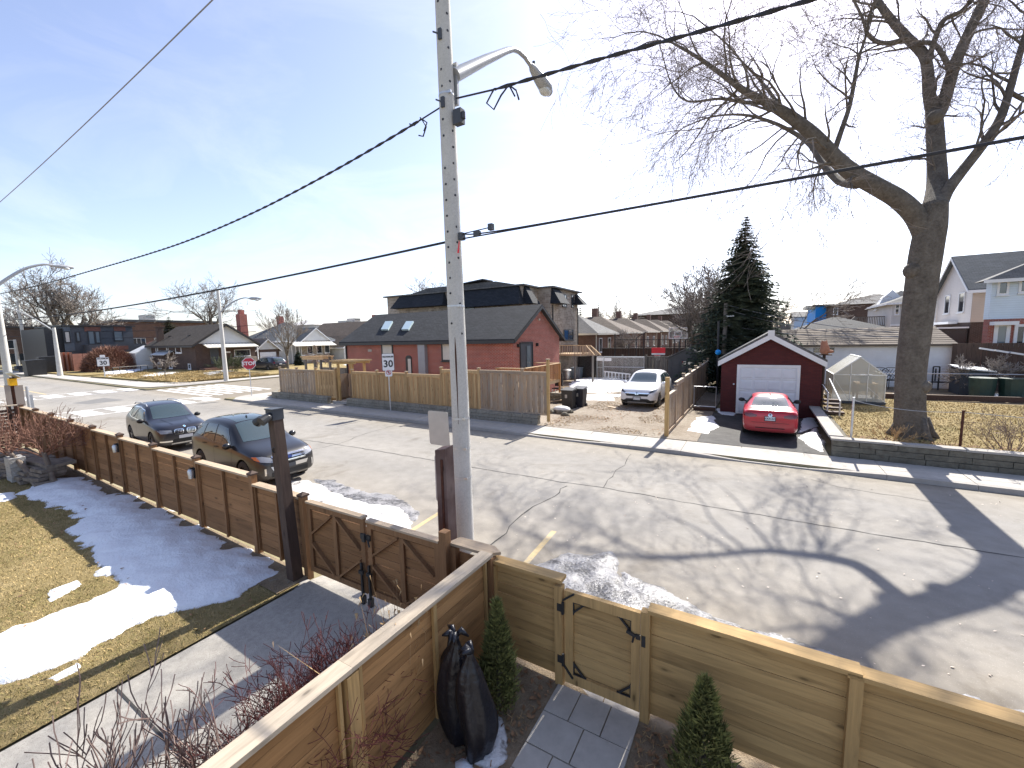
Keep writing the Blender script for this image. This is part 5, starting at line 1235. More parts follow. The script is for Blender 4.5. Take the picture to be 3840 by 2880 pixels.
SED = [(0, .36, .55, .62, .6, .45), (.06, .25, .62, .72, .78, .6), (.3, .2, .72, .82, .86, .68), (.8, .18, .82, .91, .885, .74), (1.25, .18, .89, .99, .89, .75), (1.5, .18, .92, 1.08, .89, .71), (2.0, .18, .94, 1.36, .89, .61), (2.3, .18, .95, 1.44, .89, .59),
       (2.8, .18, .96, 1.46, .89, .59), (3.25, .18, .97, 1.42, .89, .58), (3.7, .18, .99, 1.25, .885, .60), (4.02, .18, 1.0, 1.10, .88, .68), (4.2, .2, 1.0, 1.07, .87, .72), (4.48, .22, .98, 1.06, .855, .73), (4.585, .27, .92, 1.02, .83, .70), (4.63, .36, .78, .86, .76, .60), (4.64, .45, .66, .72, .66, .5)]
def jetta_extra(root, L, bvh, decal):
    decal('badge', oval(0, .875, .062, .062), 'r', m_chrome, .012); decal('badge', oval(0, .875, .05, .05), 'r', m_cardark, .016)
    for pts in ([(-.04, .91), (-.012, .88)], [(.04, .91), (.012, .88)], [(-.042, .88), (-.02, .835)], [(.042, .88), (.02, .835)], [(-.02, .835), (0, .87)], [(.02, .835), (0, .87)]):
        (a, b), (c, d) = pts; decal('badge_stroke', [(a - .006, b), (a + .006, b), (c + .006, d), (c - .006, d)], 'r', m_chrome, .022)
    text_mesh('CKA AC', .085, m_ink, 'plate_lettering', root, frame_mat((-L / 2 - .028, 0, .755), (0, -1, 0), (0, 0, 1)))
spec_jetta = dict(L=4.64, st=SED, wr=.325, axles=(.90, 3.55), track=.78, spokes=5,
    windows=[[(1.72, .99), (2.15, 1.29), (2.66, 1.35), (2.66, 1.0)], [(2.73, 1.0), (2.73, 1.35), (3.20, 1.33), (3.42, 1.06)]],
    screen=[(1.42, -.62), (1.36, 0), (1.42, .62), (2.12, .52), (2.18, 0), (2.12, -.52)], rear=[(3.30, -.50), (3.26, 0), (3.30, .50), (3.94, .60), (4.00, .3), (4.01, 0), (4.00, -.3), (3.94, -.60)], rear_view='t',
    decals=[('tail_light', sym([(.42, .80), (.62, .78), (.82, .82), (.83, .92), (.62, .93), (.42, .88)]), 'r', m_taillamp, .010), ('boot_seam', rect(-.58, .58, .60, .612), 'r', m_cardark, .005), ('boot_seam', rect(-.80, .80, .955, .965), 'r', m_cardark, .005),
        ('number_plate', rect(-.155, .155, .69, .82), 'r', m_plate, .018), ('plate_frame', rect(-.175, .175, .665, .835), 'r', m_cardark, .012), ('bumper_slot', rect(-.45, .45, .40, .43), 'r', m_cardark, .005), ('headlight', sym([(.5, .6), (.8, .64), (.84, .74), (.5, .70)]), 'f', m_headlamp)],
    mirror=(1.70, 1.0, .86), mirror_mat=m_cardark, handles=[(2.5, .86), (3.26, .88)], door_lines=[rect(2.69, 2.70, .4, .98)], fin=(3.05, 1.44), extra=jetta_extra)
VAN = [(0.00, .36, .60, .68, .62, .45), (0.06, .26, .68, .80, .84, .62), (0.3, .22, .80, .95, .93, .72), (0.8, .20, .93, 1.10, .97, .78), (1.1, .20, 1.0, 1.22, .97, .76), (1.6, .20, 1.04, 1.52, .97, .68), (2.0, .20, 1.06, 1.68, .97, .67), (3.0, .20, 1.08, 1.75, .97, .67), (4.2, .20, 1.10, 1.73, .96, .65),
       (4.75, .22, 1.12, 1.62, .94, .63), (4.95, .26, 1.08, 1.25, .92, .68), (5.06, .32, .98, 1.05, .88, .66), (5.1, .42, .82, .9, .74, .55)]
spec_van = dict(L=5.1, st=VAN, wr=.34, axles=(.95, 3.95), track=.83, cat='van',
    windows=[[(1.45, 1.10), (1.95, 1.50), (2.4, 1.56), (2.4, 1.12)], [(2.48, 1.12), (2.48, 1.57), (3.5, 1.58), (3.5, 1.13)], [(3.58, 1.13), (3.58, 1.58), (4.3, 1.54), (4.55, 1.18)]],
    screen=[(1.08, -.66), (1.04, 0), (1.08, .66), (1.85, .56), (1.9, 0), (1.85, -.56)], rear=rrect(-.62, .62, 1.20, 1.58),
    decals=[('tail_light', sym([(.66, .95), (.90, .95), (.88, 1.15), (.66, 1.15)]), 'r', m_taillamp, .010), ('number_plate', rect(-.16, .16, .80, .92), 'r', m_plate, .02), ('headlight', sym([(.5, .64), (.84, .68), (.88, .84), (.5, .76)]), 'f', m_headlamp), ('rear_trim', rect(-.6, .6, .72, .76), 'r', m_chrome)],
    mirror=(1.4, 1.12, .92), handles=[(2.3, 1.0), (3.4, 1.0)], door_lines=[rect(2.44, 2.45, .45, 1.1)], rails=(2.2, 4.5, .62, 1.74), rail_mat=m_cardark)
KG = KERB + .02
ford = car('parked_suv', spec_ford, 'black suv with chrome bar grille parked beyond the cedar fence', m_paint_black, (-13.1, 6.75, GR(-13) - .02), -.035, 'cars parked along the street', (.88, .9, 1.02))
bmw = car('parked_suv', spec_bmw, 'dark blue suv with twin kidney grille parked behind the black suv', m_paint_ink, (-20.1, 7.25, GR(-20)), -.09, 'cars parked along the street', (.88, .88, .96))
crv = car('parked_suv', spec_crv, 'white suv facing the street on the gravel lot', m_paint_white, (-5.35, 24.4, KG + .01), -math.pi / 2, None, 1.06)
jetta = car('parked_sedan', spec_jetta, 'bright red sedan parked nose in before the maroon garage', m_paint_red, (.47, 19.75, KG), math.pi / 2)
van = car('parked_van', spec_van, 'dark minivan on the drive of the white gabled bungalow', m_paint_navy, (-53.5, 30.6, .45), math.pi)
sed2 = dup(jetta, (-64.5, 8.2, GR(-64)), math.pi, 'white sedan on the far road at the left edge'); 
for c in sed2.children:
    if c.name.split('.')[0] in ('body', 'mirror'):
        c.data = c.data.copy(); c.data.materials.clear(); c.data.materials.append(m_paint_white)
# ------------------------------------------------------------------ buildings
def win(root, o, u, nrm, w, h, pane=None, frame=None, fw=.07, bars=0, name='window', sill=True):
    """window centred at o on a wall; u = along the wall, nrm = outward"""
    o, u, nrm = (np.array(t, float) for t in (o, u, nrm)); z = np.array([0, 0, 1.0])
    pane = pane or m_glass; frame = frame or m_white
    p = MB().obox(o - u * w / 2 - z * h / 2 + nrm * .004, u * w, z * h, nrm * .02).build(name, pane, root)
    f = MB(); d = nrm * .055
    f.obox(o - u * (w / 2 + fw) - z * (h / 2 + fw), u * (w + 2 * fw), z * fw, d).obox(o - u * (w / 2 + fw) + z * (h / 2), u * (w + 2 * fw), z * fw, d)
    f.obox(o - u * (w / 2 + fw) - z * h / 2, u * fw, z * h, d).obox(o + u * (w / 2) - z * h / 2, u * fw, z * h, d)
    for b in range(bars): f.obox(o + u * (w * ((b + 1) / (bars + 1) - .5) - .03) - z * h / 2, u * .06, z * h, d * .8)
    f.build('frame', frame, p)
    if sill: MB().obox(o - u * (w / 2 + fw + .03) - z * (h / 2 + fw + .06) + nrm * .002, u * (w + 2 * fw + .06), z * .06, nrm * .11).build('sill', frame, p)
    return p
U = {'-Y': ((1, 0, 0), (0, -1, 0)), '+X': ((0, 1, 0), (1, 0, 0)), '-X': ((0, 1, 0), (-1, 0, 0)), '+Y': ((1, 0, 0), (0, 1, 0))}
def pwin(root, wall, plane, p0, p1, **k):
    """window from two photo points on a wall plane"""
    a, b = (atY(*p0, plane), atY(*p1, plane)) if wall in ('-Y', '+Y') else (atX(*p0, plane), atX(*p1, plane))
    u, n = U[wall]; i = 0 if wall in ('-Y', '+Y') else 1
    return win(root, ((a + b) / 2), u, n, abs(a[i] - b[i]), abs(a[2] - b[2]), **k)
def walls_gable(root, x0, x1, y0, y1, zb, ze, zr, axis, mat, name='wall', gmat=None):
    mb = MB()
    if axis == 'x':
        ym = (y0 + y1) / 2
        mb.prism([(y0, zb), (y1, zb), (y1, ze), (ym, zr), (y0, ze)] if not gmat else [(y0, zb), (y1, zb), (y1, ze), (y0, ze)], (0, 1, 0), (0, 0, 1), (x0, 0, 0), (x1 - x0, 0, 0))
        if gmat: MB().prism([(y0, ze), (y1, ze), (ym, zr)], (0, 1, 0), (0, 0, 1), (x0 - .01, 0, 0), (x1 - x0 + .02, 0, 0)).build('gable', gmat, root)
    else:
        xm = (x0 + x1) / 2
        mb.prism([(x0, zb), (x1, zb), (x1, ze), (xm, zr), (x0, ze)] if not gmat else [(x0, zb), (x1, zb), (x1, ze), (x0, ze)], (1, 0, 0), (0, 0, 1), (0, y0, 0), (0, y1 - y0, 0))
        if gmat: MB().prism([(x0, ze), (x1, ze), (xm, zr)], (1, 0, 0), (0, 0, 1), (0, y0 - .01, 0), (0, y1 - y0 + .02, 0)).build('gable', gmat, root)
    return mb.build(name, mat, root)
def roof_gable(root, x0, x1, y0, y1, ze, zr, axis, mat, ov=.4, end=.35, th=.12, fascia=None):
    mb = MB(); fb = MB()
    if axis == 'x':
        ym = (y0 + y1) / 2; s = (zr - ze) / (ym - y0); ylo, yhi = y0 - ov, y1 + ov; zl = ze - s * ov
        prof = [(ylo, zl + .02), (ym, zr + .02), (yhi, zl + .02), (yhi, zl + .02 + th), (ym, zr + .02 + th * 1.1), (ylo, zl + .02 + th)]
        mb.prism(prof, (0, 1, 0), (0, 0, 1), (x0 - end, 0, 0), (x1 - x0 + 2 * end, 0, 0))
        if fascia:
            for xx in (x0 - end - .03, x1 + end): fb.prism([(ylo, zl - .12), (ym, zr - .10), (yhi, zl - .12), (yhi, zl + .06), (ym, zr + .08), (ylo, zl + .06)], (0, 1, 0), (0, 0, 1), (xx, 0, 0), (.03, 0, 0))
            for yy in (ylo - .03, yhi): fb.box((x0 - end, yy, zl - .12), (x1 + end, yy + .03, zl + .07))
    else:
        xm = (x0 + x1) / 2; s = (zr - ze) / (xm - x0); xlo, xhi = x0 - ov, x1 + ov; zl = ze - s * ov
        prof = [(xlo, zl + .02), (xm, zr + .02), (xhi, zl + .02), (xhi, zl + .02 + th), (xm, zr + .02 + th * 1.1), (xlo, zl + .02 + th)]
        mb.prism(prof, (1, 0, 0), (0, 0, 1), (0, y0 - end, 0), (0, y1 - y0 + 2 * end, 0))
        if fascia:
            for yy in (y0 - end - .03, y1 + end): fb.prism([(xlo, zl - .12), (xm, zr - .10), (xhi, zl - .12), (xhi, zl + .06), (xm, zr + .08), (xlo, zl + .06)], (1, 0, 0), (0, 0, 1), (0, yy, 0), (0, .03, 0))
            for xx in (xlo - .03, xhi): fb.box((xx, y0 - end, zl - .12), (xx + .03, y1 + end, zl + .07))
    r = mb.build('roof', mat, root)
    if fascia: fb.build('fascia', fascia, r)
    return r
def roof_hip(root, x0, x1, y0, y1, ze, zr, mat, ov=.45, fascia=None, axis=None):
    a, b, c, d = x0 - ov, x1 + ov, y0 - ov, y1 + ov; wx, wy = b - a, d - c
    if (axis or ('x' if wx >= wy else 'y')) == 'x':
        h = min(wy / 2, wx / 2 - .1); R0, R1 = (a + h, (c + d) / 2, zr), (b - h, (c + d) / 2, zr)
        F = [(0, 1, 5, 4), (1, 2, 5), (2, 3, 4, 5), (3, 0, 4)]
    else:
        h = min(wx / 2, wy / 2 - .1); R0, R1 = ((a + b) / 2, c + h, zr), ((a + b) / 2, d - h, zr)
        F = [(0, 1, 4), (1, 2, 5, 4), (2, 3, 5), (3, 0, 4, 5)]
    r = MB().add([(a, c, ze), (b, c, ze), (b, d, ze), (a, d, ze), R0, R1], F + [(3, 2, 1, 0)]).build('roof', mat, root)
    if fascia: MB().box((a - .02, c - .02, ze - .16), (b + .02, c, ze + .02)).box((b, c, ze - .16), (b + .02, d, ze + .02)).box((a - .02, c, ze - .16), (a, d, ze + .02)).build('fascia', fascia, r)
    return r
def block(root, x0, x1, y0, y1, z0, z1, mat, name='wall'): return MB().box((x0, y0, z0), (x1, y1, z1)).build(name, mat, root)
def Z1(x, y): return (x * .434, 900 + y * .434)
def Z2(x, y): return (960 + x * .434, 900 + y * .434)
def Z3(x, y): return (1920 + x * .434, 900 + y * .434)
def Z4(x, y): return (2880 + x * .434, 900 + y * .434)
def Z6(x, y): return (1480 + x * .3255, 1020 + y * .3255)

# --- red brick bungalow behind the board fence
B = thing('brick_bungalow', 'red brick bungalow with charcoal roof behind the board fence', 'house', (-19, 20.8, .15))
bx0, bx1, by0, by1 = -26.3, -12.05, 20.8, 27.3
walls_gable(B, bx0, bx1, by0, by1, 0, 3.95, 5.85, 'x', m_redbrick)
rf = roof_gable(B, bx0, bx1, by0, by1, 3.95, 5.85, 'x', m_sh_dark, .32, .30, .12, m_black)
s_ = (5.85 - 3.95) / ((by1 - by0) / 2)
for zz in ((1085, 1185), (1262, 1365)):
    pts = []
    for (x, y) in ((zz[0], 783), (zz[0] + 60, 783), (zz[1], 712), (zz[1] - 62, 714)):
        d = ray(*Z2(x, y)); t = (3.95 + .16 - s_ * by0 - 4.0) / (d[2] - s_ * d[1]); pts.append(CAM + d * t)
    mb = MB(); nn = np.array([0, -s_, 1.0]); nn /= np.linalg.norm(nn)
    mb.add([p for p in pts] + [p + nn * .12 for p in pts], [(3, 2, 1, 0), (4, 5, 6, 7), (0, 1, 5, 4), (1, 2, 6, 5), (2, 3, 7, 6), (3, 0, 4, 7)]).build('skylight', m_skylight, rf)
pwin(B, '-Y', by0, Z2(1092, 900), Z2(1182, 1040), pane=m_curtain, frame=m_black, fw=.09)
MB().box((-22.55, by0 - .03, 3.72), (-21.5, by0 - .004, 3.95)).build('lintel', m_black, B)
pwin(B, '-Y', by0, Z2(1612, 895), Z2(1680, 1035), pane=m_curtain, frame=m_black, fw=.09)
a = atY(*Z2(1295, 1000), by0); b = atY(*Z2(1352, 1150), by0)
dpts = [(0, -1.4), (b[0] - a[0], -1.4), (b[0] - a[0], .0)] + [((b[0] - a[0]) * (.5 + .5 * math.cos(t)), .18 * math.sin(t)) for t in np.linspace(.3, math.pi - .3, 6)] + [(0, 0)]
dr = MB().prism(dpts, (1, 0, 0), (0, 0, 1), (a[0], by0 - .002, a[2] - .15), (0, -.05, 0)).build('door', m_black, B)
MB().box((a[0] + .22, by0 - .075, .9), (b[0] - .04, by0 - .055, a[2] - .2)).build('pane', m_curtain, dr)
MB().box((-19.0, by0 - .28, 0), (-18.42, by0 - .004, 3.82)).build('vent_chase', plain('grey_sheet_metal', (.30, .31, .33), .5, .06, 3.0), B)
MB().bar((-26.2, by0 - .06, 0), (-26.2, by0 - .06, 3.85), .08, .08, (0, 1, 0)).build('downpipe', m_black, B)
MB().box((-23.9, by0 - .04, 3.18), (-23.55, by0 - .004, 3.36)).build('wall_vent', m_sidewalk, B)
pw = win(B, (bx1, 22.4, 2.55), (0, 1, 0), (1, 0, 0), 1.45, 2.1, pane=m_dkgrey, frame=m_black, fw=.09, bars=0, name='patio_door', sill=False)
MB().box((bx1 + .03, 22.40, 1.7), (bx1 + .06, 22.85, 3.45)).build('pane', m_glass_sky, pw)
for yy_ in (21.32, 23.72):
    MB().box((bx1 + .004, yy_ - .05, 3.40), (bx1 + .16, yy_ + .05, 3.60)).build('wall_lamp', m_black, B)
MB().box((bx1 + .004, 24.0, 5.02), (bx1 + .10, 24.14, 5.12)).cyl((bx1 + .12, 23.98, 5.0), .05, .06, 8).build('flood_lamp', m_offwhite, B)
# --- deck before its gable
dk = thing('timber_deck', 'cedar deck with spindle railing at the brick gable', 'deck', (-11.2, 21.5, .15))
dx0, dx1, dy0, dy1, dz, dr_ = -12.0, -10.3, 18.9, 23.4, 1.40, 2.36
MB().box((dx0, dy0, dz - .16), (dx1, dy1, dz)).build('deck_floor', m_deck_x, dk)
n = 26
for i in range(n + 1):
    y = dy0 + (dy1 - dy0) * i / n; piece('spindle', dk, (dx1 - .02, y, (dz + dr_) / 2 - .05), (.03, .085, dr_ - dz + .1), m_deck_z)
for i in range(12):
    x = dx0 + (dx1 - dx0) * i / 12; piece('spindle', dk, (x, dy0 + .02, (dz + dr_) / 2 - .05), (.075, .03, dr_ - dz + .1), m_deck_z)
piece('hand_rail', dk, (dx1 - .02, (dy0 + dy1) / 2, dr_ + .02), (.14, dy1 - dy0 + .1, .04), m_deck_y); piece('hand_rail', dk, ((dx0 + dx1) / 2, dy0 + .02, dr_ + .02), (dx1 - dx0 + .1, .14, .04), m_deck_x)
piece('hand_rail', dk, ((dx0 + dx1) / 2, dy1, dr_ + .02), (dx1 - dx0, .14, .04), m_deck_x)
for x, y in ((dx1 - .02, dy0), (dx1 - .02, dy1), (dx0 + .05, dy0)): piece('post', dk, (x, y, dr_ / 2), (.10, .10, dr_ + .04), m_deck_z)
MB().bar((dx0 - .9, dy0 - .1, 1.55), (dx0, dy0 - .1, 2.2), .06, .08).build('stair_rail', m_deck_x, dk)

# --- two storey stone house with black mansard skirts
S = thing('stone_house', 'two storey beige stone house with black mansard roof skirts', 'house', (-22, 36, .3))
sx1, sy0 = -15.0, 29.6
block(S, -31.0, sx1 - 1.2, sy0, 38.5, 0, 8.0, m_stone); block(S, -17.5, sx1, 32.3, 38.4, 0, 8.0, m_stone, 'bay_wall')
MB().box((-31.3, sy0 - .25, 8.0), (sx1 - .9, 38.8, 8.12)).box((-17.7, 32.1, 8.003), (sx1 + .35, 38.7, 8.123)).build('roof', m_sh_grey, S)
MB().prism([(-30.5, 8.12), (-16.5, 8.12), (-19.5, 8.75), (-27, 8.75)], (1, 0, 0), (0, 0, 1), (0, 31, 0), (0, 6.5, 0)).build('roof_crown', m_sh_grey, S)
MB().bar((-24, 31.5, 8.7), (-20.6, 31.5, 9.0), 1.6, .08).build('solar_panel', m_dkgrey, S)
def mansard(x0, x1, y0, y1, z0, z1, wall):
    mb = MB(); k = .95
    if wall == '-Y': mb.add([(x0 - .5, y0 - k, z0), (x1 + .5, y0 - k, z0), (x1, y0, z1), (x0, y0, z1), (x0 - .5, y0, z0), (x1 + .5, y0, z0)], [(0, 1, 2, 3), (0, 4, 5, 1), (0, 3, 4), (1, 5, 2), (3, 2, 5, 4)])
    else: mb.add([(x1 + k, y0 - .3, z0), (x1 + k, y1 + .3, z0), (x1, y1, z1), (x1, y0, z1), (x1, y0 - .3, z0), (x1, y1 + .3, z0)], [(0, 1, 2, 3), (0, 4, 5, 1), (0, 3, 4), (1, 5, 2), (3, 2, 5, 4)])
    mb.build('mansard_skirt', m_sh_black, S)
mansard(-29.2, -24.0, sy0, 0, 6.85, 8.15, '-Y'); mansard(-21.9, -16.5, sy0, 0, 6.55, 8.15, '-Y'); mansard(0, sx1 - 1.2, 29.9, 30.6, 6.6, 8.1, '+X'); mansard(0, sx1, 32.5, 33.9, 6.7, 8.1, '+X'); mansard(0, sx1, 37.7, 38.3, 6.9, 7.9, '+X')
pwin(S, '+X', sx1 - 1.2, Z6(1655, 245), Z6(1762, 425), frame=m_black, bars=1, pane=m_glass_sky)
pwin(S, '+X', sx1, Z6(1932, 262), Z6(1976, 395), frame=m_black, bars=1, pane=m_glass_sky); pwin(S, '+X', sx1, Z6(2036, 270), Z6(2056, 398), frame=m_black)
pwin(S, '+X', sx1, Z6(1950, 672), Z6(2052, 775), frame=m_black, bars=1, name='patio_window'); pwin(S, '-Y', sy0, Z6(800, 350), Z6(915, 435), frame=m_dkgrey, pane=m_skylight)
for x, y in ((sx1 - 1.12, 32.25), (sx1 + .06, 32.6), (sx1 + .08, 38.2)): MB().tube([(x, y, 6.6), (x, y, .2)], .05, 8).build('downpipe', m_black, S)
MB().box((-15, 34.2, 2.3), (-14.2, 36.9, 2.42)).box((-15, 34.2, 2.42), (-14.9, 36.9, 3.2)).build('balcony', m_darkwood_y, S)
# --- upper deck and stair behind the brick bungalow
D2 = thing('garden_deck', 'weathered deck with spindles and stair behind the brick bungalow', 'deck', (-13.2, 32, .2))
c0_, c1_ = atY(*Z3(372, 990), 32.0), atY(*Z3(540, 910), 32.0)
MB().box((c0_[0] - 1.0, 32, c0_[2] - .1), (c1_[0] + .6, 35, c0_[2] + .05)).build('deck_floor', m_deck_x, D2)
zt_ = c1_[2]; xs_ = np.linspace(c0_[0] - .3, c1_[0], 14)
for x in xs_: piece('spindle', D2, (x, 32.05, (zt_ + c0_[2]) / 2), (.05, .04, zt_ - c0_[2]), m_board_old)
piece('hand_rail', D2, ((c0_[0] + c1_[0]) / 2, 32.05, zt_), (c1_[0] - c0_[0] + .6, .12, .05), m_deck_x)
for dy_, dd in ((0, 0), (1.1, .35)):
    e0, e1 = atY(*Z3(540 + 70 * (dy_ > 0), 912), 32.0 + dy_), atY(*Z3(640 + 40 * (dy_ > 0), 912), 32.0 + dy_); e2 = atY(*Z3(712 + 55 * (dy_ > 0), 992), 32.0 + dy_)
    MB().bar(e0, e1, .1, .05).bar(e1, e2, .1, .05).build('stair_rail', m_deck_x, D2)
    for i in range(14):
        t = i / 13; x = e0[0] + (e2[0] - e0[0]) * t; zt2 = e1[2] if x < e1[0] else e1[2] + (e2[2] - e1[2]) * (x - e1[0]) / (e2[0] - e1[0])
        piece('spindle', D2, (x, 32.0 + dy_, (zt2 + c0_[2] - .1) / 2), (.07, .03, max(.1, zt2 - c0_[2] + .1)), m_board_old)
for x in (c0_[0], c1_[0], c1_[0] + 1.5): piece('post', D2, (x, 32.1, (c0_[2]) / 2), (.12, .12, c0_[2]), m_board_grey)

# --- row of hipped brick bungalows further up the side street
for i, (ya, yb) in enumerate(((40.2, 46.5), (50.0, 58), (61.5, 69), (72.5, 79), (83, 89.5), (94, 101))):
    t = thing('hipped_bungalow', ['brown brick bungalow with pale hip roof and white downpipes, nearest of the row', 'second hip roofed bungalow in the row behind the gravel lot', 'third hip roofed bungalow in the row behind the gravel lot',
              'fourth hip roofed bungalow in the row behind the gravel lot', 'fifth hip roofed bungalow in the row behind the gravel lot', 'farthest hip roofed bungalow in the row behind the gravel lot'][i], 'house', (-18, (ya + yb) / 2, .3), 'row of hip roofed bungalows')
    block(t, -24, -13.9, ya, yb, 0, 4.2 + .1 * i, m_mixbrick)
    roof_hip(t, -24, -13.9, ya, yb, 4.2 + .1 * i, 6.3 + .12 * i, m_sh_brown if i else m_sh_grey, .45, m_offwhite)
    for yy_ in (ya + 1.6, yb - 1.8):
        win(t, (-13.9, yy_, 3.0), (0, 1, 0), (1, 0, 0), .8, 1.3)
    for yy_ in (ya + .05, yb - .05): MB().tube([(-13.8, yy_, 4.2), (-13.8, yy_, .2)], .05, 6).build('downpipe', m_offwhite, t)
    MB().box((-19.5, (ya + yb) / 2 + 1.0, 5.2), (-18.8, (ya + yb) / 2 + 1.7, 7.5 + .1 * i)).build('chimney', m_mixbrick, t)
    win(t, (-17.2, ya, 2.6), (1, 0, 0), (0, -1, 0), .9, 1.2)
T = thing('long_hall', 'long low hall with a broad dark hip roof beyond the bungalow row', 'building', (-14, 150, .3))
h0, h1 = atY(*Z3(1030, 650), 130), atY(*Z3(1480, 640), 130)
block(T, h0[0], h1[0] + 8, 130, 160, 0, h0[2] - .2, m_brownbrick); roof_hip(T, h0[0], h1[0] + 8, 130, 160, h0[2] - .2, atY(*Z3(1300, 588), 145)[2], m_sh_grey, 1.0)
for k in range(3): MB().box((h0[0] + 8 + 6 * k, 140, 8), (h0[0] + 9.5 + 6 * k, 141.5, 11.2)).build('roof_vent', m_galv, T)

# --- maroon brick garage
G = thing('brick_garage', 'maroon brick garage with white gable trim and panelled door', 'garage', (.5, 22.6, .15))
gy = 22.6
ga_, gb_ = atY(*(2703, 1450), gy)[0], atY(*(3080, 1450), gy)[0]; ze_ = atY(2703, 1358, gy)[2] + .02; zr_ = atY(2888, 1262, gy)[2]
walls_gable(G, ga_, gb_, gy, gy + 6.2, 0, ze_, zr_, 'y', m_darkbrick)
xm_ = (ga_ + gb_) / 2; s_ = (zr_ - ze_) / (xm_ - ga_); ov_ = .14
MB().prism([(ga_ - ov_, ze_ - s_ * ov_ + .12), (xm_, zr_ + .12), (gb_ + ov_, ze_ - s_ * ov_ + .12), (gb_ + ov_, ze_ - s_ * ov_ + .22), (xm_, zr_ + .24), (ga_ - ov_, ze_ - s_ * ov_ + .22)], (1, 0, 0), (0, 0, 1), (0, gy - .22, 0), (0, 6.7, 0)).build('roof', m_sh_grey, G)
for (x0_, x1_, z0_, z1_) in ((ga_ - ov_, xm_, ze_ - s_ * ov_, zr_), (xm_, gb_ + ov_, zr_, ze_ - s_ * ov_)):
    MB().prism([(x0_, z0_ - .12), (x1_, z1_ - .12), (x1_, z1_ + .118), (x0_, z0_ + .118)], (1, 0, 0), (0, 0, 1), (0, gy - .24, 0), (0, .05, 0)).build('barge_board', m_white, G)
MB().box((xm_ - .12, gy - .26, zr_ - .02), (xm_ + .14, gy - .0, zr_ + .28)).build('ridge_cap', m_white, G)
d0, d1 = atY(2765, 1367, gy), atY(3003, 1367, gy); dz1 = d0[2] - .12
MB().box((d0[0], gy - .05, .15), (d0[0] + .12, gy - .004, dz1 + .12)).box((d1[0] - .12, gy - .05, .15), (d1[0], gy - .004, dz1 + .12)).box((d0[0] + .12, gy - .05, dz1), (d1[0] - .12, gy - .004, dz1 + .12)).build('door_frame', m_white, G)
gd = MB().box((d0[0] + .12, gy - .015, .15), (d1[0] - .12, gy - .003, dz1)).build('garage_door', m_garage_door, G)
nw, nh = 4, 4; ww = (d1[0] - d0[0] - .24) / nw; hh = (dz1 - .15) / nh
for i in range(nw):
    for j in range(nh):
        xx, zz = d0[0] + .12 + ww * (i + .5), .15 + hh * (j + .5)
        MB().add([(xx - ww * .43, gy - .017, zz - hh * .40), (xx + ww * .43, gy - .017, zz - hh * .40), (xx + ww * .43, gy - .017, zz + hh * .40), (xx - ww * .43, gy - .017, zz + hh * .40),
                  (xx - ww * .36, gy - .032, zz - hh * .30), (xx + ww * .36, gy - .032, zz - hh * .30), (xx + ww * .36, gy - .032, zz + hh * .30), (xx - ww * .36, gy - .032, zz + hh * .30)],
                 [(4, 5, 6, 7), (0, 1, 5, 4), (1, 2, 6, 5), (2, 3, 7, 6), (3, 0, 4, 7)]).build('panel', m_garage_door, gd)
for j in range(1, nh): MB().box((d0[0] + .12, gy - .018, .15 + hh * j - .012), (d1[0] - .12, gy - .0155, .15 + hh * j + .012)).build('joint', m_galv, gd)
MB().sphere((d0[0] - .12, gy - .03, 1.55), .04, 8, 6).build('doorbell', m_white, G)

# --- long white building behind the lawn
Wb = thing('white_outbuilding', 'long white sided outbuilding with weathered shingle roof', 'building', (5, 34, .5))
wy = 34.0
w0, w1 = atY(*Z4(160, 910), wy)[0], atY(*Z4(1612, 905), wy)[0]
MB().box((w0 + .1, wy + .02, .3), (w1 - .15, wy + 4.5, 3.02)).build('wall', m_sid_white, Wb)
for k in range(17):
    z = .40 + k * .155
    MB().add([(w0 + .1, wy - .035, z), (w1 - .15, wy - .035, z), (w1 - .15, wy + .012, z + .157), (w0 + .1, wy + .012, z + .157), (w0 + .1, wy + .022, z), (w1 - .15, wy + .022, z)], [(0, 1, 2, 3), (0, 4, 5, 1)]).build('siding_board', m_white, Wb)
MB().box((w1 - .15, wy - .02, .3), (w1 - .05, wy + .2, 3.02)).build('corner_board', m_white, Wb)
r0 = MB(); zr2 = 4.0
r0.add([(w0 - .2, wy - .35, 2.98), (w1 + .05, wy - .35, 2.98), (w1 - .35, wy + 2.2, zr2), (w0 - .1, wy + 2.2, zr2), (w0 - .2, wy + 4.8, 2.98), (w1 + .05, wy + 4.8, 2.98),
        (w0 - .2, wy - .35, 3.06), (w1 + .05, wy - .35, 3.06), (w1 - .35, wy + 2.2, zr2 + .1), (w0 - .1, wy + 2.2, zr2 + .1), (w0 - .2, wy + 4.8, 3.06), (w1 + .05, wy + 4.8, 3.06)],
       [(6, 7, 8, 9), (9, 8, 11, 10), (0, 1, 7, 6), (1, 5, 11, 8, 7), (4, 0, 6, 9, 10), (0, 4, 5, 1)])
rfw = r0.build('roof', m_sh_cedar, Wb)
for k in range(9):
    t0, t1 = k / 9, (k + 1) / 9; f = lambda t: (wy - .36 + 2.56 * t, 3.075 + (zr2 - 2.96) * t)
    (ya, za), (yb_, zb_) = f(t0), f(t1); MB().add([(w0 - .22, ya, za + .03), (w1 + .06 - .4 * t0, ya, za + .03), (w1 + .06 - .4 * t1, yb_, zb_ + .004), (w0 - .2, yb_, zb_ + .004), (w0 - .22, ya, za), (w1 + .06 - .4 * t0, ya, za)], [(0, 1, 2, 3), (4, 5, 1, 0)]).build('shingle_course', m_sh_cedar, rfw)
MB().box((w0 + 1.5, wy - .03, 2.55), (w0 + 2.6, wy - .005, 2.9)).build('window', m_glass, Wb)
wl = thing('low_building', 'low building with black hip roof behind the white outbuilding', 'building', (6, 42, .5))
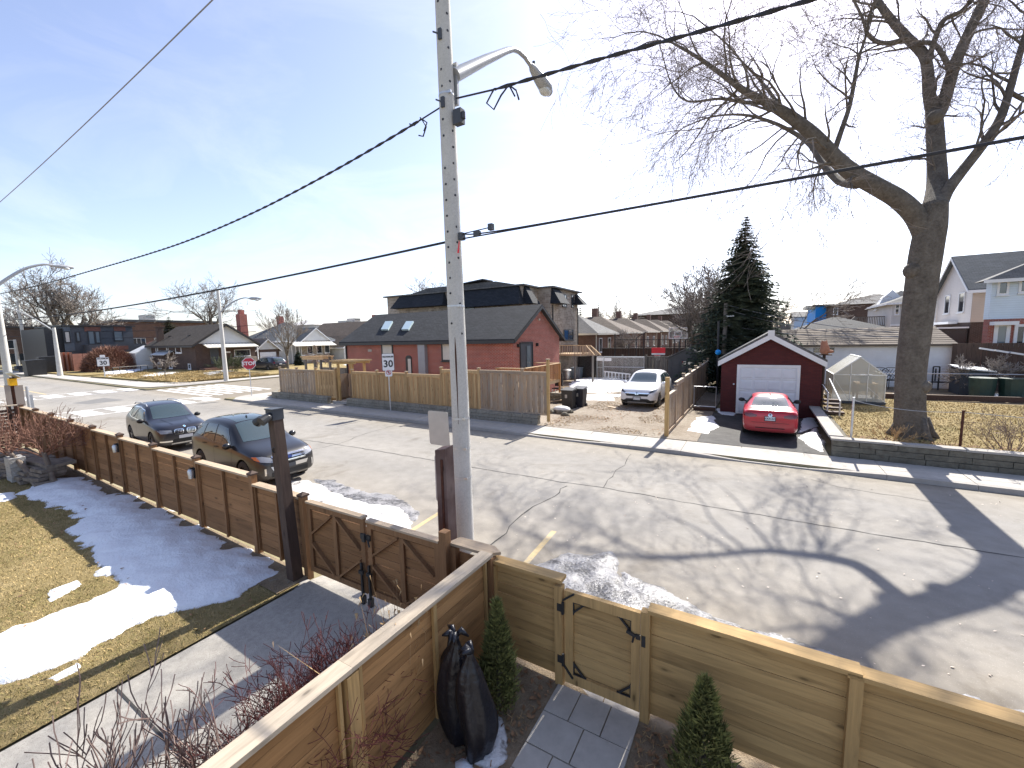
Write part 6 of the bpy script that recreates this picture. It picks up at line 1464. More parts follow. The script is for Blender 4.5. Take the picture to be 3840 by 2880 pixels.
block(wl, 2.4, 8.2, 40.2, 45.5, 0, 4.0, m_brownbrick); roof_hip(wl, 2.4, 8.2, 40.2, 45.5, 4.0, 5.05, m_sh_black, .3)

# --- siding houses at the right
H1 = thing('white_gable_house', 'two storey white sided gable house at the right', 'house', (15, 42, .5))
hy = 40.0
hx0 = atY(*Z4(1765, 500), hy)[0]
yb2 = 46.5
walls_gable(H1, hx0, 24, hy, yb2, 4.35, 6.6, 9.0, 'x', m_sid_beige)
MB().box((hx0 + .02, hy - .012, 4.37), (24, hy - .002, 6.6)).build('side_cladding', m_sid_tan, H1)
roof_gable(H1, hx0, 24, hy, yb2, 6.6, 9.0, 'x', m_sh_slate, .3, .3, .12, m_white)
block(H1, hx0 + .05, 24, hy + .05, yb2 - .05, 0, 4.348, m_brownbrick, 'lower_wall')
MB().box((hx0 - 2.6, hy + .2, 0.2), (hx0 - .01, hy + 5.6, 3.95)).build('sun_room', m_screen, H1); MB().box((hx0 - 2.8, hy, 3.96), (hx0 - .01, hy + 5.8, 4.06)).build('sun_room_roof', m_white, H1)
for yy_ in (41.6, 44.2): win(H1, (hx0, yy_, 5.75), (0, 1, 0), (-1, 0, 0), .85, 1.25)
MB().tube([(hx0 - .25, yb2 + .1, 6.35), (hx0 - .1, yb2 - .2, 5.9), (hx0 - .1, yb2 - .2, .4)], .07, 8).build('downpipe', m_white, H1)
MB().box((hx0 - .5, 42, 4.28), (hx0 - .02, 45.4, 4.45)).build('awning_case', m_white, H1)
MB().box((hx0 + 4.0, 41.2, 8.0), (hx0 + 4.5, 41.7, 8.7)).build('roof_vent', m_dkgrey, H1)
H2 = thing('pale_blue_house', 'pale blue sided house over red brick at the right edge', 'house', (15, 35, .5))
b0 = atY(*Z4(1925, 500), 35.0)[0]
block(H2, b0, 24, 35, 35.7, 4.45, 6.65, m_sid_blue); block(H2, b0 + .03, 24, 35.03, 35.7, 0, 4.448, m_redbrick, 'lower_wall')
MB().add([(b0 - .45, 34.6, 6.62), (24, 34.6, 6.62), (24, 36.6, 8.4), (b0 + 3.4, 36.6, 8.4), (b0 - .45, 36.0, 6.62), (24, 36.6, 6.62)], [(0, 1, 2, 3), (0, 3, 4), (4, 3, 2, 5), (0, 4, 5, 1), (1, 5, 2)]).build('roof', m_sh_grey, H2); MB().box((b0 - .47, 34.56, 6.48), (24, 34.6, 6.66)).build('fascia', m_white, H2)
for q in ((2005, 370, 2055, 460), (2195, 340, 2260, 440)): pwin(H2, '-Y', 35.0, Z4(q[0], q[1]), Z4(q[2], q[3]), fw=.1)
pwin(H2, '-Y', 35.03, Z4(1990, 745), Z4(2045, 890), fw=.16, name='patio_door', pane=m_glass_sky, sill=False); pwin(H2, '-Y', 35.03, Z4(2160, 750), Z4(2195, 890), fw=.14, name='side_window')
a = atY(*Z4(1925, 695), 34.9); MB().box((a[0], 34.4, a[2] - .28), (a[0] + .95, 35.02, a[2] - .08)).build('awning', m_white, H2)
H3 = thing('grey_stucco_house', 'grey stucco two storey house left of the white gable house', 'house', (14, 58, .5))
c = atY(*Z4(1070, 600), 56)[0]; block(H3, c, 22, 56, 64, 0, atY(*Z4(1100, 545), 56)[2], m_stucco); roof_hip(H3, c, 22, 56, 64, atY(*Z4(1100, 545), 56)[2], atY(*Z4(1300, 400), 60)[2], m_sh_grey, .5, m_white)
for q in ((1105, 565, 1125, 640), (1170, 560, 1186, 630)): pwin(H3, '-Y', 56, Z4(*q[:2]), Z4(*q[2:]))
MB().box((c - .05, 55.9, 4.3), (22, 55.98, 4.5)).build('band', m_white, H3)
MB().prism([(c + 4, 3.0), (c + 9.5, 3.0), (c + 9.5, 5.6)], (1, 0, 0), (0, 0, 1), (0, 50.5, 0), (0, 5.3, 0)).build('lean_to_roof', m_sh_grey, H3)
H4 = thing('white_dormer_house', 'white house with arched dormer above a timber deck', 'house', (13, 64, .5))
c4, c5 = atY(*Z4(965, 600), 62)[0], atY(*Z4(1100, 600), 62)[0]
block(H4, c4, c5 + 1, 62, 68, 0, atY(*Z4(1000, 575), 62)[2], m_stucco); roof_hip(H4, c4, c5 + 3, 62, 68, atY(*Z4(1000, 578), 62)[2], atY(*Z4(1150, 440), 65)[2], m_sh_grey, .3)
MB().prism([(c4 - .4, 5.3 + .8), (c4 + .1, 7.4), (c4 + .9, 8.3), (c4 + 1.7, 7.4), (c4 + 2.0, 6.2)], (1, 0, 0), (0, 0, 1), (0, 61.6, 0), (0, 1.4, 0)).build('dormer', m_white, H4)
for q in ((980, 600, 990, 690), (998, 600, 1010, 690), (1022, 600, 1032, 650)): pwin(H4, '-Y', 62, Z4(*q[:2]), Z4(*q[2:]), fw=.05)
Dk3 = thing('raised_deck', 'grey raised timber deck with stair before the white dormer house', 'deck', (11, 58, .5))
e0, e1 = atY(*Z4(760, 740), 58), atY(*Z4(1010, 660), 58)
MB().box((e0[0], 58, e0[2] - .3), (e1[0], 61.5, e0[2])).build('deck_floor', m_board_grey, Dk3)
for i in range(18): piece('spindle', Dk3, (e0[0] + (e1[0] - e0[0]) * i / 17, 58.05, (e0[2] + e1[2]) / 2), (.06, .05, e1[2] - e0[2]), m_board_grey)
piece('hand_rail', Dk3, ((e0[0] + e1[0]) / 2, 58.05, e1[2]), (e1[0] - e0[0], .12, .08), m_board_grey)
MB().bar((e0[0] - 2.2, 58.1, e0[2] - 1.6), (e0[0], 58.1, e1[2]), .3, .35).build('stair', m_board_grey, Dk3)
H5 = thing('brown_brick_building', 'large dark brown brick building with grey roof in the distance', 'building', (13, 74, .5))
g0, g1 = atY(*Z4(560, 560), 72)[0], atY(*Z4(1090, 560), 72)[0]; zt = atY(*Z4(600, 562), 72)[2]
block(H5, g0, g1 + 4, 72, 84, 0, zt, m_brownbrick); roof_hip(H5, g0, g1 + 4, 72, 84, zt, atY(*Z4(900, 468), 78)[2], m_sh_grey, .4)
for q in ((570, 590, 580, 640), (588, 590, 598, 640)): pwin(H5, '-Y', 72, Z4(*q[:2]), Z4(*q[2:]))
H6 = thing('blue_wall_building', 'building with bright blue end wall in the distance', 'building', (8, 78, .5))
g2, g3 = atY(*Z4(412, 600), 78)[0], atY(*Z4(556, 600), 78)[0]; zt2 = atY(*Z4(480, 572), 78)[2]
block(H6, g2, g3 + 2, 78, 90, 0, zt2, m_blue); MB().box((g2 - .4, 77.6, zt2), (g3 + 2, 90, zt2 + .25)).build('roof', m_dkgrey, H6); MB().box((g2 - 1.2, 78.3, zt2 - .2), (g2 - .01, 84, zt2 + .2)).build('canopy', m_offwhite, H6)
H7 = thing('far_cottage', 'pale low cottage left of the blue wall building', 'house', (3, 95, .5))
g4, g5 = atY(*Z4(225, 690), 95)[0], atY(*Z4(400, 690), 95)[0]
block(H7, g4, g5, 95, 103, 0, atY(*Z4(300, 665), 95)[2], m_stucco); roof_gable(H7, g4, g5, 95, 103, atY(*Z4(300, 665), 95)[2], atY(*Z4(300, 625), 99)[2], 'x', m_sh_grey, .4)

# --- west of the side street
def awning(root, x, y0, y1, z, depth=1.3, drop=.45):
    mb = MB(); n = 16
    o = MB().add([(x, y0, z), (x, y1, z), (x + depth, y1, z - drop), (x + depth, y0, z - drop), (x, y0, z - .06), (x, y1, z - .06), (x + depth, y1, z - drop - .06), (x + depth, y0, z - drop - .06)], [(0, 1, 2, 3), (7, 6, 5, 4), (3, 2, 6, 7), (0, 3, 7, 4), (1, 5, 6, 2)]).build('awning', m_offwhite, root)
    for i in range(n):
        t = y0 + (y1 - y0) * (i + .5) / n; MB().bar((x, t, z + .015), (x + depth, t, z - drop + .015), .10, .04).build('awning_rib', m_signwhite, o)
    return o
N1 = thing('brown_bungalow', 'dark brown brick bungalow with white gable and striped awning on the corner', 'house', (-66, 29, .5))
nx0, nx1, ny0, ny1 = -72.5, -60.0, 25.4, 32.6
walls_gable(N1, nx0, nx1, ny0, ny1, 0, 4.0, 6.35, 'x', m_brownbrick, gmat=m_sid_white); roof_gable(N1, nx0, nx1, ny0, ny1, 4.0, 6.35, 'x', m_sh_dbrown, .5, .5, .14, m_black)
awning(N1, nx1 + .1, 26.2, 32.4, 3.95)
win(N1, (nx1, 30.9, 2.65), (0, 1, 0), (1, 0, 0), 1.9, .75); MB().box((nx1 + .01, 29.5, .3), (nx1 + .28, 32.6, 2.1)).build('stone_facing', m_stone, N1); win(N1, (nx1, 27.5, 2.4), (0, 1, 0), (1, 0, 0), 1.0, 2.0, pane=m_dkgrey, frame=m_brownbrick, name='front_door', sill=False)
MB().box((nx1 + .01, 28.6, 2.72), (nx1 + .04, 29.4, 2.92)).build('name_board', m_white, N1); MB().box((nx1, 25.6, .3), (nx1 + 1.6, 32.4, .95)).build('porch', m_mixbrick, N1); MB().tube([(nx1 + 1.3, 32.2, .9), (nx1 + 1.3, 32.2, 3.5)], .08, 8).build('porch_post', m_white, N1)
for q in ((1518, 915, 1568, 970), (1350, 930, 1368, 985), (1440, 915, 1455, 960)): pwin(N1, '-Y', ny0, Z1(*q[:2]), Z1(*q[2:]), fw=.12)
for q in ((1365, 1065, 1395, 1110), (1465, 1065, 1490, 1105), (1630, 1075, 1650, 1110)): pwin(N1, '-Y', ny0, Z1(*q[:2]), Z1(*q[2:]), fw=.1, name='basement_window')
a = atY(*Z1(1390, 985), ny0); b = atY(*Z1(1510, 985), ny0); MB().add([(a[0], ny0 - .01, a[2] + .5), (b[0], ny0 - .01, a[2] + .5), (b[0], ny0 - 1.2, a[2] - .05), (a[0], ny0 - 1.2, a[2] - .05), (a[0], ny0 - .01, a[2] + .42), (b[0], ny0 - .01, a[2] + .42), (b[0], ny0 - 1.2, a[2] - .13), (a[0], ny0 - 1.2, a[2] - .13)], [(0, 1, 2, 3), (7, 6, 5, 4), (3, 2, 6, 7), (0, 3, 7, 4), (1, 5, 6, 2)]).build('side_canopy', m_galv, N1)
MB().box((-71.3, ny0 + .3, 3.9), (-70.6, ny0 + .95, 6.3)).box((-71.4, ny0 + .2, 6.3), (-70.5, ny0 + 1.05, 6.42)).build('chimney', m_brownbrick, N1)
MB().box((-63.6, 32.3, 4.2), (-62.6, 33.3, 8.0)).box((-63.4, 32.5, 8.02), (-62.8, 33.1, 8.6)).build('rear_chimney', m_redbrick, N1)
for x_ in (-70.0, -64.5): MB().box((x_, 26.6, 4.75), (x_ + .35, 26.95, 5.15)).build('roof_vent', m_black, N1)
MB().prism([(23.6, .3), (25.4, .3), (25.4, 3.9), (23.6, 2.9)], (0, 1, 0), (0, 0, 1), (-75.0, 0, 0), (2.6, 0, 0)).build('side_porch', m_sid_white, N1)
N2 = thing('white_gabled_bungalow', 'bungalow with white gable, grey roof and striped awning beyond the van', 'house', (-62, 40, .5))
block(N2, -72, -61.5, 36.5, 46.5, 0, 4.1, m_sid_white); roof_hip(N2, -72, -61.5, 36.5, 46.5, 4.1, 7.2, m_sh_slate, .4, m_white)
walls_gable(N2, -61.49, -60.2, 39.6, 44.6, .5, 4.1, 6.0, 'x', m_stone, 'front_bay', m_sid_white); roof_gable(N2, -64.5, -60.2, 39.6, 44.6, 4.1, 6.0, 'x', m_sh_slate, .35, .25, .12, m_white)
awning(N2, -60.1, 37.6, 44.7, 3.95, 1.5, .6)
for yy_ in (41, 42.6, 44): win(N2, (-60.2, yy_, 2.7), (0, 1, 0), (1, 0, 0), .8, 1.1)
for yy_ in (38.0, 38.6, 39.2, 39.5): MB().box((-60.2, yy_ - .05, .4), (-60.1, yy_ + .05, 3.6)).build('porch_post', m_white, N2)
for k in range(12): piece('baluster', N2, (-58.8, 38 + k * .25, 1.5), (.05, .05, .9), m_white)
piece('rail', N2, (-58.8, 39.4, 1.95), (.08, 3.0, .08), m_white); MB().bar((-58.8, 41.0, 1.9), (-56.6, 41.0, .9), .08, .08).bar((-58.8, 41.0, 1.2), (-56.6, 41.0, .3), .08, .08).build('stair_rail', m_white, N2)
MB().box((-68.5, 41, 6.5), (-67.7, 41.8, 8.2)).build('chimney', m_redbrick, N2)
walls_gable(N2, -70, -60.6, 33.0, 36.3, .3, 3.0, 4.4, 'x', m_brownbrick, 'garage_wall', m_sid_white); roof_gable(N2, -70, -60.6, 33.0, 36.3, 3.0, 4.4, 'x', m_sh_grey, .3, .3, .12, m_white)
MB().box((-60.6, 33.5, .4), (-60.52, 35.8, 2.6)).build('garage_door', m_garage_door, N2)
N3 = thing('brown_roof_house', 'house with brown gable roof and white garage left of the brick bungalow', 'house', (-60, 52, .5))
walls_gable(N3, -72, -60.4, 48.0, 57, 0, 4.3, 7.2, 'x', m_stucco); roof_gable(N3, -72, -60.4, 48.0, 57, 4.3, 7.2, 'x', m_sh_brown, .4, .4, .14, m_dkgrey)
walls_gable(N3, -66, -57.6, 45.2, 49.6, .3, 3.1, 4.7, 'x', m_sid_white, 'garage_wall', m_sid_white); roof_gable(N3, -66, -57.6, 45.2, 49.6, 3.1, 4.7, 'x', m_sh_brown, .35, .3, .12, m_white)
MB().box((-57.6, 45.7, .4), (-57.5, 48.8, 2.7)).build('garage_door', m_garage_door, N3)
MB().box((-61.8, 55, 6.2), (-61.0, 55.8, 8.6)).build('chimney', m_redbrick, N3)
N4 = thing('modern_black_house', 'flat roofed modern house of black and rust panels', 'house', (-88, 24, .6))
X4 = -85.0
q0, q1 = atX(*Z1(545, 745), X4), atX(*Z1(1140, 742), X4); zt4 = q0[2]
block(N4, -97, X4, q0[1], q1[1], 0, zt4, m_dkgrey); MB().box((-97.3, q0[1] - .3, zt4), (X4 + .3, q1[1] + .3, zt4 + .18)).build('roof', m_black, N4)
block(N4, -97, X4 - .6, q0[1] - 1.8, q0[1] - .01, 0, zt4 - .3, m_black, 'side_wing')
q2 = atX(*Z1(720, 905), X4); MB().box((X4 + .01, q2[1], .3), (X4 + 2.2, q1[1] + .8, q2[2])).build('ground_storey', m_dkgrey, N4)
for (x0, x1, y0, y1, mt) in ((725, 870, 750, 790, m_rustpanel), (980, 1085, 745, 790, m_rustpanel), (555, 650, 890, 960, m_steelblue), (545, 620, 745, 890, m_steelblue)):
    a, b = atX(*Z1(x0, y0), X4), atX(*Z1(x1, y1), X4); MB().box((X4 + .004, a[1], b[2]), (X4 + .06, b[1], a[2])).build('panel', mt, N4)
for (x0, x1, y0, y1, pm) in ((560, 605, 795, 880, m_curtain), (660, 690, 800, 870, m_glass_sky), (762, 818, 792, 895, m_glass_sky), (824, 865, 795, 885, m_glass_sky), (985, 1060, 792, 865, m_glass_sky)):
    pwin(N4, '+X', X4 + .06, Z1(x0, y0), Z1(x1, y1), pane=pm, frame=m_black, fw=.12)
a, b = atX(*Z1(1000, 915), X4 + 2.2), atX(*Z1(1110, 945), X4 + 2.2); MB().box((X4 + 2.204, a[1], b[2]), (X4 + 2.26, b[1], a[2])).build('panel', m_rustpanel, N4)
N5 = thing('red_roof_cottage', 'small cottage with dull red roof between black house and brown bungalow', 'house', (-84, 31, .6))
roof_hip(N5, -90, -79, 30.0, 37, 3.6, 5.9, m_sh_red, .4); block(N5, -90, -79, 30.0, 37, 0, 3.6, m_redbrick)
N6 = thing('school_block', 'long grey brown school block behind the brown bungalow', 'building', (-125, 60, .6))
s0, s1 = atX(*Z1(1035, 705), -125), atX(*Z1(1870, 715), -125)
block(N6, -150, -125, s0[1], s1[1], 0, s0[2], m_mixbrick); MB().box((-150, s0[1] - .5, s0[2]), (-124.6, s1[1] + .5, s0[2] + .5)).build('roof', m_dkgrey, N6)
for k in range(7): win(N6, (-125, s0[1] + 3 + k * 4.2, 4.6), (0, 1, 0), (1, 0, 0), 2.4, 1.8, bars=2)
N7 = thing('dark_shop_block', 'long dark two storey block across the far street', 'building', (-122, 18, .7))
s0, s1 = atX(*Z1(20, 765), -122), atX(*Z1(470, 765), -122); block(N7, -140, -122, s0[1] - 14, s1[1] + 1, 0, s1[2], m_brownbrick); MB().box((-140, s0[1] - 14, s1[2]), (-121.7, s1[1] + 1, s1[2] + .4)).build('roof', m_black, N7)
for k in range(6): win(N7, (-122, s0[1] + .5 + 2.6 * k, 4.6), (0, 1, 0), (1, 0, 0), 1.2, 1.5, frame=m_stucco); 
for k in range(4): win(N7, (-122, s0[1] + 1 + 3.8 * k, 1.9), (0, 1, 0), (1, 0, 0), 2.2, 1.7, frame=m_black)
T1 = thing('far_tower', 'pale apartment tower on the horizon', 'building', (-400, 165, 0))
a, b = atX(*Z1(1252, 645), -400), atX(*Z1(1342, 690), -400); block(T1, -412, -400, a[1], b[1], 0, a[2], m_stucco)
for k in range(4): MB().box((-399.99, a[1] + .5, a[2] - 2 - 3.2 * k), (-399.9, b[1] - .5, a[2] - .8 - 3.2 * k)).build('window_band', m_glass_sky, T1)
for i, (p, q, nm) in enumerate(((Z2(775, 695), Z2(835, 725), 'paler far apartment block near the brown roof'), (Z2(850, 675), Z2(905, 725), 'greyer far apartment block near the brown roof'))):
    t = thing('far_block', nm, 'building', (-300, 250, 0)); a, b = atX(*p, -300), atX(*q, -300); block(t, -310, -300, a[1], b[1], 0, a[2], m_stucco if i == 0 else m_sid_beige)
    for k in range(4): MB().box((-299.99, a[1] + .4, a[2] - 1.6 - 2.6 * k), (-299.9, b[1] - .4, a[2] - .6 - 2.6 * k)).build('window_band', m_glass, t)
N8 = thing('light_roof_hall', 'hall with pale hip roof behind the young tree', 'building', (-90, 90, .6))
a, b = atX(*Z2(500, 730), -90), atX(*Z2(730, 722), -90); block(N8, -102, -90, a[1], b[1], 0, a[2], m_stucco); roof_hip(N8, -102, -90, a[1], b[1], a[2], atX(*Z2(640, 690), -92)[2], m_stucco, .3)
# ------------------------------------------------------------------ retaining walls of stone blocks
def block_course_wall(root, pts, z0f, h, rows, mat, seed, bl=(.42, .8), th=.28, name='stone_block', offs=None):
    r = random.Random(seed)
    for a, b in zip(pts[:-1], pts[1:]):
        a, b = np.array(a, float), np.array(b, float); L = np.linalg.norm(b - a); d = (b - a) / L; ang = math.atan2(d[1], d[0]); nrm = np.array([-d[1], d[0]])
        for k in range(rows):
            s = 0.0
            while s < L - .05:
                w = min(r.uniform(*bl), L - s)
                if L - s - w < .15: w = L - s
                c = a + d * (s + w / 2) + nrm * (th / 2 + r.uniform(-.012, .018) + .012 * k)
                hh = h / rows
                piece(name, root, (c[0], c[1], z0f(c[0]) + hh * (k + .5)), (w - .014, th, hh - .012), mat, (r.uniform(-.01, .01), r.uniform(-.006, .006), ang + r.uniform(-.012, .012)))
                s += w
rw = thing('retaining_wall', 'low grey stone block wall under the board fence', 'wall', (-18, 16.2, .13))
WLY = 16.08
block_course_wall(rw, [(-28.1, WLY), (-22.3, WLY)], lambda x: GR(x) + KERB - .02, .42, 3, m_block, 4)
block_course_wall(rw, [(-20.6, WLY), (-8.15, WLY)], lambda x: GR(x) + KERB - .02, .44, 3, m_block, 5)
block_course_wall(rw, [(-29.9, 19.6), (-29.75, 18.2), (-29.2, 17.0), (-28.1, WLY)], lambda x: GR(x) + KERB - .02, .40, 3, m_block, 6, (.3, .45), .22)
MB().box((-22.2, 16.35, .1), (-20.7, 17.2, .40)).box((-22.1, 16.0, .1), (-20.9, 16.33, .28)).build('entry_step', m_kerb, rw)
rw2 = thing('garden_wall', 'mossy stone block wall holding up the raised lawn', 'wall', (8, 16.2, .13))
block_course_wall(rw2, [(2.12, WLY), (13, WLY)], lambda x: GR(x) + KERB - .02, .50, 3, m_block_dark, 8, (.55, 1.1), .26)
block_course_wall(rw2, [(13, WLY), (38, WLY)], lambda x: GR(x) + KERB - .02, .50, 3, m_block_dark, 9, (1.2, 2.0), .26)
for k in range(12):
    x0_ = 2.08 + k * 1.5; piece('coping', rw2, (x0_ + .75, WLY + .17, GR(x0_) + .645), (1.49, .34, .06), m_kerb)
block_course_wall(rw2, [(2.36, 24.5), (2.36, 16.4)], lambda x: GR(x) + KERB - .02, .50, 3, m_block_dark, 10, (.7, 1.2), .24)
MB().box((2.06, 16.44, .62), (2.44, 24.6, .69)).build('side_coping', m_kerb, rw2)

# ------------------------------------------------------------------ board fence on the stone wall
bf = thing('board_fence', 'vertical board fence, part fresh part grey, on the stone wall', 'fence', (-18, 16.4, .5))
BFY = 16.42
def bpanel(root, x0, x1, zb, zt, mat, y=BFY, bw=.14, arch=.07, seed=0, capm=None, face=-1):
    n = max(2, round((x1 - x0) / bw)); w = (x1 - x0) / n; r = random.Random(seed)
    for i in range(n):
        x = x0 + w * (i + .5); t = (i + .5) / n; a = arch * math.sin(math.pi * t)
        piece('board', root, (x, y + (.012 if i % 2 else -.012) * 1.0, (zb + zt - .16 + a) / 2), (w * (1.08 if i % 2 else .86), .018, zt - .16 + a - zb + r.uniform(-.01, .01)), mat)
    m2 = capm or mat
    piece('rail', root, ((x0 + x1) / 2, y, zt), (x1 - x0, .10, .04), m_deck_x if mat is m_board_new else m_capwood)
    piece('rail', root, ((x0 + x1) / 2, y - .035, zb + .05), (x1 - x0, .03, .09), mat); 
    # arched header board
    K = 8; top = [(x0 + (x1 - x0) * k / K, zt - .02) for k in range(K + 1)]; bot = [(x0 + (x1 - x0) * k / K, zt - .17 + arch * math.sin(math.pi * k / K)) for k in range(K, -1, -1)]
    MB().prism(top + bot, (1, 0, 0), (0, 0, 1), (0, y - .05, 0), (0, .022, 0)).build('header', mat, root)
def zpx(p, Y): return atY(*p, Y)
def bpost(root, x, zt, mat, y=BFY, zb=.3): 
    p = piece('post', root, (x, y, (zb + zt) / 2), (.11, .11, zt - zb), mat); piece('post_cap', root, (x, y, zt + .02), (.15, .15, .045), m_capwood)
segs = [(205, 350, 1112, m_board_old), (350, 515, 1118, m_board_old), (515, 685, 1122, m_board_new), (830, 1045, 1136, m_board_new), (1045, 1300, 1144, m_board_new), (1300, 1598, 1158, m_board_new), (1600, 1925, 1120, m_board_new)]
for i, (a, b, yy_, mt) in enumerate(segs):
    p0, p1 = atY(*Z2(a, yy_), BFY), atY(*Z2(b, yy_ + 8), BFY); zt = (p0[2] + p1[2]) / 2
    bpanel(bf, p0[0] + .05, p1[0] - .05, .56, zt, mt, seed=i); bpost(bf, p0[0], zt + .10, mt)
    if i in (2, 6): bpost(bf, p1[0], zt + .10, mt)
for i, (a, b, yy_) in enumerate(((1925, 2302, 1128), (2302, 2520, 1140))):
    p0, p1 = atY(*Z2(a, yy_), BFY), atY(*Z2(b, yy_ + 4), BFY); zt = (p0[2] + p1[2]) / 2
    bpanel(bf, p0[0] + .06, p1[0] - .06, .56, zt, m_board_old, seed=20 + i); bpost(bf, p1[0] if i == 0 else p1[0] + .02, zt + (.10 if i == 0 else .55), m_board_old if i == 0 else m_new_z)
# recessed gate and arbour
x0_, x1_ = atY(*Z2(685, 1122), BFY)[0], atY(*Z2(830, 1136), BFY)[0]
for k in range(6): piece('board', bf, (x0_, BFY + .08 + k * .14, 1.28), (.018, .13, 1.44), m_board_old)
for k in range(6): piece('board', bf, (x1_, BFY + .08 + k * .14, 1.26), (.018, .13, 1.40), m_board_new)
for k in range(8): piece('board', bf, (x0_ + .08 + k * (x1_ - x0_ - .1) / 8, BFY + .9, 1.26), (.15, .018, 1.42), m_board_old)
ar = thing('entry_arbour', 'fresh pine arbour with scalloped top over the fence gate', 'arbour', ((x0_ + x1_) / 2, 16.9, .4))
az0, az1 = .4, atY(*Z2(800, 1065), 16.9)[2]
for xx in (x0_ + .12, x1_ - .12):
    for yy_ in (BFY + .12, BFY + 1.0): piece('post', ar, (xx, yy_, (az0 + az1) / 2), (.12, .12, az1 - az0), m_new_z)
for yy_ in (BFY + .05, BFY + 1.08): piece('beam', ar, ((x0_ + x1_) / 2, yy_, az1 + .06), (x1_ - x0_ + .55, .05, .15), m_new_x)
for k in range(9): piece('rafter', ar, (x0_ - .2 + (x1_ - x0_ + .4) * k / 8, BFY + .56, az1 + .17), (.05, 1.5, .09), m_new_y)
ar2 = thing('garden_arbour', 'older timber arbour left of the fence gate, in the yard behind', 'arbour', (-25, 22, .2))
a0, a1 = atY(*Z2(460, 1030), 21.0), atY(*Z2(605, 1030), 21.0)
for xx in (a0[0] + .1, a1[0] - .1):
    for yy_ in (20.6, 21.4): piece('post', ar2, (xx, yy_, 1.5), (.14, .14, 2.6), m_board_grey)
for yy_ in (20.55, 21.45): piece('beam', ar2, ((a0[0] + a1[0]) / 2, yy_, a0[2] + .1), (a1[0] - a0[0] + .5, .06, .2), m_deck_x)
for k in range(7): piece('rafter', ar2, (a0[0] + (a1[0] - a0[0]) * k / 6, 21, a0[2] + .23), (.06, 1.5, .08), m_deck_y)
inner = thing('inner_fence', 'dark brown fence behind the garden arbour', 'fence', (-24, 22.5, .2))
for k in range(24): piece('board', inner, (-31.6 + k * .36, 22.4, 1.0), (.34, .02, 1.6), m_board_grey)
piece('rail', inner, (-27.4, 22.38, 1.82), (8.7, .1, .05), m_capwood)

# fence between the lots
lf = thing('lot_fence', 'weathered board fence running back beside the gravel lot', 'fence', (-2.7, 23, .15))
LX = -2.86
q = atX(2508, 1380, LX); endp = piece('end_post', lf, (LX, 16.35, 1.25), (.14, .14, 2.3), m_new_z)
ypos = [16.45, 18.2, 20.3, 22.4, 24.5, 26.6, 28.7, 30.8]
tops = [1.72, 2.02, 2.05, 2.08, 2.1, 2.12, 2.14]
for i in range(7):
    y0, y1, zt = ypos[i], ypos[i + 1], tops[i]; n = round((y1 - y0) / .145)
    for k in range(n):
        y = y0 + (y1 - y0) * (k + .5) / n; a_ = .07 * math.sin(math.pi * (k + .5) / n)
        piece('board', lf, (LX + (.012 if k % 2 else -.012), y, (.22 + zt - .12 + a_) / 2), (.018, .15, zt - .12 + a_ - .22), m_board_old)
    piece('rail', lf, (LX, (y0 + y1) / 2, zt), (.12, y1 - y0, .04), m_capwood_y); piece('rail', lf, (LX + .03, (y0 + y1) / 2, .28), (.04, y1 - y0, .10), m_board_old); piece('header', lf, (LX + .03, (y0 + y1) / 2, zt - .10), (.024, y1 - y0, .13), m_board_old)
    p = piece('post', lf, (LX, y1, (zt + .1) / 2), (.11, .11, zt + .12), m_board_old); piece('post_cap', lf, (LX, y1, zt + .18), (.15, .15, .04), m_capwood)
# grey fence at the back of the lot
bk = thing('rear_fence', 'grey vertical board fence behind the snow on the gravel lot', 'fence', (-9, 36, .2))
zt = atY(*Z3(700, 1005), 36.0)[2]; zb = .2
for k in range(62): piece('board', bk, (-14.0 + k * .165, 36 + (.012 if k % 2 else -.012), (zb + zt) / 2), (.14, .02, zt - zb + RND.uniform(-.02, .02)), m_board_grey)
piece('rail', bk, (-9, 35.96, zt), (10.3, .1, .05), m_board_grey); piece('rail', bk, (-9, 35.97, zb + .1), (10.3, .05, .1), m_board_grey)
for k in range(6): piece('post', bk, (-14 + k * 2.0, 35.95, (zt + .2) / 2), (.12, .12, zt + .1), m_board_grey)
bk2 = thing('upper_fence', 'darker timber fence with lattice beyond the rear fence', 'fence', (-7, 41.5, .2))
zt2 = atY(*Z3(900, 935), 41.5)[2]
for k in range(50): piece('board', bk2, (-13.5 + k * .25, 41.5, zt2 / 2), (.24, .02, zt2), m_darkwood_z)
piece('rail', bk2, (-7.3, 41.45, zt2), (12.6, .1, .08), m_board_grey)
# ------------------------------------------------------------------ things on the gravel lot
def chain_panel(name, p0, p1, Y, label, group):
    a, b = atY(*p0, Y), atY(*p1, Y); t = thing(name, label, 'barrier', ((a[0] + b[0]) / 2, Y, .2), group); x0, x1, z0, z1 = a[0], b[0], b[2], a[2]
    f = MB()
    for x in (x0, x1): f.tube([(x, Y, z0), (x, Y, z1)], .03, 8)
    for z in (z0, (z0 + z1) / 2, z1): f.tube([(x0, Y, z), (x1, Y, z)], .03, 8)
    f.build('frame', m_galv, t); m = MB(); s = .11
    n = int((x1 - x0 + z1 - z0) / s)
    for k in range(n):
        c = k * s
        for sg in (1, -1):
            xa = x0 + max(0, c - (z1 - z0)); za = z0 + min(c, z1 - z0); xb = x0 + min(c, x1 - x0); zb_ = z0 + max(0, c - (x1 - x0))
            if sg == -1: za, zb_ = z0 + z1 - za, z0 + z1 - zb_
            m.bar((xa, Y, za), (xb, Y, zb_), .006, .006)
    m.build('wire_mesh', m_galv, t, recalc=False); return t
chain_panel('mesh_barrier', Z3(735, 1010), Z3(785, 1190), 35.2, 'narrow steel mesh panel leaning at the rear fence', 'steel mesh panels')
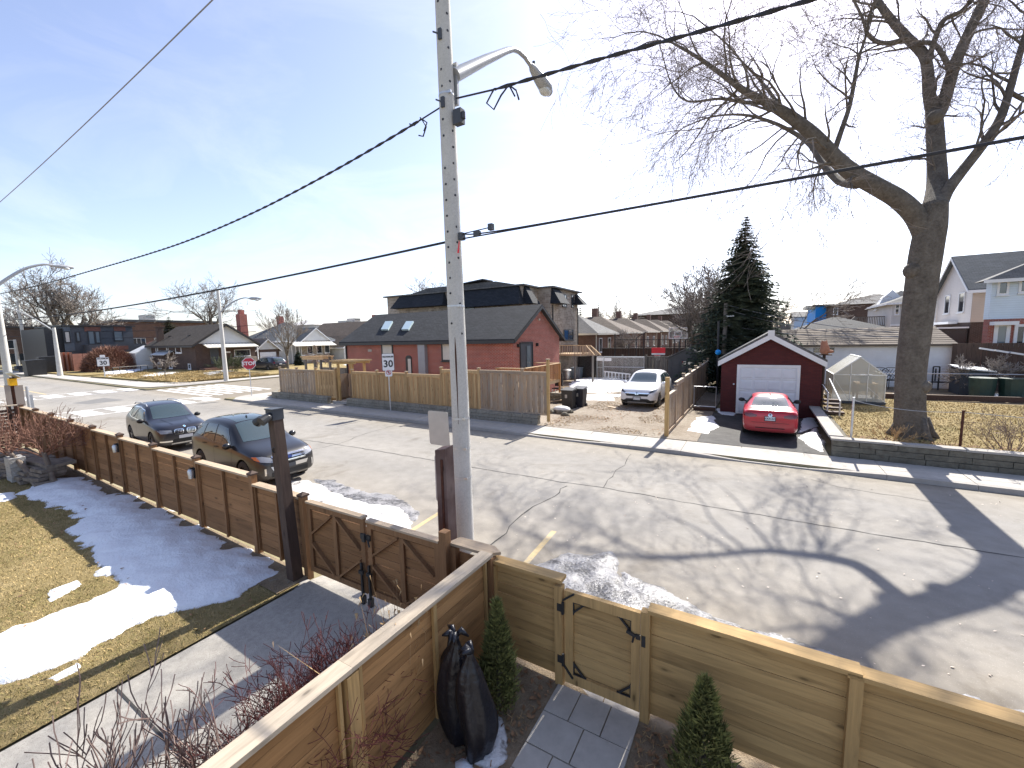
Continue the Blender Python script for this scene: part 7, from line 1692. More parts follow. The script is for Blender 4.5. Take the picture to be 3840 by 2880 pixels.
chain_panel('mesh_barrier', Z3(792, 1010), Z3(1140, 1190), 35.1, 'wide steel mesh panel behind the ladder', 'steel mesh panels')
for i, p in enumerate((Z3(760, 1030), Z3(828, 1032))):
    a = atY(*p, 35.0); tag(MB().box((a[0] - .3, 34.99, a[2] - .13), (a[0] + .3, 35.0, a[2] + .13)).build('panel_notice', m_signwhite), 'white notice on the %s mesh panel' % ('narrow' if i == 0 else 'wide'), 'notice')
ld = thing('ladder', 'pale extension ladder lying on edge before the mesh panel', 'ladder', (-8, 34.6, .2))
l0, l1 = atY(*Z3(805, 1135), 34.7), atY(*Z3(1015, 1160), 34.7); zb0 = .22
for k in range(8):
    t = k / 7; x = l0[0] + (l1[0] - l0[0]) * t; zt_ = l0[2] + (l1[2] - l0[2]) * t
    piece('rung', ld, (x, 34.7, (zb0 + zt_) / 2), (.09, .06, zt_ - zb0), m_white)
MB().bar((l0[0] - .1, 34.7, l0[2]), (l1[0] + .1, 34.7, l1[2]), .05, .10).bar((l0[0] - .1, 34.7, zb0 + .05), (l1[0] + .1, 34.7, zb0 + .05), .05, .10).build('stile', m_white, ld)
a, b = atY(*Z3(560, 1000), 35.5), atY(*Z3(655, 1190), 35.5)
tag(MB().prism([(0, 0), (1.65, 0), (1.75, b[2] - a[2] + 4), (1.6, a[2] - b[2]), (.12, a[2] - b[2] - .05)][:2] + [(1.8, a[2] - b[2]), (.15, a[2] - b[2] - .05)], (1, 0, 0), (0, 0, 1), (a[0], 35.5, b[2]), (0, .12, 0)).build('tarpaulin', m_screen), 'black mesh tarpaulin hung on the rear fence', 'tarpaulin')
def wheelie(x, y, label, rz=0.0, s=1.0, mat=None):
    t = thing('wheelie_bin', label, 'bin', (x, y, KERB + .02), 'wheelie bins'); z = KERB + .02; mat = mat or m_bin
    w0, w1, h = .26 * s, .31 * s, 1.0 * s
    MB().add([(x - w0, y - w0, z + .04), (x + w0, y - w0, z + .04), (x + w0, y + w0, z + .04), (x - w0, y + w0, z + .04), (x - w1, y - w1, z + h), (x + w1, y - w1, z + h), (x + w1, y + w1 + .05, z + h), (x - w1, y + w1 + .05, z + h)],
             [(0, 3, 2, 1), (4, 5, 6, 7), (0, 1, 5, 4), (1, 2, 6, 5), (2, 3, 7, 6), (3, 0, 4, 7)]).build('bin_body', mat, t)
    MB().add([(x - w1 - .03, y - w1 - .04, z + h), (x + w1 + .03, y - w1 - .04, z + h), (x + w1 + .03, y + w1 + .06, z + h + .06), (x - w1 - .03, y + w1 + .06, z + h + .06), (x - w1 - .03, y - w1 - .04, z + h + .04), (x + w1 + .03, y - w1 - .04, z + h + .04), (x + w1, y + w1 + .05, z + h + .12), (x - w1, y + w1 + .05, z + h + .12)],
             [(0, 3, 2, 1), (4, 5, 6, 7), (0, 1, 5, 4), (1, 2, 6, 5), (2, 3, 7, 6), (3, 0, 4, 7)]).build('lid', mat, t)
    for sg in (-1, 1): MB().tube([(x + sg * w0, y + w0, z + .1), (x + sg * (w0 + .06), y + w0, z + .1)], .1, 12).build('wheel', m_tyre, t)
    MB().tube([(x - w1, y + w1 + .12, z + h + .02), (x + w1, y + w1 + .12, z + h + .02)], .018, 6).build('handle', mat, t)
    MB().box((x - .09, y - w1 - .002, z + .62), (x + .03, y - w1 + .03, z + .80)).build('sticker', m_sidewalk, t); return t
wheelie(-8.55, 20.55, 'black wheelie bin nearer the street on the gravel lot'); wheelie(-8.25, 21.35, 'dark wheelie bin standing behind the other on the gravel lot', mat=plain('navy_bin_plastic', (.014, .016, .026), .5, .2, 4.0))
def table(name, p0, p1, h, Y, w, label, top, cat):
    a, b = on(*p0, h), on(*p1, h); z = h; t = thing(name, label, cat, ((a[0] + b[0]) / 2, (a[1] + b[1]) / 2, .15))
    x0, x1 = min(a[0], b[0]), max(a[0], b[0]); y0 = (a[1] + b[1]) / 2
    MB().box((x0, y0 - w / 2, z - .05), (x1, y0 + w / 2, z)).build('top', top, t)
    for x in (x0 + .1, x1 - .1):
        for y in (y0 - w / 2 + .06, y0 + w / 2 - .06): piece('leg', t, (x, y, (z + .1) / 2), (.05, .05, z - .12), m_iron)
    return t
table('folding_table', Z3(330, 1200), Z3(435, 1190), .85, 24, .8, 'white topped folding table behind the bins', m_white, 'table'); table('wooden_bench', Z3(345, 1255), Z3(470, 1230), .55, 24, .35, 'low bench in front of the white topped table', m_capwood, 'bench')
ch = thing('patio_chair', 'black mesh patio chair beside the brick deck', 'chair', (-10.8, 25.5, .15))
a = atY(*Z3(395, 1150), 25.0); MB().box((a[0] - .3, 25.2, .75), (a[0] + .25, 25.28, 1.6)).build('backrest', m_black, ch); MB().box((a[0] - .3, 24.7, .6), (a[0] + .25, 25.25, .66)).build('seat', m_black, ch)
for x in (a[0] - .28, a[0] + .23):
    for y in (24.72, 25.22): piece('leg', ch, (x, y, .38), (.04, .04, .5), m_galv)
tub = thing('garbage_can', 'grey metal garbage can by the snowfield', 'bin', (-11, 27, .15)); a = on(*Z3(475, 1205), .15)
MB().tube([(a[0], a[1], .15), (a[0], a[1], 1.0), (a[0], a[1], 1.05)], [.30, .36, .38], 16).build('can_body', m_galv, tub, smooth=True); MB().tube([(a[0], a[1], 1.05), (a[0], a[1], 1.12)], [.39, .3], 16).build('lid', m_white, tub)
tub2 = thing('storage_tote', 'blue grey plastic tote near the tarpaulin', 'tote', (-11, 29, .15)); a = on(*Z3(558, 1195), .15)
MB().add([(a[0] - .4, a[1] - .3, .15), (a[0] + .4, a[1] - .3, .15), (a[0] + .4, a[1] + .3, .15), (a[0] - .4, a[1] + .3, .15), (a[0] - .46, a[1] - .35, 1.15), (a[0] + .46, a[1] - .35, 1.15), (a[0] + .46, a[1] + .35, 1.15), (a[0] - .46, a[1] + .35, 1.15)], [(0, 3, 2, 1), (4, 5, 6, 7), (0, 1, 5, 4), (1, 2, 6, 5), (2, 3, 7, 6), (3, 0, 4, 7)]).build('tub', plain('tote_plastic', (.22, .26, .30), .5, .1, 3.0), tub2)
MB().box((a[0] - .5, a[1] - .38, 1.15), (a[0] + .5, a[1] + .38, 1.22)).build('lid', plain('tote_lid', (.2, .24, .28), .5, .1, 3.0), tub2)
cb = thing('block_stack', 'stack of grey concrete blocks at the end of the board fence', 'blocks', (-9.5, 19.6, .15))
a = on(*Z3(390, 1400), .15)
for k in range(3):
    for j in range(4 - k): piece('concrete_block', cb, (a[0] - .5 + j * .42 + .1 * k, a[1] + .1 * (k % 2), .25 + .2 * k), (.39, .2, .19), m_block)
piece('plank', cb, (a[0] + .15, a[1] - .35, .35), (1.5, .14, .04), m_capwood, (0, -.12, .5))
rb = thing('rubble_sack', 'torn white sack slumped on rubble beside the board fence', 'sack', (-8.1, 18.3, .15)); a = on(*Z3(430, 1465), .3)
MB().sphere((a[0], a[1], .38), .38, 14, 8, (1.2, .8, .42)).build('sack', m_sid_white, rb, smooth=True)
for k in range(14):
    r_ = RND.uniform(.08, .2); MB().sphere((a[0] + RND.uniform(-.6, .6), a[1] + RND.uniform(-.7, .2), .15 + r_ * .5), r_, 7, 5, (1.2, 1, .7)).build('rubble', m_block_dark, rb)
tag(MB().bar((-6.9, 21.9, .19), (-6.1, 21.4, .19), .2, .05).build('plank', m_capwood), 'loose plank lying on the gravel lot', 'plank')
# shed
sh = thing('garden_shed', 'dark grey resin garden shed behind the white suv', 'shed', (-5, 36.5, .2))
sy = 34.6; s0, s1 = atY(*Z3(1350, 1050), sy), atY(*Z3(1590, 1050), sy); zr_ = atY(*Z3(1480, 945), sy)[2]; ze_ = atY(*Z3(1350, 1020), sy)[2]
walls_gable(sh, s0[0], s1[0] + .6, sy, sy + 3.2, .1, ze_, zr_, 'y', m_shed); roof_gable(sh, s0[0], s1[0] + .6, sy, sy + 3.2, ze_, zr_, 'y', m_sh_grey, .15, .15, .08)
for k in range(5): piece('rib', sh, (s0[0] + .25 + k * .55, sy - .01, (ze_ + .1) / 2), (.04, .03, ze_ - .2), m_dkgrey)
for k in range(2): win(sh, (s0[0] + 1.15 + k * .45, sy - .01, ze_ - .35), (1, 0, 0), (0, -1, 0), .3, .25, frame=m_dkgrey, fw=.03, sill=False)
# basketball hoops and court fence
def hoop(name, p0, p1, Y, label, red):
    a, b = atY(*p0, Y), atY(*p1, Y); xm = (a[0] + b[0]) / 2; t = thing(name, label, 'basketball hoop', (xm, Y + .6, .2), 'basketball hoops')
    MB().box((a[0], Y, b[2]), (b[0], Y + .04, a[2])).build('backboard', m_red if red else m_backboard, t)
    f = MB(); w = .07
    f.box((a[0] - w, Y - .02, b[2] - w), (b[0] + w, Y + .05, b[2])).box((a[0] - w, Y - .02, a[2]), (b[0] + w, Y + .05, a[2] + w)).box((a[0] - w, Y - .02, b[2]), (a[0], Y + .05, a[2])).box((b[0], Y - .02, b[2]), (b[0] + w, Y + .05, a[2]))
    iw, ih = (b[0] - a[0]) * .2, (a[2] - b[2]) * .22; zc = b[2] + (a[2] - b[2]) * .42
    if not red:
        for s in (-1, 1): f.box((xm + s * iw - .04, Y - .025, zc - ih), (xm + s * iw + .04, Y - .005, zc + ih)).box((xm - iw, Y - .025, zc + s * ih - .04), (xm + iw, Y - .005, zc + s * ih + .04))
        f.build('board_frame', m_signwhite, t)
    else:
        MB().box((a[0], Y - .02, b[2] - .03), (b[0], Y + .05, b[2] + .12)).build('board_base', m_signwhite, t)
    zc2 = b[2] + .1 if not red else b[2] - .05
    MB().tube([(xm + .25 * math.cos(k * math.pi / 8), Y - .35 + .25 * math.sin(k * math.pi / 8), zc2) for k in range(17)], .015, 6).build('rim', m_red, t)
    n = MB()
    for k in range(12):
        for s in (-1, 1):
            q = k * math.pi / 6; n.bar((xm + .25 * math.cos(q), Y - .35 + .25 * math.sin(q), zc2), (xm + .14 * math.cos(q + s * .6), Y - .35 + .14 * math.sin(q + s * .6), zc2 - .42), .012, .012)
    n.build('net', m_signwhite, t)
    MB().tube([(xm, Y + .9, .1), (xm, Y + .9, zc2 + .2), (xm, Y + .1, (a[2] + b[2]) / 2)], .06, 8).build('pole', m_dkgrey, t)
hoop('basketball_hoop', Z3(1362, 765), Z3(1508, 845), 40.0, 'basketball hoop with clear white framed backboard above the shed', False)
hoop('basketball_hoop', Z3(1207, 930), Z3(1323, 990), 37.4, 'basketball hoop with plain red backboard behind the white suv', True)
cf = thing('court_fence', 'tall black steel court fence behind the gravel lot', 'fence', (-7, 42, .2))
for x, y in ((890, 810), (1010, 900), (1075, 845), (1140, 800), (1270, 855), (1405, 860), (1500, 860), (1690, 855), (1745, 840)):
    a = atY(*Z3(x, y), 39.0); MB().tube([(a[0], 39, .1), (a[0], 39, a[2])], .045, 8).build('post', m_iron, cf)
for y in (862, 925):
    a, b = atY(*Z3(890, y), 39.0), atY(*Z3(1745, y - 8), 39.0); MB().tube([a, b], .03, 6).build('rail', m_iron, cf)
a, b = atY(*Z3(1075, 845), 39.0), atY(*Z3(1160, 795), 39.0); MB().tube([a, b, (b[0], 39, b[2])], .035, 6).build('angle_arm', m_iron, cf)
m = MB(); a, b = atY(*Z3(890, 862), 39.0), atY(*Z3(1690, 925), 39.0)
for k in range(70): m.bar((a[0] + (b[0] - a[0]) * k / 70, 39, b[2]), (a[0] + (b[0] - a[0]) * (k + 1.5) / 70, 39, a[2]), .008, .008); m.bar((a[0] + (b[0] - a[0]) * k / 70, 39, a[2]), (a[0] + (b[0] - a[0]) * (k + 1.5) / 70, 39, b[2]), .008, .008)
m.build('wire_mesh', m_iron, cf, recalc=False)
wp = thing('wooden_utility_pole', 'grey wooden utility pole beside the spruce', 'utility pole', (-1.9, 31.5, .2))
a, b = atY(*Z3(1850, 545), 31.5), atY(*Z3(1830, 960), 31.5)
MB().tube([(b[0], 31.5, 0), (a[0], 31.5, a[2])], [.16, .12], 12).build('shaft', m_board_grey, wp); MB().box((a[0] - .04, 31.3, a[2] - .9), (a[0] + .5, 31.4, a[2] - .82)).build('bracket', m_galv, wp)
for dz, (px_, py_), s_, lb in ((.05, Z4(1160, 800), .3, 'upper service drop from the wooden utility pole'), (-.25, Z4(1160, 840), .4, 'middle service drop from the wooden utility pole'), (-1.3, Z4(1150, 830), .3, 'lower service drop from the wooden utility pole')):
    o = MB().tube(sag((a[0], 31.5, a[2] - .15 + dz), atY(px_, py_, 33.4), s_, 16), .022, 5).build('service_drop', m_wire_grey, recalc=False); tag(o, lb, 'cable', 'overhead cables')
bp = thing('flag_pole', 'thin black pole with a blue ball near the lot fence', 'pole', (-2.3, 28, .2)); a, b = atY(*Z3(1785, 700), 29.0), atY(*Z3(1782, 970), 29.0)
MB().tube([(b[0], 29, .1), (a[0], 29, a[2])], .06, 8).build('shaft', m_black, bp); MB().sphere((b[0], 28.9, b[2]), .17, 12, 8).build('ball', m_bluesmall, bp, smooth=True)
cg = thing('side_gate', 'low steel tube gate between board fence and garage', 'gate', (-2.1, 22.8, .15)); MB().tube([(-2.7, 22.8, .2), (-2.7, 22.8, 1.35), (-1.7, 22.8, 1.35), (-1.7, 22.8, .2)], .025, 8).tube([(-2.7, 22.8, .35), (-1.7, 22.8, .35)], .025, 8).build('frame', m_galv, cg); piece('threshold', cg, (-2.2, 22.7, .25), (1.0, .12, .16), m_darkwood_y)

# ------------------------------------------------------------------ raised lawn: greenhouse, posts, furniture
gh = thing('greenhouse', 'small ridge greenhouse of cloudy panels on the raised lawn', 'greenhouse', (4.1, 25, LAWN_R))
hx0, hx1, hy0, hy1 = 3.14, 5.02, 24.7, 27.2; hz0 = LAWN_R; hze = atY(*Z4(575, 1162), hy0)[2]; hzr = atY(*Z4(810, 1012), hy0)[2]; hxm = (hx0 + hx1) / 2
piece('base', gh, (hxm, (hy0 + hy1) / 2, hz0 + .06), (hx1 - hx0 + .1, hy1 - hy0 + .1, .12), m_dkgrey)
xs_ = [hx0, hx0 + (hx1 - hx0) / 3, hx0 + 2 * (hx1 - hx0) / 3, hx1]
def ztop(x): return hze + (hzr - hze) * (1 - abs(x - hxm) / (hxm - hx0))
fr = MB()
for x in xs_: fr.bar((x, hy0 - .0, hz0 + .12), (x, hy0 - .0, ztop(x)), .035, .035, (0, 1, 0))
fr.bar((hx0, hy0, hze), (hx1, hy0, hze), .035, .035); fr.bar((hx0, hy0, hze), (hxm, hy0, hzr), .05, .05, (0, 1, 0)); fr.bar((hxm, hy0, hzr), (hx1, hy0, hze), .05, .05, (0, 1, 0))
fr.bar((hx0, hy1, hze), (hxm, hy1, hzr), .05, .05, (0, 1, 0)); fr.bar((hxm, hy1, hzr), (hx1, hy1, hze), .05, .05, (0, 1, 0)); fr.bar((hxm, hy0, hzr), (hxm, hy1, hzr), .05, .05)
for x in (hx0, hx1):
    fr.bar((x, hy0, hze), (x, hy1, hze), .05, .05)
    for y in np.linspace(hy0, hy1, 5): fr.bar((x, y, hz0 + .12), (x, y, hze), .03, .03, (0, 1, 0)); fr.bar((x, y, hze), (hxm, y, hzr), .03, .03, (0, 1, 0))
fr.bar((xs_[0], hy0, hz0 + 1.2), (xs_[1], hy0, hz0 + .15), .02, .02, (0, 1, 0)).bar((xs_[3], hy0, hz0 + .15), (xs_[2], hy0, hz0 + .8), .02, .02, (0, 1, 0))
fr.build('frame', m_galv, gh)
for i in range(3):
    a, b = xs_[i] + .02, xs_[i + 1] - .02
    MB().add([(a, hy0, hz0 + .12), (b, hy0, hz0 + .12), (b, hy0, hze - .02), (a, hy0, hze - .02)], [(0, 1, 2, 3)]).build('pane', m_poly, gh)
    t = [(a, hze + .02), (b, hze + .02), (b, ztop(b) - .02)] + ([(hxm, hzr - .03)] if a < hxm < b else []) + [(a, ztop(a) - .02)]
    MB().add([(x, hy0, z) for x, z in t], [tuple(range(len(t)))]).build('pane', m_poly, gh)
yl = np.linspace(hy0, hy1, 5)
for x in (hx0, hx1):
    for k in range(4):
        MB().add([(x, yl[k] + .02, hz0 + .12), (x, yl[k + 1] - .02, hz0 + .12), (x, yl[k + 1] - .02, hze - .02), (x, yl[k] + .02, hze - .02)], [(0, 1, 2, 3)]).build('pane', m_poly, gh)
        MB().add([(x, yl[k] + .02, hze + .03), (x, yl[k + 1] - .02, hze + .03), (hxm, yl[k + 1] - .02, hzr + .01), (hxm, yl[k] + .02, hzr + .01)], [(0, 1, 2, 3)]).build('pane', m_poly, gh)
MB().add([(hx0, hy1, hz0 + .12), (hx1, hy1, hz0 + .12), (hx1, hy1, hze), (hxm, hy1, hzr), (hx0, hy1, hze)], [(0, 1, 2, 3, 4)]).build('pane', m_poly, gh)
pb = thing('potting_bench', 'wooden potting bench inside the greenhouse', 'bench', (4.5, 26, LAWN_R)); MB().box((4.15, 25.6, LAWN_R + .8), (4.95, 26.6, LAWN_R + .86)).build('top', m_deck_x, pb)
for x in (4.2, 4.9):
    for y in (25.65, 26.55): piece('leg', pb, (x, y, LAWN_R + .46), (.06, .06, .68), m_deck_z)
tag(MB().box((4.35, 25.8, LAWN_R + .87), (4.75, 26.2, LAWN_R + 1.2)).box((4.32, 25.77, LAWN_R + 1.2), (4.78, 26.23, LAWN_R + 1.26)).build('storage_box', plain('blue_grey_box', (.2, .27, .42), .5, .1, 3.0)), 'blue storage box on the greenhouse bench', 'box')
ow = thing('owl_statue', 'terracotta owl ornament on a tall post beside the garage', 'ornament', (2.65, 23.2, .6))
a, b = atY(*Z4(487, 985), 23.2), atY(*Z4(487, 930), 23.2); ox, oz = a[0], a[2]
MB().tube([(ox, 23.2, .5), (ox, 23.2, oz - .06)], .06, 8).build('post', m_darkwood_z, ow); piece('platform', ow, (ox + .04, 23.2, oz - .03), (.45, .3, .05), m_darkwood_y)
MB().tube([(ox, 23.2, oz), (ox + .01, 23.2, oz + .12), (ox, 23.2, oz + .30), (ox - .02, 23.2, oz + .40), (ox - .03, 23.2, oz + .48), (ox - .03, 23.2, oz + .56)], [.13, .19, .17, .13, .13, .10], 14).build('owl_body', m_terracotta, ow, smooth=True)
for s in (-1, 1): MB().tube([(ox - .03 + s * .07, 23.16, oz + .54), (ox - .03 + s * .09, 23.16, oz + .62)], [.04, .005], 6).build('ear_tuft', m_terracotta, ow)
MB().sphere((ox + .18, 23.1, oz + .12), .12, 8, 6, (1.2, .8, .6)).build('wing', m_terracotta, ow)
def patio_chair(p, Y, label):
    a = atY(*p, Y); x, z = a[0], LAWN_R - .1; t = thing('iron_chair', label, 'chair', (x, Y, z), 'iron garden chairs'); f = MB()
    for k in range(9):
        q = math.pi * k / 8; f.bar((x + .42 * math.cos(q), Y + .25, z + 1.0 + .25 * math.sin(q)), (x + .42 * math.cos(q + math.pi / 8), Y + .25, z + 1.0 + .25 * math.sin(q + math.pi / 8)), .03, .03) if k < 8 else None
    for k in range(6): f.bar((x - .35 + .14 * k, Y + .25, z + .55), (x - .35 + .14 * ((k + 2) % 6), Y + .25, z + 1.15), .02, .02)
    f.build('backrest', m_iron, t); MB().box((x - .4, Y - .25, z + .5), (x + .4, Y + .22, z + .55)).build('seat', m_iron, t)
    for sx in (-.38, .38):
        for sy_ in (-.22, .22): piece('leg', t, (x + sx, Y + sy_, z + .26), (.035, .035, .5), m_iron)
    for sx in (-.42, .42): MB().bar((x + sx, Y - .2, z + .78), (x + sx, Y + .25, z + .80), .03, .03).bar((x + sx, Y - .2, z + .5), (x + sx, Y - .2, z + .78), .03, .03).build('armrest', m_iron, t)
patio_chair(Z4(970, 1150), 32.6, 'black iron garden chair half behind the greenhouse'); patio_chair(Z4(1072, 1150), 32.6, 'black iron garden chair between greenhouse and maple trunk')
gb2 = thing('garden_swing', 'dark framed garden seat against the white outbuilding', 'seat', (10, 33, .5)); a, b = atY(*Z4(1430, 1095), 32.8), atY(*Z4(1580, 1210), 32.8)
f = MB(); f.bar((a[0], 32.8, .5), (a[0], 32.8, a[2]), .06, .06, (0, 1, 0)).bar((b[0] - .5, 32.8, .5), (b[0] - .5, 32.8, a[2]), .06, .06, (0, 1, 0)).bar((a[0], 32.8, a[2]), (b[0] - .5, 32.8, a[2]), .08, .06).bar((a[0], 32.8, .95), (b[0], 32.8, .95), .4, .06).build('frame', m_iron, gb2); MB().box((a[0] + .1, 32.85, 1.0), (b[0] - .6, 32.9, a[2] - .1)).build('backrest', m_dkgrey, gb2)
cp = thing('compost_box', 'black compost box with pale lid on the garden beyond the lawn', 'box', (10.5, 31, .5)); a, b = atY(*Z4(1668, 1110), 31.0), atY(*Z4(1975, 1240), 31.0)
MB().box((a[0], 31, .4), (b[0] - .3, 32.4, a[2] - .12)).build('box', m_dkgrey, cp); MB().obox((a[0] - .1, 30.8, a[2] - .02), (b[0] - a[0], 0, -.14), (0, 1.7, .1), (0, 0, .06)).build('lid', m_white, cp)
cp2 = thing('planter_bins', 'two dark green bins before the black compost box', 'bin', (11.5, 30, .5)); a, b = atY(*Z4(1735, 1195), 29.8), atY(*Z4(2060, 1290), 29.8)
for k in range(2): MB().tube([(a[0] + .5 + k * 1.05, 29.8, .4), (a[0] + .5 + k * 1.05, 29.8, a[2] + .05)], [.42, .5], 14).build('bin_body', m_bin_green, cp2)
ed = tag(MB().bar((5.6, 27.9, LAWN_R + .02), (21, 29.6, LAWN_R + .02), .12, .26).build('edging_board', m_darkwood_y), 'long black edging board at the back of the raised lawn', 'edging')
for x_, y_, h_, lb in ((5.15, 16.75, 1.05, 'rusty iron fence post beside the maple trunk'), (2.66, 16.7, 1.3, 'galvanised corner post at the end of the garden wall'), (3.3, 27.3, 1.2, 'thin rail post behind the greenhouse'), (13.2, 27.6, 1.15, 'rail post at the back of the lawn')):
    tag(MB().tube([(x_, y_, LAWN_R - .1), (x_, y_, LAWN_R + h_)], .032, 8).build('fence_post', m_rust if 'rusty' in lb else m_galv), lb, 'post', 'posts round the raised lawn')
tag(MB().tube(sag((2.66, 16.7, LAWN_R + 1.2), (5.15, 16.75, LAWN_R + 1.0), .12, 8), .008, 5).tube(sag((5.15, 16.75, LAWN_R + 1.0), (12, 16.75, LAWN_R + .9), .1, 8), .008, 5).tube([(3.3, 28.6, LAWN_R + 1.12), (20, 30.4, LAWN_R + 1.12)], .02, 5).build('fence_wire', m_galv, recalc=False), 'thin fence wires round the raised lawn', 'wire')
hr = thing('stair_rail', 'white and grey handrails with steps right of the garage', 'railing', (2.75, 22, .6)); MB().tube([(2.55, 21.2, .6), (2.55, 21.2, 1.45), (2.55, 23.2, 1.6)], .03, 8).tube([(2.9, 20.8, .6), (2.9, 20.8, 1.2), (2.75, 22.8, 1.9)], .03, 8).build('rail', m_galv, hr)
for k in range(4): piece('step', hr, (2.8, 21.2 + .5 * k, .68 + .1 * k), (.6, .3, .08), m_darkwood_y)
br = thing('brown_garden_fence', 'dark brown fence below the pale blue house', 'fence', (14, 33, .5))
a = atY(*Z4(1612, 935), 33.6)
for k in range(46): piece('board', br, (a[0] + k * .2, 33.6, 1.7), (.19, .02, a[2] - .4 + 1.3 - .9), m_darkwood_z)
for k in range(3):
    p, q = atY(*Z4(1830 + k * 130, 935 + 18 * k), 33.0), atY(*Z4(1945 + k * 130, 953 + 18 * k), 33.0); MB().bar(p, q, .2, .09).build('white_rail', m_white, br)

# ------------------------------------------------------------------ signs
def sign(name, base, zc, w, h, nrm, label, cat='sign', group=None, post_r=.03, top=None, post=True):
    t = thing(name, label, cat, base, group)
    if post: MB().tube([(base[0], base[1], base[2] - .1), (base[0], base[1], (top or zc + h / 2 - .05))], post_r, 8).build('post', m_galv, t)
    n = Vector((nrm[0], nrm[1], 0)).normalized(); u = Vector((-n.y, n.x, 0)); return t, n, u
def plate_on(t, c, n, u, pts, mat, th=.006, name='sign_plate', out=.045):
    o = np.array(c) + np.array(n) * out; return MB().prism(pts, tuple(u), (0, 0, 1), o, np.array(n) * th).build(name, mat, t)
def rr(w, h, r=.05): return rrect(-w / 2, w / 2, -h / 2, h / 2, r)
to_cam = lambda b: (-b[0], -b[1])
b = on(944, 1484, KERB); c = atY(926, 1363, b[1])
t, n, u = sign('stop_sign', (b[0], b[1], KERB + .05 + GR(b[0])), c[2], .8, .8, to_cam(b), 'red octagonal stop sign on the far corner pavement')
for r_, m_, o_ in ((.44, m_signwhite, .045), (.405, m_signred, .053)):
    plate_on(t, (b[0], b[1], c[2]), n, u, [(r_ * math.cos(math.radians(22.5 + 45 * k)), r_ * math.sin(math.radians(22.5 + 45 * k))) for k in range(8)], m_, out=o_, name='sign_plate' if m_ is m_signwhite else 'sign_face')
text_mesh('STOP', .34, m_signwhite, 'lettering', t, frame_mat(Vector((b[0], b[1], c[2])) + n * .066, u, (0, 0, 1)), .002, .012)
b = on(1465, 1540, KERB); c = atY(1460, 1358, b[1]); bz = KERB + GR(b[0])
t, n, u = sign('speed_sign', (b[0], b[1], bz), c[2], .6, .9, to_cam(b), 'white maximum 30 speed sign before the board fence', group='speed signs')
plate_on(t, (b[0], b[1], c[2]), n, u, rr(.62, .92), m_ink); plate_on(t, (b[0], b[1], c[2]), n, u, rr(.585, .885), m_signwhite, out=.052, name='sign_face')
text_mesh('MAXIMUM', .115, m_ink, 'lettering', t, frame_mat(Vector((b[0], b[1], c[2] + .28)) + n * .064, u, (0, 0, 1)), .002, .006); text_mesh('30', .50, m_ink, 'lettering', t, frame_mat(Vector((b[0], b[1], c[2] - .10)) + n * .064, u, (0, 0, 1)), .002, .012)
c2 = atY(1461, 1398, b[1]); plate_on(t, (b[0], b[1], c2[2]), n, u, rr(.36, .38), m_signwhite, name='no_parking_plate')
ring = [(.13 * math.cos(k * math.pi / 12), .13 * math.sin(k * math.pi / 12)) for k in range(24)]; plate_on(t, (b[0], b[1], c2[2] + .02), n, u, ring, m_signred, out=.054, name='prohibition_ring'); plate_on(t, (b[0], b[1], c2[2] + .02), n, u, [(x * .78, y * .78) for x, y in ring], m_signwhite, out=.061, name='ring_field')
text_mesh('P', .17, m_ink, 'lettering', t, frame_mat(Vector((b[0], b[1], c2[2] + .02)) + n * .070, u, (0, 0, 1)), .001, .008); plate_on(t, (b[0], b[1], c2[2] + .02), n, u, [(-.10, .075), (-.075, .10), (.10, -.075), (.075, -.10)], m_signred, out=.073, name='prohibition_bar')
b = on(*Z1(907, 1180), .3); c = atY(*Z1(885, 1052), b[1])
t, n, u = sign('speed_sign', (b[0], b[1], .65), c[2], .6, .9, to_cam(b), 'distant maximum 30 speed sign on the corner lawn', group='speed signs', post_r=.05)
k_ = 1.65; plate_on(t, (b[0], b[1], c[2]), n, u, rr(.62 * k_, .60 * k_), m_ink); plate_on(t, (b[0], b[1], c[2]), n, u, rr(.57 * k_, .55 * k_), m_signwhite, out=.06, name='sign_face')
text_mesh('MAXIMUM', .11 * k_, m_ink, 'lettering', t, frame_mat(Vector((b[0], b[1], c[2] + .2 * k_)) + n * .08, u, (0, 0, 1)), .002, .008); text_mesh('30', .36 * k_, m_ink, 'lettering', t, frame_mat(Vector((b[0], b[1], c[2] - .08 * k_)) + n * .08, u, (0, 0, 1)), .002, .014)
c2 = atY(*Z1(875, 1008), b[1]); plate_on(t, (b[0], b[1], c2[2]), n, u, rr(.42, .38), m_signwhite, name='upper_plate')

# ------------------------------------------------------------------ street lights and poles to the west
def lamp_pole(name, base, H, arm, label, r=.16, head=1.0, group='street light poles', mat=None):
    t = thing(name, label, 'street light', base, group); b = np.array(base, float)
    MB().tube([b - np.array([0, 0, .1]), b + np.array([0, 0, H * .5]), b + np.array([0, 0, H])], [r, r * .8, r * .6], 14).build('shaft', mat or m_concrete_pole, t, smooth=True)
    if arm:
        z0, dx, dy, dz_ = arm; p = b + np.array([0, 0, z0]); e = p + np.array([dx, dy, dz_])
        pts = smooth_path([p, p + (e - p) * .45 + np.array([0, 0, dz_ * .28]), p + (e - p) * .8 + np.array([0, 0, dz_ * .22]), e], 5)
        MB().tube(pts, list(np.linspace(.075, .045, len(pts))), 8).build('lamp_arm', m_lampgrey, t, smooth=True)
        d = np.array([dx, dy, 0]); d /= np.linalg.norm(d); q = e + d * .85 * head
        hd = MB().tube([e - d * .1, e + d * .15 * head, e + d * .5 * head, q], [.06, .13 * head, .15 * head, .06], 10).build('lamp_head', m_lampgrey, t, smooth=True)
        MB().sphere(tuple(e + d * .5 * head - np.array([0, 0, .09 * head])), .14 * head, 10, 6, (1.3, 1.3, .7)).build('lamp_lens', m_lens, hd, smooth=True)
    return t
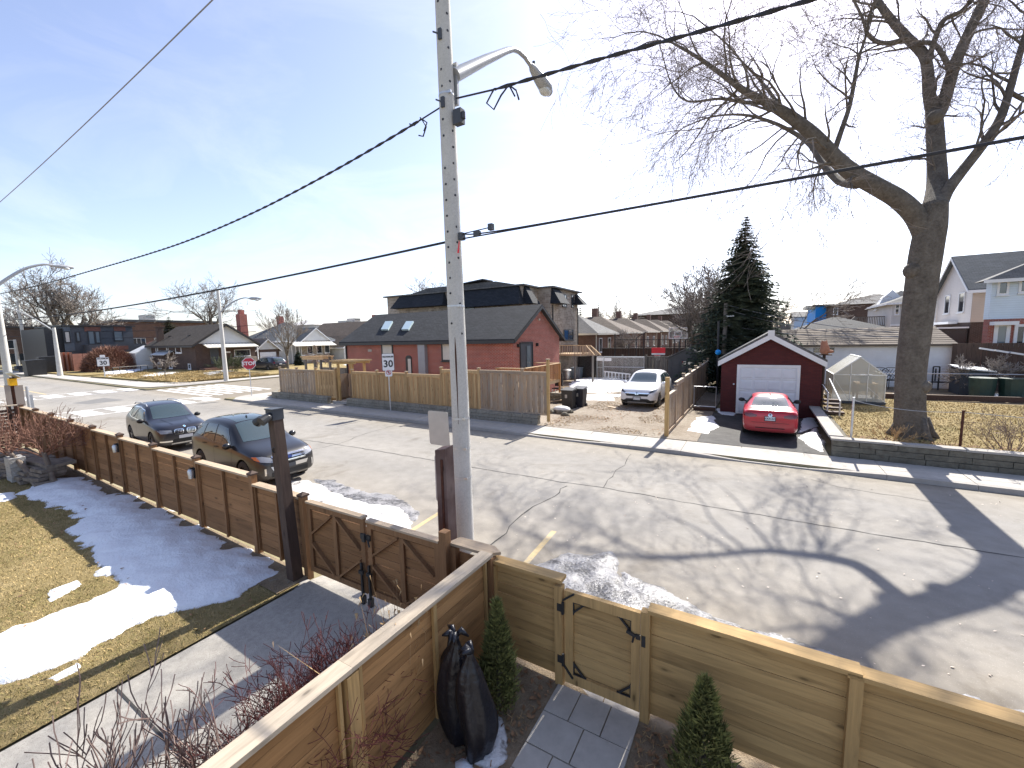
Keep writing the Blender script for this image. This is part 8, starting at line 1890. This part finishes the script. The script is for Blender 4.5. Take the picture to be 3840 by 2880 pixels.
P2 = (-30.2, 5.1)
p2z = lambda py: (CAM + ray(20, py) * (P2[0] / ray(20, py)[0]))[2]
e_ = atX(208, 998, P2[0]); s_ = atX(0, 1074, P2[0])
lamp_pole('lamp_pole', (P2[0], P2[1], .1), 7.6, (s_[2] - .15, 0.0, e_[1] - P2[1], e_[2] - s_[2] + .05), 'concrete street light pole at the left edge beyond the slat fence', .17, .75)
b = on(*Z1(1955, 1205), .25); tp = atY(*Z1(1872, 425), b[1])
lamp_pole('lamp_pole', (b[0], b[1], .4), tp[2] - .4, (tp[2] - 2.6, 1.2, 2.2, 1.4), 'tall grey street light pole on the corner lawn', .2, 1.2, mat=m_concrete_pole)
b = on(*Z1(520, 1160), .3); tp = atY(*Z1(458, 765), b[1]); lamp_pole('lamp_pole', (b[0], b[1], .5), tp[2] - .4, (tp[2] - .8, -1.6, -4.2, 2.6), 'street light pole with long curved arm by the reddish fence', .26, 1.6)
for i, (x0, y0, x1, y1, Xp, lb) in enumerate(((150, 530, 240, 1085, -104, 'tallest bare pole across the far street'), (125, 860, 165, 1100, -104, 'short pole leftmost across the far street'), (345, 800, 378, 1080, -106, 'pole right of the traffic signals'))):
    a, b = atX(*Z1(x0, y0), Xp), atX(*Z1(x1, y1), Xp); tag(MB().tube([(Xp, b[1], .5), (Xp, a[1], a[2])], [.28, .16], 10).build('far_pole', m_concrete_pole), lb, 'pole', 'poles across the far street')
for i, (x, y0, y1, xb, yb_, lb) in enumerate(((283, 850, 905, 305, 1075, 'left yellow traffic signal across the far street'), (365, 935, 985, 378, 1085, 'right yellow traffic signal across the far street'))):
    a, c, b = atX(*Z1(x, y0), -103), atX(*Z1(x, y1), -103), atX(*Z1(xb, yb_), -103); t = thing('traffic_signal', lb, 'traffic light', (-103, b[1], .5), 'traffic signals')
    MB().tube([(-103, b[1], .5), (-103, a[1], a[2])], .14, 10).build('post', m_galv, t)
    for s in (-.45, .55):
        hd = MB().box((-102.9, a[1] + s - .3, c[2]), (-102.4, a[1] + s + .3, a[2])).build('signal_head', m_yellow, t)
        for k in range(3): MB().tube([(-102.41, a[1] + s, c[2] + (a[2] - c[2]) * (k + .5) / 3), (-102.3, a[1] + s, c[2] + (a[2] - c[2]) * (k + .5) / 3)], .2, 10).build('signal_lens', (m_red, m_amber, m_bin_green)[2 - k], hd)
# solar beacon behind the fence corner
sbx, sby = -25.6, 4.75
sb = thing('solar_beacon', 'solar powered yellow beacon with two tan sign backs behind the fence corner', 'beacon', (sbx, sby, .1))
def sbp(x, y): d = ray(x * .217, 1160 + y * .217); return CAM + d * (sbx / d[0])
a, c = sbp(200, 1130), sbp(230, 1659); cy = (sbp(250, 1500))[1]
MB().tube([(sbx, cy, .1), (sbx, cy, a[2] - .1)], .07, 10).build('post', m_rust, sb)
q0, q1, q2, q3 = sbp(80, 1085), sbp(250, 1175), sbp(318, 1165), sbp(150, 1075)
MB().add([q0, q1, q2 + np.array([.35, 0, 0]), q3 + np.array([.35, 0, 0])] + [p - np.array([0, 0, .05]) for p in (q0, q1, q2 + np.array([.35, 0, 0]), q3 + np.array([.35, 0, 0]))], [(0, 1, 2, 3), (7, 6, 5, 4), (0, 4, 5, 1), (1, 5, 6, 2), (2, 6, 7, 3), (3, 7, 4, 0)]).build('solar_panel', m_galv, sb)
y0, y1 = sbp(135, 1200), sbp(290, 1310); MB().box((sbx - .15, y0[1], y1[2]), (sbx + .15, y1[1], y0[2])).build('battery_box', m_yellow, sb)
for xa, xb in ((55, 215), (230, 435)):
    p, q = sbp(xa, 1315), sbp(xb, 1660); MB().box((sbx + .09, p[1], q[2]), (sbx + .10, q[1], p[2])).build('sign_back', plain('tan_sign_back_%d' % xa, (.36, .30, .25), .6, .06, 3.0), sb)
p, q = sbp(470, 1330), sbp(505, 1659); tag(MB().tube([(sbx, q[1], .1), (sbx, q[1], p[2])], .05, 8).box((sbx - .02, q[1] - .05, p[2] - .9), (sbx + .02, q[1] + .13, p[2] - .35)).build('sign_post', m_galv), 'slim grey sign post right of the solar beacon', 'post')
# distant cables west
for i, (x0, y0, Xa, x1, y1, Xb, s_) in enumerate(((0, 770, -104, 2212, 735, -60, .6), (0, 830, -104, 2212, 790, -60, .6), (0, 720, -104, 1900, 665, -70, .8), (1100, 590, -90, 2212, 610, -80, .4))):
    o = MB().tube(sag(atX(*Z1(x0, y0), Xa), atX(*Z1(x1, y1), Xb), s_, 20), .03, 4).build('far_cable', m_wire, recalc=False)
    tag(o, 'thin far cable across the western houses, number %s from the top' % ('third', 'fourth', 'second', 'first')[i], 'cable', 'far cables over the western houses')
# reddish fence, round bush, planters near the black house
rf_ = thing('reddish_fence', 'reddish brown solid fence before the modern black house', 'fence', (-78, 19, .5))
for i in range(3):
    p, q = on(*Z1(525 + 38 * i, 1125), .3), on(*Z1(560 + 38 * i, 1128), .3); MB().bar((p[0], p[1], 1.9), (q[0], q[1], 1.9), .08, 2.6).build('panel', m_terracotta, rf_)
p, q = on(*Z1(640, 1130), .3), on(*Z1(1270, 1085), .3)
for i in range(8):
    a = p + (q - p) * i / 8; b = p + (q - p) * (i + .96) / 8; MB().bar((a[0], a[1], 1.8), (b[0], b[1], 1.8), .08, 2.4).build('panel', m_board_old if i > 4 else m_rustpanel, rf_)
for i, (x, y, w_, h_, lb) in enumerate(((310, 1135, 1.6, 1.9, 'black bin nearest the kerb at the far left'), (420, 1120, 1.6, 2.2, 'black bin by the curved arm light pole'))):
    a = on(*Z1(x, y + 25), .2); tag(MB().add([(a[0] - w_ / 2, a[1] - w_ / 2, .5), (a[0] + w_ / 2, a[1] - w_ / 2, .5), (a[0] + w_ / 2, a[1] + w_ / 2, .5), (a[0] - w_ / 2, a[1] + w_ / 2, .5), (a[0] - w_ * .55, a[1] - w_ * .55, .5 + h_), (a[0] + w_ * .55, a[1] - w_ * .55, .5 + h_), (a[0] + w_ * .55, a[1] + w_ * .55, .6 + h_), (a[0] - w_ * .55, a[1] + w_ * .55, .6 + h_)], [(0, 3, 2, 1), (4, 5, 6, 7), (0, 1, 5, 4), (1, 2, 6, 5), (2, 3, 7, 6), (3, 0, 4, 7)]).build('street_bin', m_bin), lb, 'bin', 'black bins at the far kerb')
a, b = on(*Z1(140, 1140), .2), on(*Z1(500, 1110), .2); bn = thing('low_barrier', 'long low dark barrier beside the far kerb', 'barrier', ((a[0] + b[0]) / 2, (a[1] + b[1]) / 2, .5)); MB().bar((a[0], a[1], 1.3), (b[0], b[1], 1.3), .3, .45).build('rail', m_dkgrey, bn)
for k in range(5):
    c = a + (b - a) * (k + .5) / 5; piece('post', bn, (c[0], c[1], .85), (.3, .3, .7), m_dkgrey)
hr2 = thing('lawn_handrail', 'thin black handrails on the corner lawn', 'railing', (-58, 19, .4)); f = MB()
for i in range(6):
    p = on(*Z1(980 + 60 * i, 1165 - 5 * i), .3); f.tube([(p[0], p[1], .4), (p[0], p[1], 1.5)], .04, 6)
    if i: f.tube([(o_[0], o_[1], 1.5), (p[0], p[1], 1.5)], .035, 6)
    o_ = p
f.build('rails', m_iron, hr2)
# ------------------------------------------------------------------ shrubs, hedges, dry growth
def bush(name, base, n, H, spread, label, seed, mat, depth=2, r0=.012, group=None, up=.05, cat='shrub', kids=4, L=.55, rmin=.003, angle=(.3, .9), stems=None):
    R_ = random.Random(seed); t = thing(name, label, cat, base, group); mb = MB(); b = np.array(base, float)
    cfg = dict(up=[up] * 4, wander=.16, rmin=rmin, wood=9, kids=[0, kids, kids, kids], angle=angle, len=(.45, .75), taper=.7, seg=4)
    for k in range(n):
        a = R_.uniform(0, 6.283); s = R_.uniform(0, 1) ** .6; p = b + np.array([math.cos(a) * spread[0] * .35 * s, math.sin(a) * spread[1] * .35 * s, 0])
        d = np.array([math.cos(a) * spread[0] / H * s * .9, math.sin(a) * spread[1] / H * s * .9, 1.0])
        grow((mb, mb), p, d, H * L * R_.uniform(.7, 1.1), r0 * R_.uniform(.7, 1.2), depth, R_, cfg)
    mb.build('branches', mat, t, recalc=False); return t
gz = lambda x, y: GY(x, y) + .02
# corner shrub in our yard: two bent stems carrying a reddish broom
cs = thing('pruned_shrub', 'reddish bare shrub on two bent stems in the yard corner', 'shrub', (-16.9, 3.3, .35)); wood_, twig = MB(), MB(); R = random.Random(5)
for (x, y, tx, ty) in ((-16.6, 3.0, -17.6, 2.75), (-16.2, 3.25, -16.5, 3.2)):
    z0 = gz(x, y); pts = smooth_path([(x, y, z0), (x + (tx - x) * .45, y + (ty - y) * .4, z0 + .45), (tx, ty, z0 + .85)], 4); wood_.tube(pts, list(np.linspace(.075, .05, len(pts))), 8)
    for k in range(12):
        a = R.uniform(0, 6.28); d = np.array([math.cos(a), math.sin(a) * .7, R.uniform(.25, .9)])
        grow((twig, twig), pts[-1] - np.array([0, 0, R.uniform(0, .15)]), d, R.uniform(.5, .8), .022, 3, R, dict(up=[.12, .1, .08, .05], wander=.2, rmin=.004, wood=9, kids=[0, 4, 4, 4], angle=(.3, .9), len=(.5, .75), taper=.7, seg=4))
wood_.build('stems', m_bark2, cs, smooth='all', recalc=False); twig.build('branches', m_twig_red, cs, recalc=False)
# flagstone ledge and pale stone block
fl = thing('flagstone_ledge', 'rough dry stone ledge under the reddish shrub', 'wall', (-17.6, 2.6, .35)); R = random.Random(3)
for k in range(5):
    for j in range(6): piece('flagstone', fl, (-19.6 + j * .62 + R.uniform(-.08, .08), 2.75 + .08 * k + R.uniform(-.08, .08) + .06 * j, .42 + k * .10), (R.uniform(.5, .75), R.uniform(.4, .6), .085), m_flag, (R.uniform(-.04, .04), R.uniform(-.04, .04), R.uniform(-.3, .3)))
wb = thing('stone_crate', 'pale whitewashed stone block beside the flagstone ledge', 'stone', (-17.3, 2.1, .35)); a = ony(48, 1808); mb = MB()
for k in range(5):
    for j in range(2): piece('stone', wb, (a[0] - .12 + .25 * j + R.uniform(-.02, .02), a[1] + .1, a[2] + .10 + k * .13), (.27, .3, .125), m_snow, (0, 0, R.uniform(-.05, .05)))
# growth beside the driveway
for i, (x, y, n, H) in enumerate(((-3.55, .95, 24, 1.2), (-3.95, .62, 15, 1.1))):
    bush('twig_shrub', (x, y, gz(x, y)), n, H, (1.1, .8), ('purple brown twiggy shrub against the divider fence', 'lower purple brown twigs at the bottom edge of the driveway')[i], 30 + i, m_shrub_purple, 2, .012, kids=4, up=.10, rmin=.0045, L=.62, group='twiggy shrubs by the divider fence')
for i, (x, y) in enumerate(((-3.32, 1.75), (-3.30, 2.35))):
    bush('barberry', (x, y, gz(x, y)), 60, .95, (.8, .8), ('dark red barberry bush nearer the house', 'dark red barberry bush nearer the drive gate')[i], 40 + i, m_barberry, 3, .006, kids=4, up=.02, rmin=.0028, angle=(.4, 1.2), group='barberry bushes')
def tuft(name, base, n, H, sp, label, seed, mat):
    r = np.random.RandomState(seed); T = []
    for k in range(n):
        p = np.array(base) + np.array([r.uniform(-sp, sp), r.uniform(-sp, sp), 0]); d = np.array([r.normal(0, .22), r.normal(0, .22), 1.0]); h = H * r.uniform(.5, 1.1); s = np.array([r.uniform(-1, 1), r.uniform(-1, 1), 0]) * .006
        q = p + d * h; m_ = p + d * h * .5 + np.array([r.normal(0, .02), r.normal(0, .02), 0]); T += [(p - s, p + s, m_), (m_ - s, m_ + s, q), (q - s * 2.5, q + s * 2.5, q + np.array([r.normal(0, .03), r.normal(0, .03), -.06]))]
    t = thing(name, label, 'grass', base); tri_mesh('stalks', T, mat, t); return t
tuft('dry_grass', (-3.12, 2.85, gz(-3.1, 2.85)), 110, 1.25, .2, 'tall dry straw grass before the drive gate', 2, m_straw)
# cedars beside the garden gate
def cedar(base, H, rad, label, seed):
    R_ = np.random.RandomState(seed); t = thing('cedar_shrub', label, 'shrub', base, 'cedar shrubs by the garden gate'); b = np.array(base, float); T = []
    MB().tube([b, b + np.array([0, 0, H * .6])], [.03, .012], 6).build('stem', m_bark, t)
    for k in range(5200):
        f = R_.uniform(0, 1) ** .85; z = H * (.02 + .96 * f); rr_ = rad * min(1.0, .7 + 1.6 * f) * (1 - f ** 1.7) * (.35 + .65 * R_.uniform(0, 1) ** .4) * (1 + .25 * math.sin(f * 17 + seed + 2 * math.cos(3 * R_.uniform(0, 6.28)))); a = R_.uniform(0, 6.283)
        c = b + np.array([rr_ * math.cos(a), rr_ * math.sin(a), z]); o = np.array([math.cos(a), math.sin(a), 0]); s = R_.uniform(.02, .045); v = np.array([R_.normal(0, 1), R_.normal(0, 1), R_.normal(0, .4)]); v /= np.linalg.norm(v)
        tip = c + (o * .5 + np.array([0, 0, 1.0]) + v * .5) * s * 1.7; T += [(c - v * s * .35, c + v * s * .35, tip)]
    tri_mesh('crown', T, m_cedar_leaf, t); return t
cedar((-2.26, 3.45, gz(-2.3, 3.5)), 1.2, .20, 'cedar shrub in the corner by the black bags', 2); cedar((-.27, 3.55, gz(-.3, 3.5)), 1.12, .25, 'cedar shrub right of the garden gate', 5)
# black bags
def bag(base, H, r, label, seed):
    R_ = random.Random(seed); t = thing('refuse_bag', label, 'bag', base, 'black bags by the divider fence'); K, M_ = 26, 22; mb = MB(); ph = [R_.uniform(0, 6.28) for _ in range(6)]
    for j in range(M_ + 1):
        f = j / M_; z = H * f; w = r * (.72 + .5 * math.sin(math.pi * min(1, f * 1.05 + .12)) - (.62 * ((f - .80) / .20) ** 1.0 if f > .80 else 0)); w = max(.03, w)
        for k in range(K):
            a = 2 * math.pi * k / K; fold = 1 + .13 * math.sin(3 * a + ph[0] + 2 * f) + .10 * math.sin(7 * a + ph[1] - 3 * f) + .05 * math.sin(11 * a + ph[2] + 9 * f)
            mb.v.append((base[0] + w * fold * math.cos(a) + .04 * math.sin(5 * f + ph[3]), base[1] + w * fold * math.sin(a), base[2] + z + .015 * math.sin(5 * a + ph[4])))
    for j in range(M_): mb.f += [(j * K + k, j * K + (k + 1) % K, (j + 1) * K + (k + 1) % K, (j + 1) * K + k) for k in range(K)]
    mb.f += [tuple(reversed(range(K))), tuple(M_ * K + k for k in range(K))]; mb.build('sack', m_bagplastic, t, smooth='all')
    k2 = MB(); c = (base[0], base[1], base[2] + H)
    for q in range(5): a = R_.uniform(0, 6.28); k2.tube([c, (c[0] + .06 * math.cos(a), c[1] + .06 * math.sin(a), c[2] + .05), (c[0] + .13 * math.cos(a), c[1] + .13 * math.sin(a), c[2] + R_.uniform(-.02, .06))], [.02, .035, .008], 6)
    k2.build('knot', m_bagplastic, t, smooth='all')
bag((-2.44, 2.98, gz(-2.4, 2.9)), 1.06, .135, 'tall black plastic bag leaning nearest the divider fence', 1); bag((-2.20, 2.93, gz(-2.1, 2.8)), 1.02, .13, 'black plastic bag beside the cedar shrub', 2)
# bushes across the street
for i, (x, y, H, w) in enumerate(((6.2, 16.9, 1.0, 1.2), (8.2, 17.0, 1.15, 1.3), (9.8, 17.0, 1.0, 1.2), (3.7, 17.0, .5, 1.0))):
    bush('bare_shrub', (x, y, LAWN_R - .05), 14, H, (w, .7), ('tangled bare shrub right of the rusty post', 'upright bare shrub on the garden wall', 'bare shrub at the right edge of the garden wall', 'low dead stalks left of the maple trunk')[i], 60 + i, m_shrub_purple if i < 3 else m_straw, 3, .014, kids=3, rmin=.004, group='bare shrubs on the garden wall')
b = on(*Z1(935, 1125), .3); hb = thing('round_bush', 'huge brown leafless round bush before the modern black house', 'shrub', (b[0], b[1], .5)); R_ = np.random.RandomState(4); T = []
c0_, c1_ = atX(*Z1(700, 1010), b[0]), atX(*Z1(1160, 1010), b[0]); zt = atX(*Z1(930, 930), b[0])[2]; wy_ = (c1_[1] - c0_[1]) / 2; cy_ = (c1_[1] + c0_[1]) / 2
for k in range(9000):
    v = R_.normal(0, 1, 3); v /= np.linalg.norm(v); v[2] = abs(v[2]); q = R_.uniform(.75, 1.02); p = np.array([b[0] + v[0] * 3.2 * q, cy_ + v[1] * wy_ * q, .4 + v[2] * (zt - .4) * q]); s = R_.normal(0, 1, 3) * .03; T.append((p - s, p + s, p + v * R_.uniform(.2, .5) + R_.normal(0, .12, 3)))
tri_mesh('branches', T, m_twig_red, hb)
for i, (zx, zy, Xp, H, r_, lb) in enumerate(((1455, 840, -78, 0, 2.6, 'dark green conifer behind the brown bungalow'),)):
    a = atX(*Z1(zx, 655), Xp); conifer('yard_conifer', (Xp, a[1], .5), a[2] - .5, 3.6, lb, 8, m_ever, n=34, per=16, tri=.32, droop=.1)
a = atX(*Z2(360, 945), -56.5); conifer('column_cedar', (-56.5, a[1], .5), a[2] - .5, .75, 'narrow dark cedar by the white stair rail', 9, m_needle, n=20, per=12, tri=.2, droop=.05, cat='shrub')
for i, (zx, y0, Y_, r_, lb) in enumerate(((750, 500, 120, 2.4, 'far spruce left of the bungalow row trees'), (1020, 550, 150, 2.0, 'small far spruce above the long hall'), (590, 540, 70, 1.4, 'dark conifer at the corner of the stone house'))):
    a = atY(*Z3(zx, y0), Y_); conifer('far_spruce', (a[0], Y_, .3), a[2] - .3, r_ * 1.3, lb, 20 + i, m_needle, n=26, per=10, tri=.3, group='far spruces')
a = atY(*Z4(250, 590), 140); conifer('far_spruce', (a[0], 140, .3), a[2] - .3, 3.0, 'far spruce right of the tall dark spruce', 24, m_needle, n=20, per=10, tri=.35, group='far spruces')
# bare trees around
def ptree(name, p, top, label, seed, X=None, Y=None, **k):
    a, c = (atX(*p, X), atX(*top, X)) if X is not None else (atY(*p, Y), atY(*top, Y)); return bare_tree(name, (a[0], a[1], .4), c[2] - .4, label, seed, **k)
ptree('bare_tree', Z1(515, 900), Z1(450, 300), 'great bare tree behind the modern black house', 1, X=-104, depth=5, fork=.38, r0=.6, cfg=dict(rmin=.026, main=5, rise=(.45, 1.1), kids=[0, 3, 4, 4, 4, 3]), group='bare street trees')
ptree('bare_tree', Z1(670, 900), Z1(800, 400), 'broad bare tree right of the great bare tree', 2, X=-106, depth=5, fork=.35, r0=.6, cfg=dict(rmin=.026, main=5, rise=(.3, .9), kids=[0, 3, 4, 4, 4, 3]), group='bare street trees')
for i, (zx, zt_) in enumerate(((90, 560), (250, 620), (10, 640))): ptree('bare_tree', Z1(zx, 950), Z1(zx, zt_), ('bare tree behind the tallest far pole', 'bare tree over the traffic signals', 'bare tree at the left edge of the sky')[i], 10 + i, X=-140, depth=4, r0=.4, cfg=dict(rmin=.035, main=4), group='bare street trees')
ptree('bare_tree', Z1(1840, 900), Z1(1800, 450), 'fan shaped bare tree behind the brown bungalow', 3, X=-115, depth=4, fork=.45, r0=.45, cfg=dict(rmin=.028, main=6, rise=(.6, 1.2)), group='bare street trees')
a = on(1160, 1345, .3); tp = atY(*Z2(420, 500), a[1] * .86)
bare_tree('young_tree', (-50.0, 30.9, .5), 9.2, 'slender young bare tree before the white gabled bungalow', 6, depth=4, fork=.2, r0=.16, cfg=dict(rmin=.012, main=5, rise=(.9, 1.35), up=[.12, .12, .12, .12, .1], angle=(.25, .6)))
for i, (zx, zt_, Y_) in enumerate(((1440, 352, 110), (1560, 365, 115))): ptree('bare_tree', Z2(zx, 620), Z2(zx, zt_), ('round topped far tree left of the concrete pole', 'round topped far tree touching the concrete pole')[i], 30 + i, Y=Y_, depth=4, r0=.3, cfg=dict(rmin=.04), group='bare street trees')
ptree('bare_tree', Z3(1560, 900), Z3(1450, 330), 'bare tree leaning left of the tall dark spruce', 7, Y=37.5, depth=4, fork=.35, r0=.22, cfg=dict(rmin=.014, main=5, rise=(.5, 1.1)))
ptree('ivy_tree', Z3(1690, 900), Z3(1720, 190), 'dense twiggy tree directly left of the tall dark spruce', 8, Y=36.0, depth=4, fork=.3, r0=.2, mk=m_twig_far, cfg=dict(rmin=.016, main=6, rise=(.7, 1.3), kids=[0, 4, 4, 4, 5]))
ptree('bare_tree', Z4(110, 800), Z4(190, 260), 'thin bare tree right of the tall dark spruce', 9, Y=38.0, depth=4, fork=.3, r0=.16, cfg=dict(rmin=.012, main=4))
for i, (zx, zt_, Y_) in enumerate(((810, 520, 115), (890, 500, 118), (940, 560, 125), (1700, 640, 44), (1620, 640, 46), (880, 770, 48), (960, 780, 46))): ptree('bare_tree', Z3(zx, 800 if i < 3 else 960), Z3(zx, zt_), ('bare tree right of the far spruce', 'taller bare tree over the bungalow row', 'low bare tree over the bungalow row', 'scrubby tree beside the wooden utility pole', 'scrubby tree behind the shed', 'scrubby tree left of the court fence', 'scrubby tree inside the court fence')[i], 40 + i, Y=Y_, depth=3 if i < 3 else 4, r0=.2 if i < 3 else .09, cfg=dict(rmin=.035 if i < 3 else .012), group='bare trees behind the lots')
ptree('bare_tree', Z4(1900, 1150), Z4(1980, 930), 'tangled bare branches before the brown garden fence', 50, Y=31.5, depth=4, fork=.15, r0=.07, cfg=dict(rmin=.012, rise=(.2, .9), main=6))
ptree('lawn_sapling', Z1(1430, 1190), Z1(1420, 1000), 'sapling on the corner lawn', 51, Y=19.5, depth=3, fork=.4, r0=.05, cfg=dict(rmin=.02))
ptree('weeping_shrub', Z2(555, 1010), Z2(560, 910), 'pale weeping shrub behind the older arbour', 52, Y=32, depth=3, fork=.6, r0=.06, mk=m_shrub_purple, cfg=dict(rmin=.015, main=9, up=[-.3, -.3, -.2, -.1], rise=(.2, .8)), cat='shrub')
a = on(*Z1(1995, 1135), .3); bush('porch_shrub', (a[0], a[1], .5), 20, 2.0, (2.0, 2.0), 'dark round shrub by the porch of the brown bungalow', 53, m_ever, 3, .03, rmin=.015)
# far belt of trees closing the horizon
R_ = np.random.RandomState(9); T = []
for k in range(2600):
    az = R_.uniform(-80, 40) * math.pi / 180; d = R_.uniform(230, 420); x, y = d * math.sin(az), d * math.cos(az); h = R_.uniform(5, 11) * (1 + .5 * math.sin(az * 21) * math.sin(az * 7)); w = R_.uniform(1.5, 4.5)
    for q in range(7): p = np.array([x + R_.normal(0, w), y + R_.normal(0, w), h * R_.uniform(.1, .6)]); T.append((p + np.array([R_.uniform(-1, 1), 0, -2]), p + np.array([R_.uniform(-1, 1), 0, -2]) + .3, p + np.array([R_.normal(0, 1.5), 0, h * R_.uniform(.2, .6)])))
tl = tri_mesh('treeline', T, plain('distant_wood', (.13, .12, .115), .95, .2, .05)); stuff(tl)
# ------------------------------------------------------------------ grass blades, leaf litter, gravel
def blades(name, n, x0, x1, y0, y1, zf, h, mat, seed, w=.006, keep=None, kind='grass'):
    r = np.random.RandomState(seed); X = r.uniform(x0, x1, n); Y = r.uniform(y0, y1, n)
    if keep is not None: k = keep(X, Y); X, Y = X[k], Y[k]
    n = len(X); Zb = np.array([zf(x, y) for x, y in zip(X, Y)]); a = r.uniform(0, 6.283, n); H = h * r.uniform(.4, 1.2, n); P = np.stack([X, Y, Zb], 1); S = np.stack([np.cos(a), np.sin(a), 0 * a], 1) * (w * r.uniform(.6, 1.4, n))[:, None]
    Tp = P + np.stack([r.normal(0, .8, n) * H, r.normal(0, .8, n) * H, H], 1); o = tri_mesh(name, np.stack([P - S, P + S, Tp], 1), mat); stuff(o); return o
fx = lambda X, Y: fbm(X, Y, .9, 3) > -.15
blades('lawn_grass', 90000, -22.2, -6.2, -3, 3.5, lambda x, y: GY(x, y) + .008, .035, m_grass_dry, 1, .006); blades('green_grass', 45000, -22.2, -6.2, -3, 3.5, lambda x, y: GY(x, y) + .008, .035, m_grass_green, 2, .006, fx)
blades('raised_lawn_grass', 50000, 2.6, 22, 16.7, 27.0, lambda x, y: GR(x) + LAWN_R - .005, .06, m_grass_dry, 3, .014)
blades('bed_grass', 17000, -2.6, 6.0, 1.5, 4.0, lambda x, y: GY(x, y) + .01, .06, m_straw, 4, .005, lambda X, Y: ((X < -1.9) | (X > -.85)) & (fbm(X, Y, 2.2, 8) > .0)); blades('corner_lawn_grass', 26000, -64, -45.5, 17.6, 26, lambda x, y: GR(x) + KERB + .15, .14, m_grass_dry, 6, .05)
blades('lot_straw', 16000, -8.0, -3.1, 16.2, 30, lambda x, y: GR(x) + KERB + .008, .03, m_straw, 7, .022, lambda X, Y: fbm(X, Y, 1.2, 12) > .1)
def litter(name, n, x0, x1, y0, y1, zf, s, mat, seed, keep=None):
    r = np.random.RandomState(seed); X = r.uniform(x0, x1, n); Y = r.uniform(y0, y1, n)
    if keep is not None: k = keep(X, Y); X, Y = X[k], Y[k]
    T = []
    for x, y in zip(X, Y):
        p = np.array([x, y, zf(x, y) + r.uniform(.004, .02)]); u = np.append(r.normal(0, 1, 2), r.normal(0, .25)); u /= np.linalg.norm(u); v = np.cross(u, (0, 0, 1)); v[2] += r.normal(0, .3); q = s * r.uniform(.5, 1.3); T += [(p - u * q, p + v * q * .5, p + u * q), (p - u * q, p + u * q, p - v * q * .5)]
    o = tri_mesh(name, T, mat); return stuff(o)
off_path = lambda X, Y: (X < -1.86) | (X > -.88) | (fbm(X, Y, 3, 2) > 1.2)
litter('leaf_litter', 3600, -2.65, 5.5, 1.6, 4.0, lambda x, y: GY(x, y) + .02, .035, m_leaf_dry, 5, off_path); litter('lawn_leaves', 160, -14, -6.2, .3, 3.6, lambda x, y: GY(x, y) + .06, .03, m_leaf_dry, 6); litter('wall_leaves', 900, 2.6, 12, 16.45, 17.2, lambda x, y: GR(x) + LAWN_R, .05, m_leaf_dry, 7)
litter('road_grit', 260, -9, 5, 6.2, 13.8, lambda x, y: GR(x) - .002, .022, m_sid_tan, 8); litter('lot_debris', 1100, -8.0, -3.1, 16.2, 24, lambda x, y: GR(x) + KERB + .01, .05, m_leaf_dry, 9, lambda X, Y: fbm(X, Y, 1.0, 4) > .0); litter('bed_debris', 500, -22, -6.3, 3.45, 3.95, lambda x, y: GY(x, y) + .03, .03, m_gravel, 10)
# ------------------------------------------------------------------ end
